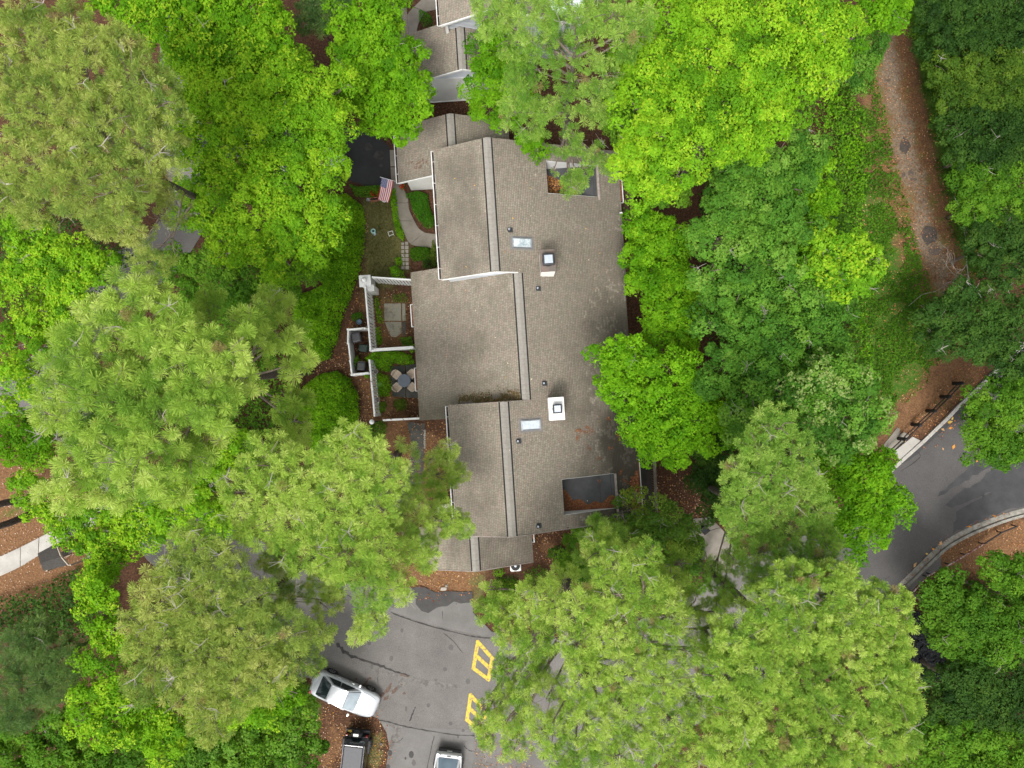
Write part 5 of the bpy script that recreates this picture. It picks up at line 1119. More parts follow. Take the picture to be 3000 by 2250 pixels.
def jeep(label, px, heading):
    c = P(*px, 1.0); t = thing('off_road_car', label, 'car', (c.x, c.y, 0), heading); b = M['black_car']
    MB().hexa([(-2.0, -.80, .45), (2.0, -.74, .45), (2.0, .74, .45), (-2.0, .80, .45), (-1.95, -.80, 1.12), (1.95, -.66, 1.08), (1.95, .66, 1.08), (-1.95, .80, 1.12)]).build('body', b, t, bevel=.06)
    MB().hexa([(-1.93, -.78, 1.10), (.62, -.78, 1.10), (.62, .78, 1.10), (-1.93, .78, 1.10), (-1.72, -.66, 1.78), (.22, -.66, 1.80), (.22, .66, 1.80), (-1.72, .66, 1.78)]).build('cabin_frame', b, t, bevel=.06)
    MB().hexa([(-1.62, -.62, 1.78), (.18, -.62, 1.80), (.18, .62, 1.80), (-1.62, .62, 1.78), (-1.60, -.60, 1.835), (.16, -.60, 1.85), (.16, .60, 1.85), (-1.60, .60, 1.835)]).build('roof_panel', M['soft_top'], t, bevel=.03)
    RW = [(-1.93, -.78, 1.10), (-1.93, .78, 1.10), (-1.72, .66, 1.78), (-1.72, -.66, 1.78)]; panel(t, 'rear_window', RW, M['car_glass'], .08, .92, .2, .92, .012, .02)
    panel(t, 'windscreen', [(.62, .78, 1.1), (.62, -.78, 1.1), (.22, -.66, 1.8), (.22, .66, 1.8)], M['screen_glass'], .06, .94, .08, .92, .012, .02)
    for sg in (1, -1):
        q = [(-1.93, sg * .78, 1.10), (.62, sg * .78, 1.10), (.22, sg * .66, 1.80), (-1.72, sg * .66, 1.78)]
        for u0, u1 in ((.05, .34), (.38, .64), (.67, .90)): panel(t, 'side_window', q, M['car_glass'], u0, u1, .08, .9, .010, .01)
        for x in (-1.25, 1.35):
            MB().hexa([(x - .52, sg * .70, .82), (x + .52, sg * .70, .82), (x + .52, sg * .95, .80), (x - .52, sg * .95, .80), (x - .40, sg * .70, .96), (x + .40, sg * .70, .96), (x + .40, sg * .94, .92), (x - .40, sg * .94, .92)]).build('fender', M['plastic_black'], t, bevel=.03); wheel(t, x, sg * .93, .40, .26)
        MB().box((-1.98, sg * .66, .98), (.08, .16, .26)).build('tail_light', M['tail_red'], t, bevel=.02); MB().box((.45, sg * .95, 1.2), (.12, .22, .18)).build('mirror', M['plastic_black'], t, bevel=.03)
        MB().tube([(2.0, sg * .5, .9), (2.03, sg * .5, .9)], .11, 16).build('headlight', M['headlamp'], t)
        MB().tube([(-1.7, sg * .69, 1.80), (.2, sg * .69, 1.82)], .018, 5).build('roof_rail', M['alu'], t)
    MB().box((-2.12, 0, .58), (.22, 1.62, .24)).build('rear_bumper', M['plastic_black'], t, bevel=.04); MB().box((2.12, 0, .58), (.24, 1.6, .22)).build('front_bumper', M['plastic_black'], t, bevel=.04)
    sw = MB().tube([(-2.02, 0, 1.05), (-2.24, 0, 1.05), (-2.27, 0, 1.05)], [.37, .37, .33], 26).build('spare_wheel', M['tyre'], t); MB().tube([(-2.26, 0, 1.05), (-2.285, 0, 1.05)], [.22, .20], 18).build('wheel_cover', M['soft_top'], sw)
    MB().box((-2.20, 0, 1.43), (.16, .34, .05), 0).build('number_plate', M['plate'], t); MB().box((-2.10, -.55, .72), (.14, .24, .05)).build('reflector', M['yellow'], t)
jeep('black off road car with spare wheel parked on the straw at the bottom edge', (1036, 2243), R(-96))
# ------------------------------------------------------------------ trees and shrubs
def unit(v): return v / np.maximum(np.linalg.norm(v, axis=1, keepdims=True), 1e-9)
def leaf_quads(c, nrm, size, col, rg, slim=.62):
    n = len(c); r = unit(rg.normal(size=(n, 3))); a = unit(np.cross(nrm, r)); b = np.cross(nrm, a); s = size[:, None]
    vs = np.stack([c - a * s * .5, c + b * s * slim * .5 + nrm * s * .10, c + a * s * .5, c - b * s * slim * .5 + nrm * s * .10], 1).reshape(-1, 3)
    return vs, np.arange(4 * n).reshape(n, 4), np.repeat(col, 4, 0)
def leaf_tris(c, nrm, size, col, rg):
    n = len(c); r = unit(rg.normal(size=(n, 3))); a = unit(np.cross(nrm, r)); b = np.cross(nrm, a); s = size[:, None]
    vs = np.stack([c - a * s * .42 + b * s * .40, c - a * s * .42 - b * s * .40, c + a * s * .58], 1).reshape(-1, 3)
    return vs, np.arange(3 * n).reshape(n, 3), np.repeat(col, 3, 0)
def lobes_world(lobes, hdef):
    out = []
    for q in lobes:
        px, py, r = q[:3]; h = q[3] if len(q) > 3 else hdef; c = P(px, py, h); out.append((c.x, c.y, h, r / F * (H - h)))
    return np.array(out)
def palette(cols, n, rg):
    c = np.array(cols); k = rg.random(n) * (len(c) - 1); i = k.astype(int); f = (k - i)[:, None]; return c[i] * (1 - f) + c[np.minimum(i + 1, len(c) - 1)] * f
def limb_tree(name, label, group, lobes, W, base, hbase, mat_t, rad, seed, cat='tree', twigs=True, dead=0):
    rg = random.Random(seed); t = thing(name, label, cat, (base[0], base[1], 0), 0, group); cz = W[:, 2].mean(); top = Vector((W[:, 0].mean(), W[:, 1].mean(), W[:, 2].max() - .3))
    b = Vector((base[0], base[1], -.1)); tr = MB(); k = 7; line = [b.lerp(top, i / (k - 1)) + Vector((rg.uniform(-.12, .12), rg.uniform(-.12, .12), 0)) * (1 if 0 < i < k - 1 else 0) for i in range(k)]
    tr.tube(line, [rad * (1.15 - 1.0 * i / (k - 1)) + .02 for i in range(k)], 10); tr.build('trunk', mat_t, t, smooth=True)
    br = MB(); dd = MB()
    for x, y, z, r in W:
        e = Vector((x, y, z)); f = max(.25, min(.97, (z - .35 * math.hypot(x - top.x, y - top.y) - .4 * r) / max(top.z, .1))); s = b.lerp(top, f); m = s.lerp(e, .55) + Vector((0, 0, -.12 * (e - s).length * .4))
        r0 = max(.02, min(rad * .36, .02 + .014 * (e - s).length)); br.tube([s, m, e], [r0, r0 * .7, r0 * .35], 6, cap=False)
        if twigs:
            for i in range(5):
                a = rg.uniform(0, 6.283); q = e + Vector((math.cos(a), math.sin(a), rg.uniform(-.1, .55))) * r * rg.uniform(.6, .95); mm = e.lerp(q, .5) + Vector((0, 0, .08 * r)); br.tube([e.lerp(s, rg.uniform(0, .2)), mm, q], [r0 * .4, r0 * .28, .012], 4, cap=False)
        for i in range(dead):
            if rg.random() < .22:
                a = rg.uniform(0, 6.283); q = e + Vector((math.cos(a) * .75, math.sin(a) * .75, .55)) * r
                for j in range(rg.randint(3, 6)):
                    w = q + Vector((rg.uniform(-.5, .5), rg.uniform(-.5, .5), rg.uniform(-.05, .28))); dd.tube([q, q.lerp(w, .5) + Vector((rg.uniform(-.05, .05), rg.uniform(-.05, .05), .03)), w], [.013, .010, .005], 3, cap=False)
    br.build('branches', M['branch'], t, smooth=True)
    if dead and dd.v: dd.build('dead_twigs', M['deadwood'], t, kind='stuff')
    return t
def dome(x, y, z, r, step, flat, rg, seed, layers=2, gap=.06, rough=.28):
    """jittered grid of points over the upper side of a lobe, in layers: positions and outward directions"""
    PP, DD = [], []
    for k in range(layers):
        rr = r * (1 - .10 * k); n = int(2 * rr * 1.3 / step) + 2; gx, gy = np.meshgrid(np.arange(n) - n / 2 + rg.random(), np.arange(n) - n / 2 + rg.random()); gx = gx + .5 * (np.arange(n)[:, None] % 2)
        gx, gy = (gx.ravel() + rg.uniform(-.38, .38, n * n)) * step, (gy.ravel() * .92 + rg.uniform(-.38, .38, n * n)) * step; a = np.arctan2(gy, gx); rho = np.hypot(gx, gy)
        lim = rr * (1 + rough * 1.5 * (fnoise(np.cos(a) * 1.6 + seed * 3.1, np.sin(a) * 1.6 + seed * 1.7, seed) - .5)); ok = (rho < lim) & (rg.random(len(rho)) > gap + .22 * k); gx, gy, rho, lim = gx[ok], gy[ok], rho[ok], lim[ok]
        u = np.clip(rho / lim, 0, 1); h = flat * rr * np.sqrt(1 - u ** 2 * .98) + r * rough * 1.3 * (fnoise(gx / r * 1.6 + x, gy / r * 1.6 + y, seed + 3) - .5) - k * (.32 * r + .25 * step) + rg.normal(0, step * .16, len(gx))
        PP.append(np.stack([x + gx, y + gy, z + h - flat * r * .35], 1)); DD.append(unit(np.stack([gx / r, gy / r, np.sqrt(np.maximum(1.02 - u ** 2, .02))], 1)))
    return np.concatenate(PP), np.concatenate(DD)
def broad(name, label, group, lobes, h, cols, base=None, leaf=.15, dens=1.0, clump=.52, flat=.8, low=-.25, seed=1, cat='tree', rad=.16, dead=1, tipcols=None, loose=0.0):
    rg = np.random.default_rng(seed); W = lobes_world(lobes, h)
    if base is None: base = (W[:, 0] * W[:, 3]).sum() / W[:, 3].sum(), (W[:, 1] * W[:, 3]).sum() / W[:, 3].sum()
    elif len(base) == 2: bb = P(*base); base = (bb.x, bb.y)
    t = limb_tree(name, label, group, lobes, W, base, 0, M['bark'] if rad > .2 else M['branch'], rad, seed, cat, dead=dead)
    CC, NN, SC = [], [], []
    for i, (x, y, z, r) in enumerate(W):
        p, d = dome(x, y, z, r, clump * 1.18 / dens ** .5, flat, rg, seed + i, 2, .07, .34); p[:, 2] += rg.normal(0, .20 * clump + .05 * r, len(p)); keep = np.ones(len(p), bool)
        for j, (a, b, c, q) in enumerate(W):
            if j != i: keep &= ~((np.hypot(p[:, 0] - a, p[:, 1] - b) < .60 * q) & (p[:, 2] < c + .25 * q * flat))
        CC.append(p[keep]); NN.append(d[keep]); SC.append(np.full(keep.sum(), i))
    CC, NN, SC = np.concatenate(CC), np.concatenate(NN), np.concatenate(SC); m = len(CC); per = int(150 * (clump / .52) ** 2 * (.15 / leaf) ** 1.3); lobe_t = rg.normal(0, .12, len(W)); tone = np.clip(rg.normal(.5, .24, m) + lobe_t[SC], 0, 1); C3 = np.array(cols); cc = tone * (len(C3) - 1); ii = cc.astype(int); ff = (cc - ii)[:, None]
    ccol = C3[ii] * (1 - ff) + C3[np.minimum(ii + 1, len(C3) - 1)] * ff
    P_ = np.repeat(CC, per, 0); sc = np.repeat(rg.uniform(.62, 1.28, m), per)[:, None] * clump; dv = rg.normal(size=(m * per, 3)) + np.repeat(NN, per, 0) * .7 + np.array([0, 0, .35]); dv = unit(dv)
    bm = np.repeat(rg.uniform(0, 6.28, (m, 2)), per, 0); off = dv * sc * (1 + .26 * np.sin(dv[:, :1] * 5 + bm[:, :1]) * np.sin(dv[:, 1:2] * 5 + bm[:, 1:])) * rg.uniform(.72, 1.06, (m * per, 1)) * np.array([1, 1, .72]); P_ = P_ + off
    nn = unit(dv * .75 + np.array([0, 0, .55]) + rg.normal(0, .40, (m * per, 3)))
    col = np.repeat(ccol, per, 0) * rg.uniform(.80, 1.20, (m * per, 1)); col[:, 0] *= rg.uniform(.92, 1.10, m * per)
    if tipcols is not None:
        k = (off[:, 2] > .25 * clump) & (rg.random(len(off)) < .55) & np.repeat((rg.random(m) < .45) & (NN[:, 2] > .3), per); col[k] = np.array(tipcols)[rg.integers(0, len(tipcols), k.sum())] * rg.uniform(.85, 1.15, (k.sum(), 1))
    ok = P_[:, 2] > .06
    v, f, c = leaf_tris(P_[ok], nn[ok], leaf * rg.uniform(.65, 1.3, ok.sum()), col[ok], rg)
    o = npmesh('crown', v, f, M['leaf'], None, tint=np.clip(c, 0, 1)); o.parent = t; adopt(t)
    STAT.append((name, len(f))); return t
STAT = []
def pine(name, label, lobes, h, base=None, L_=.36, cols=None, seed=1, rad=.22, step=.46, per=126, depth=1.6, dead=2, group='tall pines around the townhouse', candles=.35, up=.55):
    rg = np.random.default_rng(seed); W = lobes_world(lobes, h); cols = cols or PINE_A
    if base is None: base = (W[:, 0] * W[:, 3]).sum() / W[:, 3].sum(), (W[:, 1] * W[:, 3]).sum() / W[:, 3].sum()
    elif len(base) == 2: bb = P(*base); base = (bb.x, bb.y)
    t = limb_tree(name, label, group, lobes, W, base, 0, M['bark'], rad, seed, twigs=True, dead=dead)
    T, D, SRC, LI = [], [], [], []
    for i, (x, y, z, r) in enumerate(W):
        p, d = dome(x, y, z, r, step, .62, rg, seed + i, 3, .04, .34); keep = np.ones(len(p), bool)
        for j, (a, b, c, q) in enumerate(W):
            if j != i: keep &= ~((np.hypot(p[:, 0] - a, p[:, 1] - b) < .62 * q) & (p[:, 2] < c - .05 * q))
        p, d = p[keep], d[keep]; sel = np.arange(len(p))
        LI.append(np.full(len(sel), i)); T.append(p[sel]); D.append(unit(d[sel] * np.array([1, 1, .4]) * .50 + np.array([0, 0, up + .30]) + rg.normal(0, .22, (len(sel), 3)))); SRC.append(np.repeat([[x, y, z]], len(sel), 0))
    T, D, SRC, LI = map(np.concatenate, (T, D, SRC, LI)); m = len(T)
    tone = np.clip(rg.normal(.5, .26, m) + rg.normal(0, .16, len(W))[LI] + .5 * (fnoise(T[:, 0] * .8, T[:, 1] * .8, seed) - .5), 0, 1); C3 = np.array(cols); cc = tone * (len(C3) - 1); ii = cc.astype(int); ff = (cc - ii)[:, None]; tc_ = C3[ii] * (1 - ff) + C3[np.minimum(ii + 1, len(C3) - 1)] * ff
    brown = rg.random(m) < .010; tc_[brown] = np.array([.33, .27, .11])
    n = m * per; d = np.repeat(D, per, 0); a = unit(np.cross(d, unit(rg.normal(size=(n, 3))))); th = np.arccos(np.clip(rg.uniform(-.30, .97, n), -1, 1)) ; nd = d * np.cos(th)[:, None] + a * np.sin(th)[:, None]; nd[:, 2] -= .10; nd = unit(nd)
    ln = L_ * rg.uniform(.72, 1.08, n) * np.repeat(rg.uniform(.62, 1.22, m), per); st = np.repeat(T, per, 0) - d * (rg.random((n, 1)) * .16); w = unit(np.cross(nd, np.array([0, 0, 1.]) + rg.normal(0, .6, (n, 3)))) * (.0078 + .0040 * rg.random((n, 1)))
    tip = st + nd * ln[:, None]; vs = np.stack([st, tip + w, tip - w], 1)
    col = np.repeat(tc_, per, 0) * rg.uniform(.80, 1.20, (n, 1)); f = np.arange(n * 3).reshape(n, 3)
    V_, F_, K_ = [vs.reshape(-1, 3)], [f], [np.repeat(col, 3, 0)]; o0 = n * 3
    if candles:                                       # pale new shoots at the tuft tips
        k = rg.random(m) < candles; q = T[k]; dq = D[k]; nq = len(q); r3 = unit(np.cross(dq, unit(rg.normal(size=(nq, 3))))) * .034; r4 = np.cross(dq, r3 / .034) * .034
        vv = np.stack([q - r3, q + r3, q + dq * .17, q - r4, q + r4, q + dq * .17], 1).reshape(-1, 3)
        V_.append(vv); F_ += [o0 + np.arange(nq * 2 * 3).reshape(-1, 3)]; K_.append(np.repeat(np.array([[.40, .40, .12]]) * rg.uniform(.7, 1.2, (nq, 1)), 6, 0))
    o = npmesh('crown', np.concatenate(V_), np.concatenate(F_), M['needle'], None, tint=np.clip(np.concatenate(K_), 0, 1)); o.parent = t
    k = rg.random(m) < .30; q, e, dq = SRC[k], T[k], D[k]; nq = len(q); s = e + (q - e) * np.minimum(1, .9 / np.maximum(np.linalg.norm(q - e, axis=1), .01))[:, None] - np.array([0, 0, .15]); e2 = e - dq * .02   # shoots carrying the tufts
    w = unit(np.cross(e2 - s, unit(rg.normal(size=(nq, 3))))) * .011; vv = np.stack([s - w, s + w, e2 + w * .5, e2 - w * .5], 1).reshape(-1, 3)
    w2 = np.cross(unit(e2 - s), w); v2 = np.stack([s - w2, s + w2, e2 + w2 * .5, e2 - w2 * .5], 1).reshape(-1, 3)
    vv = np.concatenate([vv, v2]); o = npmesh('shoots', vv, np.arange(len(vv)).reshape(-1, 4), M['branch'], None, kind='stuff'); o.parent = t
    adopt(t); STAT.append((name, n)); return t
def thicket(name, label, cat, pix, h, cols, dens=220, leaf=.10, seed=1, group=None, kind=None, bumpy=.45, edge=.7, tip=None, fill=.35, wave=.9, patch=0):
    """hedge or bush mass over a pixel outline (taken on level h*.6): leaf sheet over a bumpy dome, down to the ground at its edge"""
    rg = np.random.default_rng(seed); w = G(pix, h * .6); xs = [p.x for p in w]; ys = [p.y for p in w]; n = int((max(xs) - min(xs)) * (max(ys) - min(ys)) * dens)
    x, y = rg.uniform(min(xs), max(xs), n), rg.uniform(min(ys), max(ys), n); k = inside(w, x, y); x, y = x[k], y[k]; d = segdist(w, x, y, True)
    k = d > rg.random(len(d)) ** 2 * (1.9 if kind else .25) * fnoise(x * 2, y * 2, seed) * 1.6 - (0 if kind else .05); k &= fnoise(x * .9, y * .9, seed + 9) + rg.normal(0, .05, len(x)) > patch; x, y, d = x[k], y[k], d[k]
    top = h * np.clip(d / edge, 0, 1) ** .5 * (1 - bumpy + bumpy * 2 * fnoise(x * wave, y * wave, seed + 2)) + .05; z = top * np.where(rg.random(len(x)) < fill, rg.uniform(.25, 1, len(x)), rg.uniform(.86, 1.06, len(x)))
    p = np.stack([x, y, z], 1); nrm = unit(rg.normal(0, .45, (len(x), 3)) + np.array([0, 0, .9])); tone = np.clip(.5 + (fnoise(x * 1.6, y * 1.6, seed + 4) - .5) * 1.2 + rg.normal(0, .2, len(x)), 0, 1)
    C3 = np.array(cols); cc = tone * (len(C3) - 1); ii = cc.astype(int); ff = (cc - ii)[:, None]; col = (C3[ii] * (1 - ff) + C3[np.minimum(ii + 1, len(C3) - 1)] * ff) * rg.uniform(.75, 1.25, (len(x), 1))
    if tip is not None: k = rg.random(len(x)) < .10; col[k] = np.array(tip) * rg.uniform(.8, 1.2, (k.sum(), 1))
    v, f, c = leaf_quads(p, nrm, leaf * 1.1 * rg.uniform(.6, 1.3, len(x)), col, rg, .6)
    if kind == 'stuff':
        o = npmesh(name, v, f, M['leaf'], None, tint=np.clip(c, 0, 1), kind='stuff'); o['label'] = label; STAT.append((name, len(f) * 2)); return o
    cx, cy = float(np.mean(x)), float(np.mean(y)); t = thing(name, label, cat, (cx, cy, 0), 0, group)
    o = npmesh('foliage', v, f, M['leaf'], None, tint=np.clip(c, 0, 1)); o.parent = t; st = MB(); rr = random.Random(seed)
    for i in range(min(60, max(5, len(x) // 220))):
        j = rr.randrange(len(x)); st.tube([(x[j] * .9 + cx * .1, y[j] * .9 + cy * .1, 0), (x[j], y[j], z[j] * .92)], [.02, .008], 4, cap=False)
    st.build('stems', M['branch'], t, kind='stuff'); adopt(t); STAT.append((name, len(f) * 2)); return t
PINE_A = [(.190, .345, .045), (.315, .475, .070), (.43, .575, .105), (.53, .64, .165)]        # light yellow green
PINE_B = [(.185, .29, .055), (.285, .385, .072), (.39, .475, .105), (.49, .53, .155)]      # duller, straw tinted
PINE_C = [(.150, .31, .040), (.23, .405, .06), (.32, .49, .085), (.40, .555, .125)]         # mid green
PINE_D = [(.08, .16, .045), (.13, .23, .06), (.18, .28, .075)]                            # dark
LIME = [(.105, .265, .010), (.160, .365, .013), (.225, .45, .016), (.30, .51, .024)]
LIMET = [(.33, .53, .022), (.30, .52, .020), (.37, .52, .03)]
GREEN = [(.080, .235, .006), (.125, .315, .008), (.17, .385, .010), (.225, .44, .016)]
MIDG = [(.055, .155, .010), (.085, .215, .014), (.125, .28, .018), (.17, .33, .026)]
BLUEG = [(.055, .165, .018), (.09, .235, .024), (.14, .315, .032), (.22, .39, .06)]
DARKG = [(.020, .060, .010), (.034, .090, .013), (.052, .125, .018), (.075, .155, .022)]
HEDGE = [(.085, .235, .006), (.14, .34, .008), (.20, .43, .012), (.27, .49, .018)]
BOX = [(.040, .15, .008), (.065, .21, .010), (.09, .255, .012)]

GT = 'broad leaved trees around the townhouse'
# --- pines
pine('longleaf_pine', 'largest pale green pine with big needle tufts, beyond the white bin enclosure', [(390, 880, 100), (300, 960, 90), (250, 1060, 120), (470, 960, 100), (540, 1060, 110), (330, 1180, 140), (450, 1160, 110), (590, 1180, 100), (670, 1030, 80), (610, 885, 48, 17), (740, 960, 70, 18), (830, 985, 70, 16), (870, 1065, 55, 15), (790, 885, 62, 14), (780, 1010, 60, 17), (400, 1350, 110), (250, 1330, 95), (560, 1330, 75, 18), (620, 1290, 60, 18), (690, 1110, 70, 19), (850, 1190, 65, 14), (870, 1250, 55, 14), (160, 1130, 70), (180, 1430, 70), (330, 1430, 75, 18), (480, 1420, 70, 18), (150, 1230, 60), (450, 1260, 90)], 20, base=(905, 1085), L_=0.41, cols=PINE_A, seed=11, rad=.26, step=0.54, per=150)
pine('longleaf_pine', 'straw tinted pine with bare twigs filling the upper corner beside bright maples', [(110, 130, 120), (250, 190, 130), (400, 240, 110), (470, 300, 80), (130, 330, 130), (290, 370, 130), (430, 430, 100), (510, 330, 60, 18), (100, 480, 120), (230, 540, 110), (370, 560, 90), (450, 560, 70, 17), (470, 650, 60, 16), (500, 720, 55, 14), (430, 770, 60, 13), (90, 600, 70, 18), (180, 640, 50, 16), (20, 240, 100), (200, 70, 80), (20, 560, 70), (500, 400, 55, 19), (480, 480, 60, 18), (370, 650, 75, 19), (300, 640, 60, 19), (430, 700, 60, 15), (520, 600, 40, 15), (60, 60, 70), (350, 130, 80)], 21, base=(800, 700), L_=0.27, cols=PINE_B, seed=12, rad=.26, step=0.37, per=78, dead=4)
pine('longleaf_pine', 'broad pine overhanging the lane above the silver car and the house front', [(780, 1350, 85), (880, 1400, 95), (1000, 1340, 95), (1100, 1400, 90), (1060, 1310, 65), (1160, 1340, 65, 12), (1180, 1400, 60, 12), (1290, 1390, 60, 10), (1300, 1330, 45, 10), (1340, 1390, 35, 9), (850, 1500, 100), (970, 1500, 100), (1080, 1500, 90), (1190, 1510, 75, 15), (1280, 1530, 70, 13), (1350, 1540, 45, 12), (1260, 1470, 55, 11), (900, 1600, 90), (1010, 1620, 90), (1110, 1630, 75), (1180, 1600, 65, 16), (1240, 1630, 45, 14), (1090, 1720, 75), (1170, 1720, 50, 15), (1090, 1820, 50, 14), (1050, 1860, 38, 13), (720, 1430, 75), (760, 1560, 65), (1010, 1420, 80), (960, 1700, 60, 16), (700, 1500, 60), (680, 1430, 50), (820, 1640, 55, 16)], 18, base=(1165, 1330), L_=0.29, cols=PINE_A, seed=13, rad=.24, step=0.39, per=82)
pine('longleaf_pine', 'wide yellowish pine crown between the left sidewalk and the silver car', [(560, 1600, 75), (640, 1680, 90), (470, 1760, 95), (590, 1790, 110), (720, 1760, 90), (460, 1900, 100), (590, 1920, 110), (720, 1900, 100), (830, 1860, 90), (880, 1940, 60, 17), (930, 1840, 60, 17), (860, 1760, 65, 17), (960, 1760, 45, 15), (680, 2020, 90), (560, 2030, 85), (780, 1990, 75), (430, 2000, 70), (620, 2110, 75), (400, 1820, 60), (520, 1680, 70), (780, 1690, 55, 17), (660, 1590, 50, 16)], 19, base=(975, 1585), L_=0.28, cols=PINE_B, seed=14, rad=.25, step=0.38, per=78, dead=4)
pine('young_pine', 'dull green soft pine in the lower left corner', [(70, 1900, 80), (150, 1930, 70), (60, 2010, 80), (160, 2020, 65), (200, 1960, 45), (40, 2090, 60), (110, 1850, 45)], 11, L_=.32, cols=PINE_D, seed=15, rad=.14, step=.42, per=108)
pine('loblolly_pine', 'tall pine leaning in from the top edge, its boughs over the upper sunken roof', [(1440, 40, 70, 20), (1560, 30, 90, 20), (1680, 40, 90, 21), (1800, 40, 80, 21), (1880, 60, 50, 20), (1500, 110, 75, 18), (1620, 120, 90, 19), (1740, 130, 80, 19), (1840, 110, 60, 19), (1560, 200, 85, 17), (1680, 210, 80, 17), (1770, 220, 60, 17), (1530, 290, 70, 15), (1620, 290, 75, 15), (1740, 300, 65, 15), (1560, 365, 55, 13), (1680, 350, 60, 13), (1500, 330, 40, 13), (1648, 425, 30, 10.5), (1690, 415, 38, 11), (1740, 445, 40, 10), (1785, 480, 30, 9.5), (1622, 500, 15, 9), (1672, 520, 30, 9), (1695, 540, 26, 9), (1668, 558, 20, 8.6), (1712, 500, 26, 9.2), (1640, 130, 80, 17), (1480, 40, 60, 19)], 18, base=(1648, 492), L_=0.26, cols=PINE_C, seed=16, rad=.27, step=0.36, per=80)
pine('longleaf_pine', 'huge bright tufted pine filling the lower right beside the black creek', [(2330, 1700, 70), (2250, 1790, 90), (2420, 1740, 80), (2500, 1800, 90), (2600, 1780, 80), (2640, 1840, 50), (2350, 1850, 110), (2480, 1900, 110), (2590, 1920, 90), (2170, 1870, 90), (2120, 1980, 90), (2240, 1970, 110), (2370, 2010, 110), (2500, 2030, 110), (2620, 2020, 80), (2170, 2090, 100), (2300, 2130, 110), (2430, 2150, 110), (2560, 2130, 100), (2660, 2080, 50), (2240, 2220, 100), (2380, 2240, 100), (2520, 2220, 90), (2640, 2170, 60), (2680, 1980, 35), (2130, 2190, 80), (2460, 1680, 45), (2640, 1770, 40), (2480, 1690, 40), (2160, 1750, 40, 18)], 20, base=(2045, 1650), L_=0.25, cols=PINE_A, seed=17, rad=.28, step=0.35, per=112, candles=.55, up=.8)
pine('longleaf_pine', 'tall feathery pine between the far road and the dark rear deck', [(2270, 1240, 65), (2220, 1310, 60), (2330, 1330, 70), (2260, 1390, 75), (2180, 1430, 70), (2340, 1430, 80), (2250, 1490, 85), (2390, 1500, 65), (2180, 1530, 70), (2320, 1560, 85), (2420, 1590, 50), (2230, 1620, 75), (2350, 1650, 65), (2430, 1650, 45), (2140, 1500, 45), (2160, 1370, 40), (2400, 1540, 40), (2150, 1640, 45, 13), (2120, 1730, 40, 13), (2220, 1690, 50, 14), (2140, 1580, 35, 13), (2095, 1660, 26, 12), (2165, 1600, 30, 13)], 17, base=(2035, 1402), L_=0.24, cols=PINE_C, seed=18, rad=.22, step=0.34, per=76)
pine('loblolly_pine', 'spreading pine with bare grey boughs over the yellow road marks', [(1650, 1700, 55, 14), (1560, 1770, 70, 14), (1480, 1800, 60, 12), (1620, 1760, 70, 15), (1700, 1790, 80), (1800, 1740, 80), (1800, 1660, 70), (1760, 1600, 60, 15), (1890, 1740, 75), (1890, 1640, 55), (1970, 1800, 70), (1500, 1860, 55, 13), (1580, 1870, 65, 14), (1690, 1890, 70), (1800, 1850, 85), (1910, 1880, 85), (1560, 1970, 50, 13), (1500, 2035, 48, 11), (1452, 2105, 30, 9), (1442, 2050, 30, 8.5), (1412, 2078, 24, 8.6), (1402, 2122, 22, 8.4), (1420, 2150, 24, 8.4), (1425, 2172, 30, 8), (1500, 2110, 60, 12), (1600, 2050, 75, 14), (1720, 2000, 80), (1840, 1980, 90), (1950, 1990, 85), (1600, 2150, 70), (1720, 2120, 85), (1850, 2100, 90), (1970, 2110, 85), (1500, 2190, 45, 12), (1680, 2220, 75), (1820, 2220, 85), (1960, 2220, 85), (2060, 2050, 60), (2070, 2180, 60), (1420, 1790, 40, 10), (1440, 1720, 28, 10), (2040, 1900, 45), (1960, 1700, 50, 14), (2030, 1780, 50, 14), (2080, 1840, 45, 15), (1990, 1640, 40, 12), (1470, 1960, 34, 11), (1560, 1930, 40, 13), (1540, 2040, 45, 13), (2090, 1900, 45, 16), (2100, 1790, 40, 14)], 17, base=(1641, 1614), L_=0.27, cols=PINE_A, seed=19, rad=.34, step=0.37, per=78, dead=4)
pine('young_pine', 'soft light pine at the end of the lower sunken roof', [(1752, 1545, 34), (1768, 1585, 48), (1730, 1610, 48), (1790, 1630, 55), (1720, 1650, 45), (1800, 1570, 35), (1770, 1690, 45)], 8.5, L_=.30, cols=PINE_C, seed=20, rad=.12, step=.36, per=114, dead=1)
pine('young_pine', 'small dark soft pine at the top edge beside the bright maples', [(900, 20, 45), (950, 30, 45), (920, 70, 40), (880, 60, 30), (990, 10, 40)], 9, L_=.30, cols=PINE_D, seed=21, rad=.12, step=.38, per=114, dead=0)
pine('longleaf_pine', 'upper of two dark leaning trunks over the straw bank at the left edge', [(-640, 1640, 100), (-760, 1660, 90), (-700, 1580, 80)], 17, base=(108, 1460), L_=.34, cols=PINE_C, seed=22, rad=.21, step=.6, per=40, dead=0)
pine('longleaf_pine', 'lower of two dark leaning trunks over the straw bank at the left edge', [(-640, 1790, 100), (-760, 1810, 90), (-700, 1730, 80)], 17, base=(112, 1497), L_=.34, cols=PINE_C, seed=23, rad=.21, step=.6, per=40, dead=0)
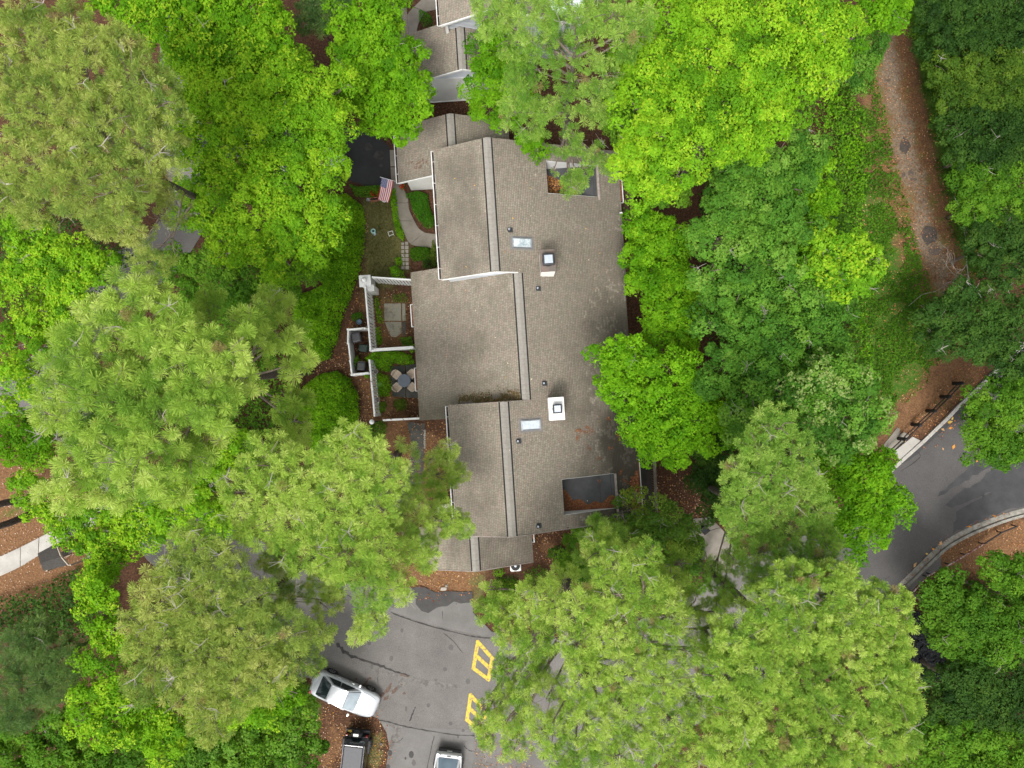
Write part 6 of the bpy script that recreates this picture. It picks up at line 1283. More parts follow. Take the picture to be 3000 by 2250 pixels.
# --- broad leaved trees
broad('sweetgum_tree', 'bright lime green tree between the straw tinted pine and the black driveway', GT, [(690, 190, 110), (800, 230, 110), (900, 300, 100), (640, 300, 90), (740, 340, 110), (860, 400, 100), (960, 360, 70), (620, 430, 80), (720, 470, 105), (840, 520, 105), (950, 480, 75), (660, 570, 95), (770, 620, 105), (880, 640, 100), (965, 600, 55), (700, 700, 90), (820, 740, 80), (920, 720, 60), (972, 425, 28), (1010, 240, 40), (565, 230, 85), (575, 130, 70), (545, 330, 55), (590, 560, 60), (565, 650, 45), (570, 450, 50)], 11, LIME, leaf=.128, seed=31, rad=.26, tipcols=LIMET, dead=1)
broad('sweetgum_tree', 'lime green crown along the top edge beside the dark soft pine', GT, [(500, 50, 85), (600, 40, 95), (720, 60, 90), (800, 100, 70), (560, 140, 70), (660, 130, 80), (850, 190, 40), (430, 60, 60), (450, -15, 60), (540, -10, 60), (640, -20, 70), (330, 10, 60)], 11.5, GREEN, leaf=.15, seed=32, rad=.2, tipcols=LIMET)
broad('maple_tree', 'green layered maple overhanging the corner of the side wing', GT, [(1030, 90, 65), (1100, 50, 75), (1130, 130, 75), (1060, 180, 75), (1160, 200, 70), (1110, 260, 75), (1210, 260, 55), (1180, 320, 65), (1110, 350, 55), (1230, 310, 42), (1180, 385, 40), (1020, 270, 50), (1240, 140, 25), (1010, 170, 45), (1140, 15, 50), (1000, 20, 50)], 8.5, GREEN, leaf=.15, seed=33, rad=.18, clump=.46)
broad('sweetgum_tree', 'large lime yellow tree filling the top beyond the upper deck', GT, [(1950, 60, 100), (2080, 60, 110), (2220, 60, 110), (2350, 70, 100), (2440, 110, 70), (1900, 190, 90), (2020, 180, 110), (2150, 190, 110), (2280, 190, 110), (2400, 190, 75), (1860, 320, 80), (1980, 310, 100), (2110, 310, 105), (2240, 300, 90), (2350, 270, 65), (1850, 440, 65), (1940, 430, 85), (2050, 430, 90), (2160, 410, 75), (1900, 520, 55), (1980, 520, 55), (2260, 390, 45), (2470, 60, 45)], 16, LIME, leaf=.128, seed=34, rad=.3, tipcols=LIMET, clump=.58, base=(1990, 540))
broad('hardwood_tree', 'light green crown at the top edge where the sandy track begins', GT, [(2560, 20, 60), (2610, 30, 50), (2530, 60, 45), (2620, -20, 60)], 10, GREEN, leaf=.15, seed=35, rad=.16)
broad('hardwood_tree', 'pale grey green bush between the lime tree and the sandy track', GT, [(2500, 130, 50), (2540, 150, 45), (2520, 200, 50), (2550, 110, 35), (2480, 210, 40)], 5.5, BLUEG, leaf=.12, seed=36, rad=.1)
broad('hardwood_tree', 'bright green small tree squeezed between the neighbour house and the leaning pine', GT, [(1410, 150, 45), (1440, 210, 50), (1410, 260, 45), (1440, 310, 50), (1480, 250, 55), (1510, 180, 55), (1480, 340, 45), (1530, 300, 50), (1450, 110, 45), (1560, 420, 40)], 6.5, GREEN, leaf=.13, seed=37, rad=.12)
broad('hardwood_tree', 'mid green tree between the lime tree and the deck railing', GT, [(1830, 380, 50), (1885, 490, 38), (1885, 430, 45), (1850, 250, 65), (1800, 320, 55), (1960, 560, 50), (1840, 160, 60)], 8, MIDG, leaf=.14, seed=38, rad=.16)
broad('maple_tree', 'blue green maple crown on the slope left of the weedy verge', GT, [(2170, 500, 75), (2260, 480, 70), (2130, 600, 75), (2230, 600, 80), (2330, 540, 65), (2100, 700, 65), (2200, 700, 75), (2310, 660, 75), (2370, 450, 45), (2340, 400, 35), (2070, 800, 45), (2065, 690, 40), (2180, 800, 60), (2280, 770, 65)], 10, BLUEG, leaf=.15, seed=39, rad=.2)
broad('hardwood_tree', 'olive green crown between the blue green maple and the weedy verge', GT, [(2350, 560, 55), (2390, 640, 60), (2380, 490, 45), (2350, 720, 60), (2410, 580, 45), (2340, 480, 40)], 8.5, GREEN, leaf=.14, seed=40, rad=.16)
broad('hardwood_tree', 'yellow tipped crown jutting out over the weedy verge', GT, [(2420, 765, 50), (2480, 745, 44), (2532, 765, 40), (2562, 800, 26), (2475, 825, 40), (2515, 700, 24), (2430, 835, 40), (2350, 790, 44), (2390, 710, 34), (2530, 840, 22), (2575, 755, 18)], 10, [(.080, .225, .010), (.13, .325, .012), (.20, .42, .018), (.29, .49, .03)], leaf=.17, seed=41, rad=.18, tipcols=LIMET)
broad('hardwood_tree', 'tangled mid green crown in the middle of the wooded slope', GT, [(2140, 880, 65), (2230, 860, 75), (2330, 890, 75), (2180, 970, 75), (2290, 980, 80), (2390, 960, 70), (2440, 900, 50), (2130, 1050, 60), (2230, 1070, 75), (2340, 1070, 65), (2450, 1010, 40), (2060, 950, 40), (2090, 1120, 45), (2200, 1150, 60), (2300, 1160, 60), (2160, 1230, 50), (2250, 1230, 40)], 9.5, BLUEG, leaf=.14, seed=42, rad=.2, dead=2)
broad('maple_tree', 'pale tipped blue green maple next to the black post railing', GT, [(2430, 1110, 75), (2500, 1130, 55), (2390, 1190, 65), (2480, 1210, 70), (2550, 1210, 50), (2430, 1280, 65), (2510, 1270, 55), (2350, 1140, 50), (2380, 1260, 55), (2580, 1220, 25)], 11, BLUEG, leaf=.15, seed=43, rad=.2, tipcols=[(.34, .42, .14), (.26, .40, .10)])
broad('hardwood_tree', 'green tree leaning over the far road edge', GT, [(2440, 1390, 65), (2530, 1400, 60), (2480, 1470, 75), (2570, 1470, 60), (2440, 1540, 60), (2540, 1550, 65), (2500, 1600, 50), (2600, 1430, 45), (2620, 1500, 35), (2420, 1470, 50), (2580, 1360, 40), (2630, 1460, 22)], 10, GREEN, leaf=.14, seed=44, rad=.18)
broad('magnolia_tree', 'bushy bright green tree along the right eave of the mid roof', GT, [(1880, 660, 55), (1940, 690, 60), (1900, 740, 60), (1970, 760, 55), (1860, 740, 40), (1910, 820, 60), (1980, 840, 60), (1940, 900, 60), (2000, 920, 50), (1990, 990, 50), (1870, 820, 38), (1990, 700, 35), (2030, 870, 35), (1940, 980, 45)], 6, [(.085, .245, .006), (.135, .335, .008), (.185, .405, .012), (.24, .455, .018)], leaf=.145, seed=45, rad=.16, base=(1850, 800), clump=.44)
broad('magnolia_tree', 'lime green tree spilling over the lower right roof slope', GT, [(1790, 1010, 35), (1820, 1080, 55), (1900, 1080, 60), (1980, 1090, 65), (1830, 1150, 55), (1920, 1160, 70), (2020, 1160, 65), (1870, 1230, 60), (1960, 1240, 70), (2050, 1230, 55), (2110, 1200, 40), (1910, 1300, 45), (1980, 1310, 50), (2060, 1300, 35), (1750, 1040, 28), (1780, 1100, 30), (1850, 1030, 40), (2130, 1260, 35), (1990, 1350, 22)], 8.5, [(.095, .265, .006), (.145, .36, .008), (.195, .43, .012)], leaf=.135, seed=46, rad=.18, base=(1990, 1215), clump=.44, tipcols=[(.22, .45, .014)])
broad('hardwood_tree', 'sparse twiggy tree beside the dark rear deck', GT, [(1845, 1495, 36), (1808, 1530, 32), (1880, 1540, 50), (1950, 1500, 45), (1990, 1560, 45), (1840, 1580, 50), (1930, 1610, 55), (1870, 1650, 55), (1980, 1640, 50), (2030, 1590, 30), (1825, 1465, 16), (1862, 1455, 20), (2012, 1548, 34), (2022, 1612, 38), (2040, 1680, 50), (1960, 1700, 55)], 6, [(.06, .15, .018), (.10, .22, .025), (.16, .29, .035), (.24, .33, .04)], leaf=.13, seed=47, rad=.12, dens=.62, dead=5)
broad('hardwood_tree', 'leafy green shrub tree at the corner of the lower gable', GT, [(1710, 1560, 35), (1690, 1600, 38), (1650, 1640, 35), (1700, 1650, 38), (1640, 1680, 28), (1720, 1710, 30)], 4.5, MIDG, leaf=.12, seed=48, rad=.09)
broad('hardwood_tree', 'lime foliage clump at the far left edge above the dark litter gap', GT, [(40, 690, 55), (120, 720, 60), (200, 750, 60), (270, 790, 55), (60, 770, 55), (160, 810, 60), (240, 840, 50), (20, 840, 45), (310, 760, 35)], 9, LIME, leaf=.128, seed=49, rad=.16, tipcols=LIMET, dead=3)
broad('hardwood_tree', 'lime foliage clump at the left edge beside the largest pine', GT, [(120, 920, 60), (190, 900, 50), (60, 980, 55), (140, 1000, 50), (40, 1080, 55), (90, 1130, 45), (20, 1180, 30), (200, 960, 40)], 8, LIME, leaf=.128, seed=50, rad=.14, tipcols=LIMET, dead=3)
broad('hardwood_tree', 'green bush at the left edge over the straw bank', GT, [(40, 1230, 45), (100, 1270, 45), (40, 1310, 40), (110, 1330, 38), (150, 1290, 35)], 5, GREEN, leaf=.13, seed=51, rad=.1)
broad('sweetgum_tree', 'bright lime tree ringing the largest pine above the pale sidewalk', GT, [(110, 1480, 45), (170, 1500, 48), (210, 1560, 42), (270, 1500, 60), (300, 1580, 65), (360, 1530, 65), (330, 1650, 55), (420, 1490, 60), (410, 1580, 48), (470, 1450, 55), (540, 1430, 55), (280, 1660, 35), (300, 1690, 32), (600, 1400, 50), (640, 1370, 55), (680, 1310, 50), (70, 1430, 40), (520, 1510, 60), (600, 1480, 65), (560, 1580, 40), (660, 1520, 50), (620, 1560, 35), (480, 1560, 30)], 9, LIME, leaf=.128, seed=52, rad=.2, tipcols=LIMET, dead=3, base=(420, 1500), dens=.85)
broad('sweetgum_tree', 'lime green fringe tree along the left side of the yellowish pine', GT, [(270, 1720, 45), (290, 1800, 45), (320, 1870, 50), (280, 1930, 45), (320, 1990, 60), (270, 2060, 60), (370, 2060, 65), (330, 2130, 65), (430, 2120, 70), (250, 2120, 45), (480, 2180, 55), (300, 1740, 35), (520, 2110, 50), (700, 2080, 55), (790, 2060, 50), (850, 2020, 40)], 11, [(.09, .24, .007), (.14, .33, .009), (.20, .42, .011), (.28, .49, .018)], leaf=.128, seed=53, rad=.2, tipcols=LIMET, dead=2, base=(600, 1900))
broad('hardwood_tree', 'mid green tree in the bottom corner left of the black car', GT, [(560, 2190, 65), (640, 2200, 75), (720, 2170, 75), (800, 2150, 75), (860, 2110, 55), (880, 2190, 60), (780, 2230, 75), (680, 2250, 70), (860, 2050, 38), (910, 2150, 25), (580, 2260, 60), (800, 2080, 50)], 7, MIDG, leaf=.14, seed=54, rad=.16, tipcols=[(.18, .34, .05)])
broad('hardwood_tree', 'green tree filling the bottom left corner', GT, [(60, 2200, 70), (160, 2180, 70), (260, 2200, 65), (340, 2220, 60), (420, 2240, 60), (120, 2250, 70), (240, 2260, 60), (180, 2120, 45), (20, 2150, 45)], 8, MIDG, leaf=.14, seed=55, rad=.16)
broad('hardwood_tree', 'mid green understory crown between lime tree and hedge', GT, [(660, 830, 60), (740, 820, 65), (820, 830, 60), (700, 900, 50), (640, 760, 55), (900, 800, 40), (560, 860, 45), (600, 780, 45), (520, 780, 50)], 5.5, MIDG, leaf=.12, seed=56, rad=.12)
broad('hardwood_tree', 'low dark green bush between the lower roof tree and the feathery pine', GT, [(2060, 1310, 40), (2095, 1370, 48), (2055, 1410, 32), (2110, 1440, 45), (2090, 1490, 40), (2120, 1300, 40)], 4.5, DARKG + [(.07, .17, .016)], leaf=.13, seed=57, rad=.08, clump=.44)
# --- right-hand woods
GW = 'scrubby trees along the sandy track'
for i, (lob, h, cols, lab) in enumerate([
    ([(2740, 40, 60), (2820, 30, 70), (2900, 30, 70), (2980, 30, 70), (2760, 120, 60), (2850, 120, 70), (2950, 110, 75)], 5, DARKG, 'dark olive scrub tree at the very top of the sandy track'),
    ([(2770, 210, 55), (2850, 220, 65), (2930, 210, 65), (2990, 200, 60), (2790, 290, 55), (2870, 300, 60), (2960, 290, 65)], 5, [(.05, .115, .012), (.08, .165, .016), (.12, .21, .02)], 'olive green scrub tree second from the top of the sandy track'),
    ([(2800, 370, 50), (2870, 380, 60), (2950, 380, 65), (3000, 380, 55), (2820, 450, 50), (2900, 460, 60), (2980, 460, 60)], 5, DARKG, 'dark bluish scrub tree beside the wet patch of the track'),
    ([(2830, 530, 50), (2900, 540, 60), (2980, 540, 60), (2850, 610, 50), (2930, 620, 60), (3000, 620, 55)], 5, MIDG, 'mid green scrub tree beside the lower bend of the track'),
    ([(2870, 690, 50), (2940, 690, 55), (3000, 700, 50), (2890, 760, 45), (2960, 770, 55)], 5, DARKG, 'dark scrub tree just above the dead bleached twigs')]):
    broad('scrub_tree', lab, GW, lob, h, cols, leaf=.12, seed=60 + i, rad=.1, clump=.44, low=-.5)
broad('hardwood_tree', 'dark green spreading tree with bleached limbs at the track end', GT, [(2720, 920, 42), (2780, 930, 55), (2740, 990, 45), (2810, 860, 42), (2850, 930, 60), (2820, 1000, 50), (2910, 880, 55), (2930, 960, 65), (2980, 900, 55), (2900, 1030, 55), (2980, 1030, 60), (2940, 1090, 50), (2990, 1110, 45)], 5, [(.030, .085, .014), (.05, .125, .018), (.075, .165, .024)], leaf=.13, seed=66, rad=.11, dead=6, base=(2890, 965))
broad('hardwood_tree', 'green tree overhanging the far road from the right edge', GT, [(2860, 1180, 42), (2920, 1190, 55), (2830, 1240, 35), (2890, 1260, 60), (2960, 1250, 60), (2870, 1310, 40), (2930, 1320, 50), (2990, 1310, 50), (2980, 1180, 55), (2950, 1150, 45)], 5.5, MIDG, leaf=.14, seed=67, rad=.12, base=(2905, 1232))
broad('hardwood_tree', 'bright green bush tree beside the low red railing', GT, [(2720, 1740, 32), (2770, 1700, 35), (2800, 1750, 55), (2750, 1800, 42), (2830, 1830, 60), (2780, 1870, 48), (2870, 1770, 50), (2890, 1860, 55), (2850, 1910, 45), (2740, 1765, 28)], 6, [(.05, .145, .012), (.08, .20, .014), (.115, .25, .018)], leaf=.14, seed=68, rad=.12)
broad('hardwood_tree', 'mid green tree at the right edge beside the straw bank', GT, [(2930, 1680, 45), (2980, 1720, 55), (2950, 1790, 60), (2990, 1860, 60), (2940, 1900, 55), (2910, 1650, 30), (2990, 1650, 40)], 6, MIDG, leaf=.13, seed=69, rad=.12, dead=4)
broad('hardwood_tree', 'dark green tree below the creek at the right edge', GT, [(2760, 2000, 55), (2840, 1990, 65), (2920, 2000, 65), (2990, 2010, 60), (2800, 2070, 60), (2890, 2080, 65), (2970, 2100, 60), (2740, 2080, 40)], 6, DARKG, leaf=.13, seed=70, rad=.13)
broad('hardwood_tree', 'mid green tree in the bottom right corner', GT, [(2720, 2140, 45), (2790, 2150, 60), (2870, 2170, 65), (2950, 2190, 65), (2760, 2220, 60), (2850, 2240, 65), (2940, 2260, 60), (2690, 2230, 50)], 6, MIDG, leaf=.13, seed=71, rad=.13)
broad('scrub_tree', 'feathery dark scrub along the top right corner', GW, [(2680, 20, 28), (2700, 90, 25), (2960, 60, 60), (3000, 130, 50), (2900, 160, 40)], 3.2, MIDG, leaf=.11, seed=72, rad=.07)
# --- hedges, shrubs, plants
GH = 'clipped shrubs by the front walk'
thicket('hedge', 'broad bright green hedge mass between the lime tree and the lawn', 'hedge', [(1010, 560), (1060, 600), (1066, 640), (1062, 720), (1050, 790), (1025, 860), (1000, 920), (985, 990), (960, 1050), (920, 1060), (880, 1000), (850, 930), (860, 860), (905, 850), (940, 830), (900, 790), (850, 770), (870, 690), (930, 620), (960, 570)], 1.3, HEDGE, 620, .13, seed=81, bumpy=.5)
thicket('hedge', 'rounded green hedge mound beside the bin enclosure', 'hedge', [(930, 1095), (980, 1085), (1020, 1110), (1045, 1160), (1047, 1220), (1030, 1270), (990, 1330), (930, 1340), (880, 1290), (860, 1210), (880, 1130)], 1.5, HEDGE, 620, .13, seed=82, bumpy=.42, edge=1.0)
thicket('clipped_shrub', 'upper clipped dark green shrub between the front walk and the house', 'shrub', [(1195, 562), (1220, 555), (1252, 565), (1256, 600), (1268, 630), (1272, 655), (1262, 668), (1245, 664), (1222, 640), (1205, 610)], .9, BOX, 1300, .08, seed=83, group=GH, bumpy=.2, edge=.5)
thicket('clipped_shrub', 'lower clipped oval shrub beside the stepping stones', 'shrub', [(1200, 725), (1225, 719), (1255, 722), (1262, 738), (1258, 755), (1235, 763), (1208, 762), (1198, 745)], .85, [(.05, .15, .006), (.07, .19, .008), (.095, .23, .01)], 1300, .08, seed=84, group=GH, bumpy=.15, edge=.45)
thicket('clipped_shrub', 'bright yellow green rounded shrub below the garage wing', 'shrub', [(1430, 1720), (1465, 1700), (1510, 1702), (1528, 1725), (1520, 1765), (1490, 1790), (1445, 1795), (1420, 1770)], 1.2, [(.06, .165, .008), (.095, .225, .010), (.15, .29, .014)], 900, .09, seed=85, bumpy=.25)
thicket('small_shrub', 'small light green shrub tucked under the garage wing eave', 'shrub', [(1442, 1672), (1470, 1665), (1482, 1680), (1468, 1692), (1445, 1690)], .7, GREEN, 450, .09, seed=86)
thicket('small_shrub', 'loose twiggy green shrub right of the air conditioner', 'shrub', [(1535, 1680), (1580, 1660), (1620, 1680), (1600, 1730), (1560, 1760), (1537, 1730)], 1.1, MIDG, 260, .11, seed=87)
thicket('small_shrub', 'dark shrub left of the air conditioner behind the yellow green one', 'shrub', [(1440, 1695), (1485, 1690), (1520, 1690), (1515, 1705), (1465, 1702)], .8, DARKG, 330, .09, seed=88)
for i, (pix, cols, h, lab, dn, lf) in enumerate([
    ([(1140, 560), (1158, 545), (1168, 640), (1185, 690), (1180, 705), (1162, 690), (1150, 640)], HEDGE, .35, 'grassy border plants along the lawn side of the front walk', 420, .10),
    ([(1020, 535), (1050, 545), (1110, 540), (1140, 555), (1130, 575), (1080, 578), (1040, 572)], MIDG, .5, 'dark strappy plants along the end of the black driveway', 380, .11),
    ([(1266, 700), (1282, 730), (1284, 785), (1262, 780), (1258, 745)], [(.06, .13, .015), (.10, .17, .02), (.2, .2, .03)], .6, 'speckled yellow and green plants under the upper left gutter', 330, .10),
    ([(1240, 755), (1270, 760), (1265, 785), (1235, 785)], DARKG, .5, 'dark low plants between oval shrub and mid roof edge', 330, .09),
    ([(1136, 780), (1158, 775), (1178, 790), (1184, 812), (1160, 828), (1142, 805)], GREEN, 1.6, 'feathery light green vine climbing the end of the white fence', 330, .10),
    ([(1155, 755), (1176, 750), (1178, 775), (1160, 778)], HEDGE, .4, 'tuft of grassy plants at the end of the stepping stones', 360, .09),
    ([(1095, 1025), (1160, 1025), (1205, 1040), (1212, 1062), (1180, 1070), (1150, 1062), (1140, 1090), (1110, 1085), (1062, 1050)], GREEN, 1.2, 'overgrown green vine mass at the corner of the two courtyards', 330, .11),
    ([(1105, 1090), (1140, 1100), (1148, 1130), (1140, 1160), (1105, 1165), (1098, 1120)], HEDGE, .5, 'low green ground plants beside the round table', 380, .09),
    ([(1155, 1170), (1182, 1165), (1194, 1180), (1190, 1200), (1165, 1205), (1150, 1190)], [(.07, .16, .012), (.11, .21, .015), (.18, .25, .02)], .6, 'small round yellow green bush below the table courtyard', 420, .08),
    ([(1104, 1180), (1130, 1175), (1132, 1200), (1112, 1215), (1100, 1205)], MIDG, .6, 'green bush against the lower end of the slatted fence', 380, .09),
    ([(1080, 1238), (1120, 1230), (1130, 1260), (1115, 1300), (1090, 1310), (1075, 1275)], MIDG, 1.6, 'green shrub under the globe lamp', 300, .11),
    ([(1094, 850), (1104, 848), (1110, 900), (1102, 930), (1096, 900)], GREEN, 1.0, 'green creeper against the inner face of the long slatted fence', 260, .10),
    ([(1098, 960), (1112, 955), (1120, 1000), (1104, 1015)], HEDGE, .7, 'bushy weeds at the foot of the slatted fence near the divider', 280, .10),
    ([(1150, 860), (1190, 858), (1195, 884), (1150, 886)], MIDG, .25, 'thin mossy weeds above the square concrete pad', 150, .08),
    ([(1195, 1010), (1215, 1005), (1216, 1030), (1200, 1034)], GREEN, 1.5, 'light green vine over the dividing fence by the eave', 300, .10),
    ([(1028, 918), (1058, 912), (1064, 932), (1040, 942), (1026, 935)], BOX, .5, 'low dark green clump in the litter above the bin enclosure', 450, .08),
    ([(1034, 1050), (1048, 1035), (1056, 1062), (1040, 1085), (1032, 1070)], MIDG, 1.1, 'weeds growing among the bins inside the enclosure', 330, .10),
    ([(1100, 900), (1120, 905), (1122, 950), (1105, 945)], HEDGE, .4, 'weeds between slatted fence and square concrete pad', 260, .09),
    ([(1165, 988), (1205, 985), (1210, 1012), (1180, 1014)], MIDG, .5, 'ferny plants below the square concrete pad', 330, .09),
    ([(1062, 1088), (1078, 1088), (1082, 1108), (1066, 1108)], HEDGE, 1.0, 'light green sprig over the lower rail of the bin enclosure', 300, .10),
    ([(1185, 568), (1200, 560), (1202, 580), (1192, 582)], BOX, .5, 'small dark bush with red blooms at the corner of the side wing', 420, .07),
    ([(1225, 20), (1262, 38), (1268, 70), (1240, 72), (1225, 50)], BOX, .9, 'small dark round shrub beside the neighbour front walk', 420, .08)]):
    thicket('garden_plant', lab, 'plant', pix, h, cols, dn * 2, lf, seed=100 + i, bumpy=.4, edge=.4, wave=1.6)
def blooms(label, px, r, n, seed, z=.35):
    rg = np.random.default_rng(seed); c = P(*px); t = thing('red_flowers', label, 'flowers', c, 0); q = rg.normal(0, r * .5, (n, 3)); q[:, 2] = z + np.abs(rg.normal(0, .08, n)); v, f, k = leaf_quads(q, unit(rg.normal(0, .5, (n, 3)) + [0, 0, 1]), np.full(n, .085) * rg.uniform(.7, 1.3, n), np.repeat([[.55, .035, .012]], n, 0) * rg.uniform(.6, 1.2, (n, 1)), rg, .8); npmesh('blossoms', v, f, M['leaf'], t, tint=k)
    s = MB(); rr = random.Random(seed)
    for i in range(8): a = rr.uniform(0, 6.28); s.tube([(0, 0, 0), (math.cos(a) * r * .6, math.sin(a) * r * .6, z)], [.012, .008], 4)
    s.build('stems', M['leaf_stem'], t)
    g = rg.normal(0, r * .55, (n, 3)); g[:, 2] = z * rg.uniform(.4, .9, n); v, f, k = leaf_quads(g, unit(rg.normal(0, .5, (n, 3)) + [0, 0, 1]), np.full(n, .09), palette(MIDG, n, rg), rg); npmesh('leaves', v, f, M['leaf'], t, tint=k)
M['leaf_stem'] = simple('green_stem', (.06, .12, .02), (.04, .09, .015), 6, .7)
blooms('red flowers left of the flag at the lawn top', (1093, 571), .24, 70, 1); blooms('red flowers just under the flag tip', (1114, 570), .2, 55, 2); blooms('red flowers at the corner of the side wing wall', (1180, 552), .2, 50, 3)
rg = np.random.default_rng(5); c = P(1116, 1126); t = thing('broad_leaved_plant', 'single light green plant with broad rosette leaves beside the table', 'plant', c); vs = []; fs = []
for k in range(9):
    a = k * 2.4; ln = .17 + .13 * (k / 9); d = Vector((math.cos(a), math.sin(a), .3)); s = Vector((-math.sin(a), math.cos(a), 0)); o = Vector((0, 0, .55 - .03 * k)); b = len(vs)
    for u, w in ((.05, .02), (.35, .075), (.7, .085), (1, .01)):
        q = o + d * ln * 1.1 * u - Vector((0, 0, .10 * u * u)); vs += [q - s * w, q + Vector((0, 0, -.012)), q + s * w]
    for i in range(3):
        for j in range(2): fs.append((b + i * 3 + j, b + i * 3 + j + 1, b + (i + 1) * 3 + j + 1, b + (i + 1) * 3 + j))
    MB().add(vs[b:], [tuple(i - b for i in f) for f in fs[-6:]]).build('leaf', M['lime_leaf'] if 'lime_leaf' in M else M.setdefault('lime_leaf', simple('broad_leaf', (.17, .34, .05), (.12, .27, .035), 6, .5)), t)
MB().tube([(0, 0, 0), (0, 0, .55)], .02, 6).build('stem', M['leaf_stem'], t)
# --- low growth nobody could count
thicket('undergrowth', 'dark undergrowth below the trees at the lower left', None, [(-40, 1760), (100, 1720), (220, 1660), (300, 1640), (340, 1760), (300, 1860), (200, 1900), (-40, 1880)], 1.6, DARKG + [(.05, .14, .02)], 121, 0.203, seed=131, kind='stuff', bumpy=.8, wave=.6)
thicket('undergrowth', 'green growth under the wooded slope', None, [(2060, 470), (2330, 420), (2460, 470), (2500, 700), (2520, 900), (2540, 1180), (2560, 1300), (2500, 1400), (2300, 1500), (2100, 1480), (2030, 1350), (2080, 1150), (2060, 900), (2050, 700)], 1.8, DARKG + MIDG, 93, 0.203, seed=132, kind='stuff', bumpy=.8, wave=.5)
thicket('verge_grass', 'patchy weedy grass on the verge left of the sandy track', None, [(2420, 300), (2540, 120), (2590, 300), (2640, 520), (2700, 740), (2760, 900), (2790, 1010), (2720, 1120), (2620, 1220), (2540, 1240), (2500, 1000), (2450, 640)], .16, [(.050, .135, .010), (.08, .20, .012), (.12, .265, .018)], 240, .14, seed=143, kind='stuff', bumpy=.8, patch=.40)
thicket('verge_grass', 'patchy grass on the right side of the sandy track, shade put into its colour', None, [(2650, -20), (2720, -20), (2800, 400), (2890, 780), (2840, 860), (2780, 700), (2730, 440)], .2, [(.035, .10, .008), (.055, .14, .012), (.085, .18, .016)], 190, .13, seed=144, kind='stuff', bumpy=.8, patch=.42)  # darker greens carry the shade lying on this strip
thicket('verge_grass', 'thin grass tufts on the straw verge by the black railing', None, [(2640, 1270), (2760, 1140), (2850, 1080), (2860, 1120), (2700, 1270)], .12, [(.04, .09, .012), (.07, .12, .02)], 90, .11, seed=145, kind='stuff', bumpy=.8, patch=.55)
thicket('lawn_grass', 'thin dry grass of the small front lawn', None, [(1052, 575), (1150, 572), (1180, 660), (1200, 740), (1165, 850), (1062, 860), (1062, 720)], .06, [(.07, .085, .02), (.10, .10, .03), (.05, .085, .014)], 130, .08, seed=146, kind='stuff', bumpy=.8, patch=.50)
thicket('ground_cover', 'leafy ground cover and ferns along the weedy verge', None, [(2400, 260), (2480, 210), (2540, 330), (2560, 480), (2530, 620), (2560, 760), (2540, 900), (2570, 1020), (2560, 1160), (2480, 1180), (2440, 900), (2420, 640), (2360, 420)], .8, MIDG + GREEN, 143, 0.162, seed=133, kind='stuff', bumpy=.7, wave=.8)
thicket('undergrowth', 'dark undergrowth along the right side of the sandy track', None, [(2660, -40), (2720, 200), (2790, 440), (2850, 660), (2880, 820), (3100, 860), (3100, -60)], 1.2, DARKG, 99, 0.176, seed=134, kind='stuff', bumpy=.7)
thicket('undergrowth', 'undergrowth behind the low railing and creek', None, [(2700, 1730), (2760, 1680), (2860, 1690), (3060, 1640), (3060, 2300), (2650, 2300), (2660, 2050), (2780, 1990), (2780, 1900), (2720, 1820)], 1.4, DARKG, 93, 0.189, seed=135, kind='stuff', bumpy=.7)
thicket('undergrowth', 'undergrowth between the lower pines and the rear deck', None, [(1640, 1660), (1720, 1600), (1800, 1560), (1900, 1520), (2000, 1480), (2040, 1560), (2060, 1700), (2000, 1780), (1850, 1800), (1700, 1760)], 1.4, MIDG, 110, 0.176, seed=136, kind='stuff', bumpy=.8)
thicket('undergrowth', 'undergrowth below the lime trees and left pines', None, [(560, 120), (900, 120), (980, 260), (980, 360), (800, 380), (600, 420)], 1.5, MIDG, 88, 0.189, seed=137, kind='stuff', bumpy=.8)
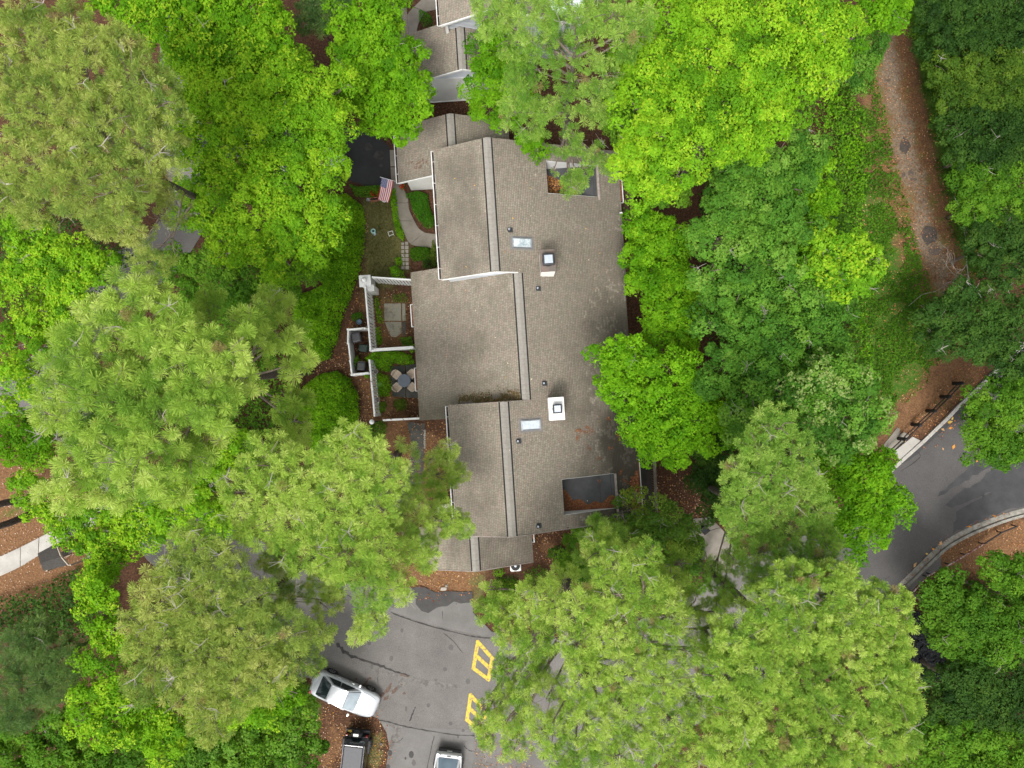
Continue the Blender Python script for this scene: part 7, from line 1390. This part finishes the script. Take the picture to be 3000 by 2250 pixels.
thicket('undergrowth', 'undergrowth under the largest pine', None, [(560, 860), (700, 880), (860, 960), (880, 1080), (860, 1280), (900, 1380), (820, 1500), (640, 1380), (480, 1250), (420, 1100), (460, 950)], 1.5, MIDG, 99, 0.189, seed=138, kind='stuff', bumpy=.8)
thicket('undergrowth', 'undergrowth along the lane below the yellowish pine', None, [(620, 1700), (760, 1760), (880, 1800), (900, 1960), (880, 2050), (820, 2200), (560, 2260), (300, 2260), (360, 1980), (420, 1760)], 1.3, MIDG + GREEN, 88, 0.189, seed=139, kind='stuff', bumpy=.8)
thicket('undergrowth', 'undergrowth under the lime tree beyond the upper deck', None, [(1880, 60), (2300, 0), (2420, 180), (2380, 380), (2100, 480), (1920, 560), (1850, 460), (1850, 250)], 1.5, DARKG + MIDG, 82, 0.203, seed=140, kind='stuff', bumpy=.8)
thicket('undergrowth', 'dark green growth round the garden side of the parked cars', None, [(862, 1990), (915, 2012), (935, 2070), (930, 2120), (900, 2160), (850, 2150)], .6, DARKG + MIDG, 165, 0.135, seed=141, kind='stuff')
thicket('undergrowth', 'dark growth in the upper left gaps', None, [(-40, 560), (200, 600), (340, 640), (400, 760), (240, 900), (-40, 1000)], 1.2, DARKG, 77, 0.189, seed=142, kind='stuff', bumpy=.8)
# bleached dead limbs at the track end
t = thing('dead_tree', 'bleached leafless dead sapling at the end of the sandy track', 'dead tree', P(2850, 850)); d = MB(); rr = random.Random(4)
def twig(a, b, r, dep):
    m = a.lerp(b, .5) + Vector((rr.uniform(-.1, .1), rr.uniform(-.1, .1), .05)) * (b - a).length; d.tube([a, m, b], [r, r * .8, r * .55], 5, cap=False)
    if dep:
        for k in range(3): s = m.lerp(b, rr.uniform(0, 1)); e = s + ((b - a).normalized() + Vector((rr.uniform(-.9, .9), rr.uniform(-.9, .9), rr.uniform(-.2, .4)))) * (b - a).length * rr.uniform(.3, .55); twig(s, e, r * .5, dep - 1)
p0 = P(2850, 850); twig(Vector((p0.x, p0.y, 0)), P(2832, 770, 3), .05, 3); twig(Vector((p0.x, p0.y, .1)), P(2790, 800, 2), .035, 2); d.build('limbs', M['deadwood'], t); adopt(t)
print('foliage triangles', sum(s[1] for s in STAT))
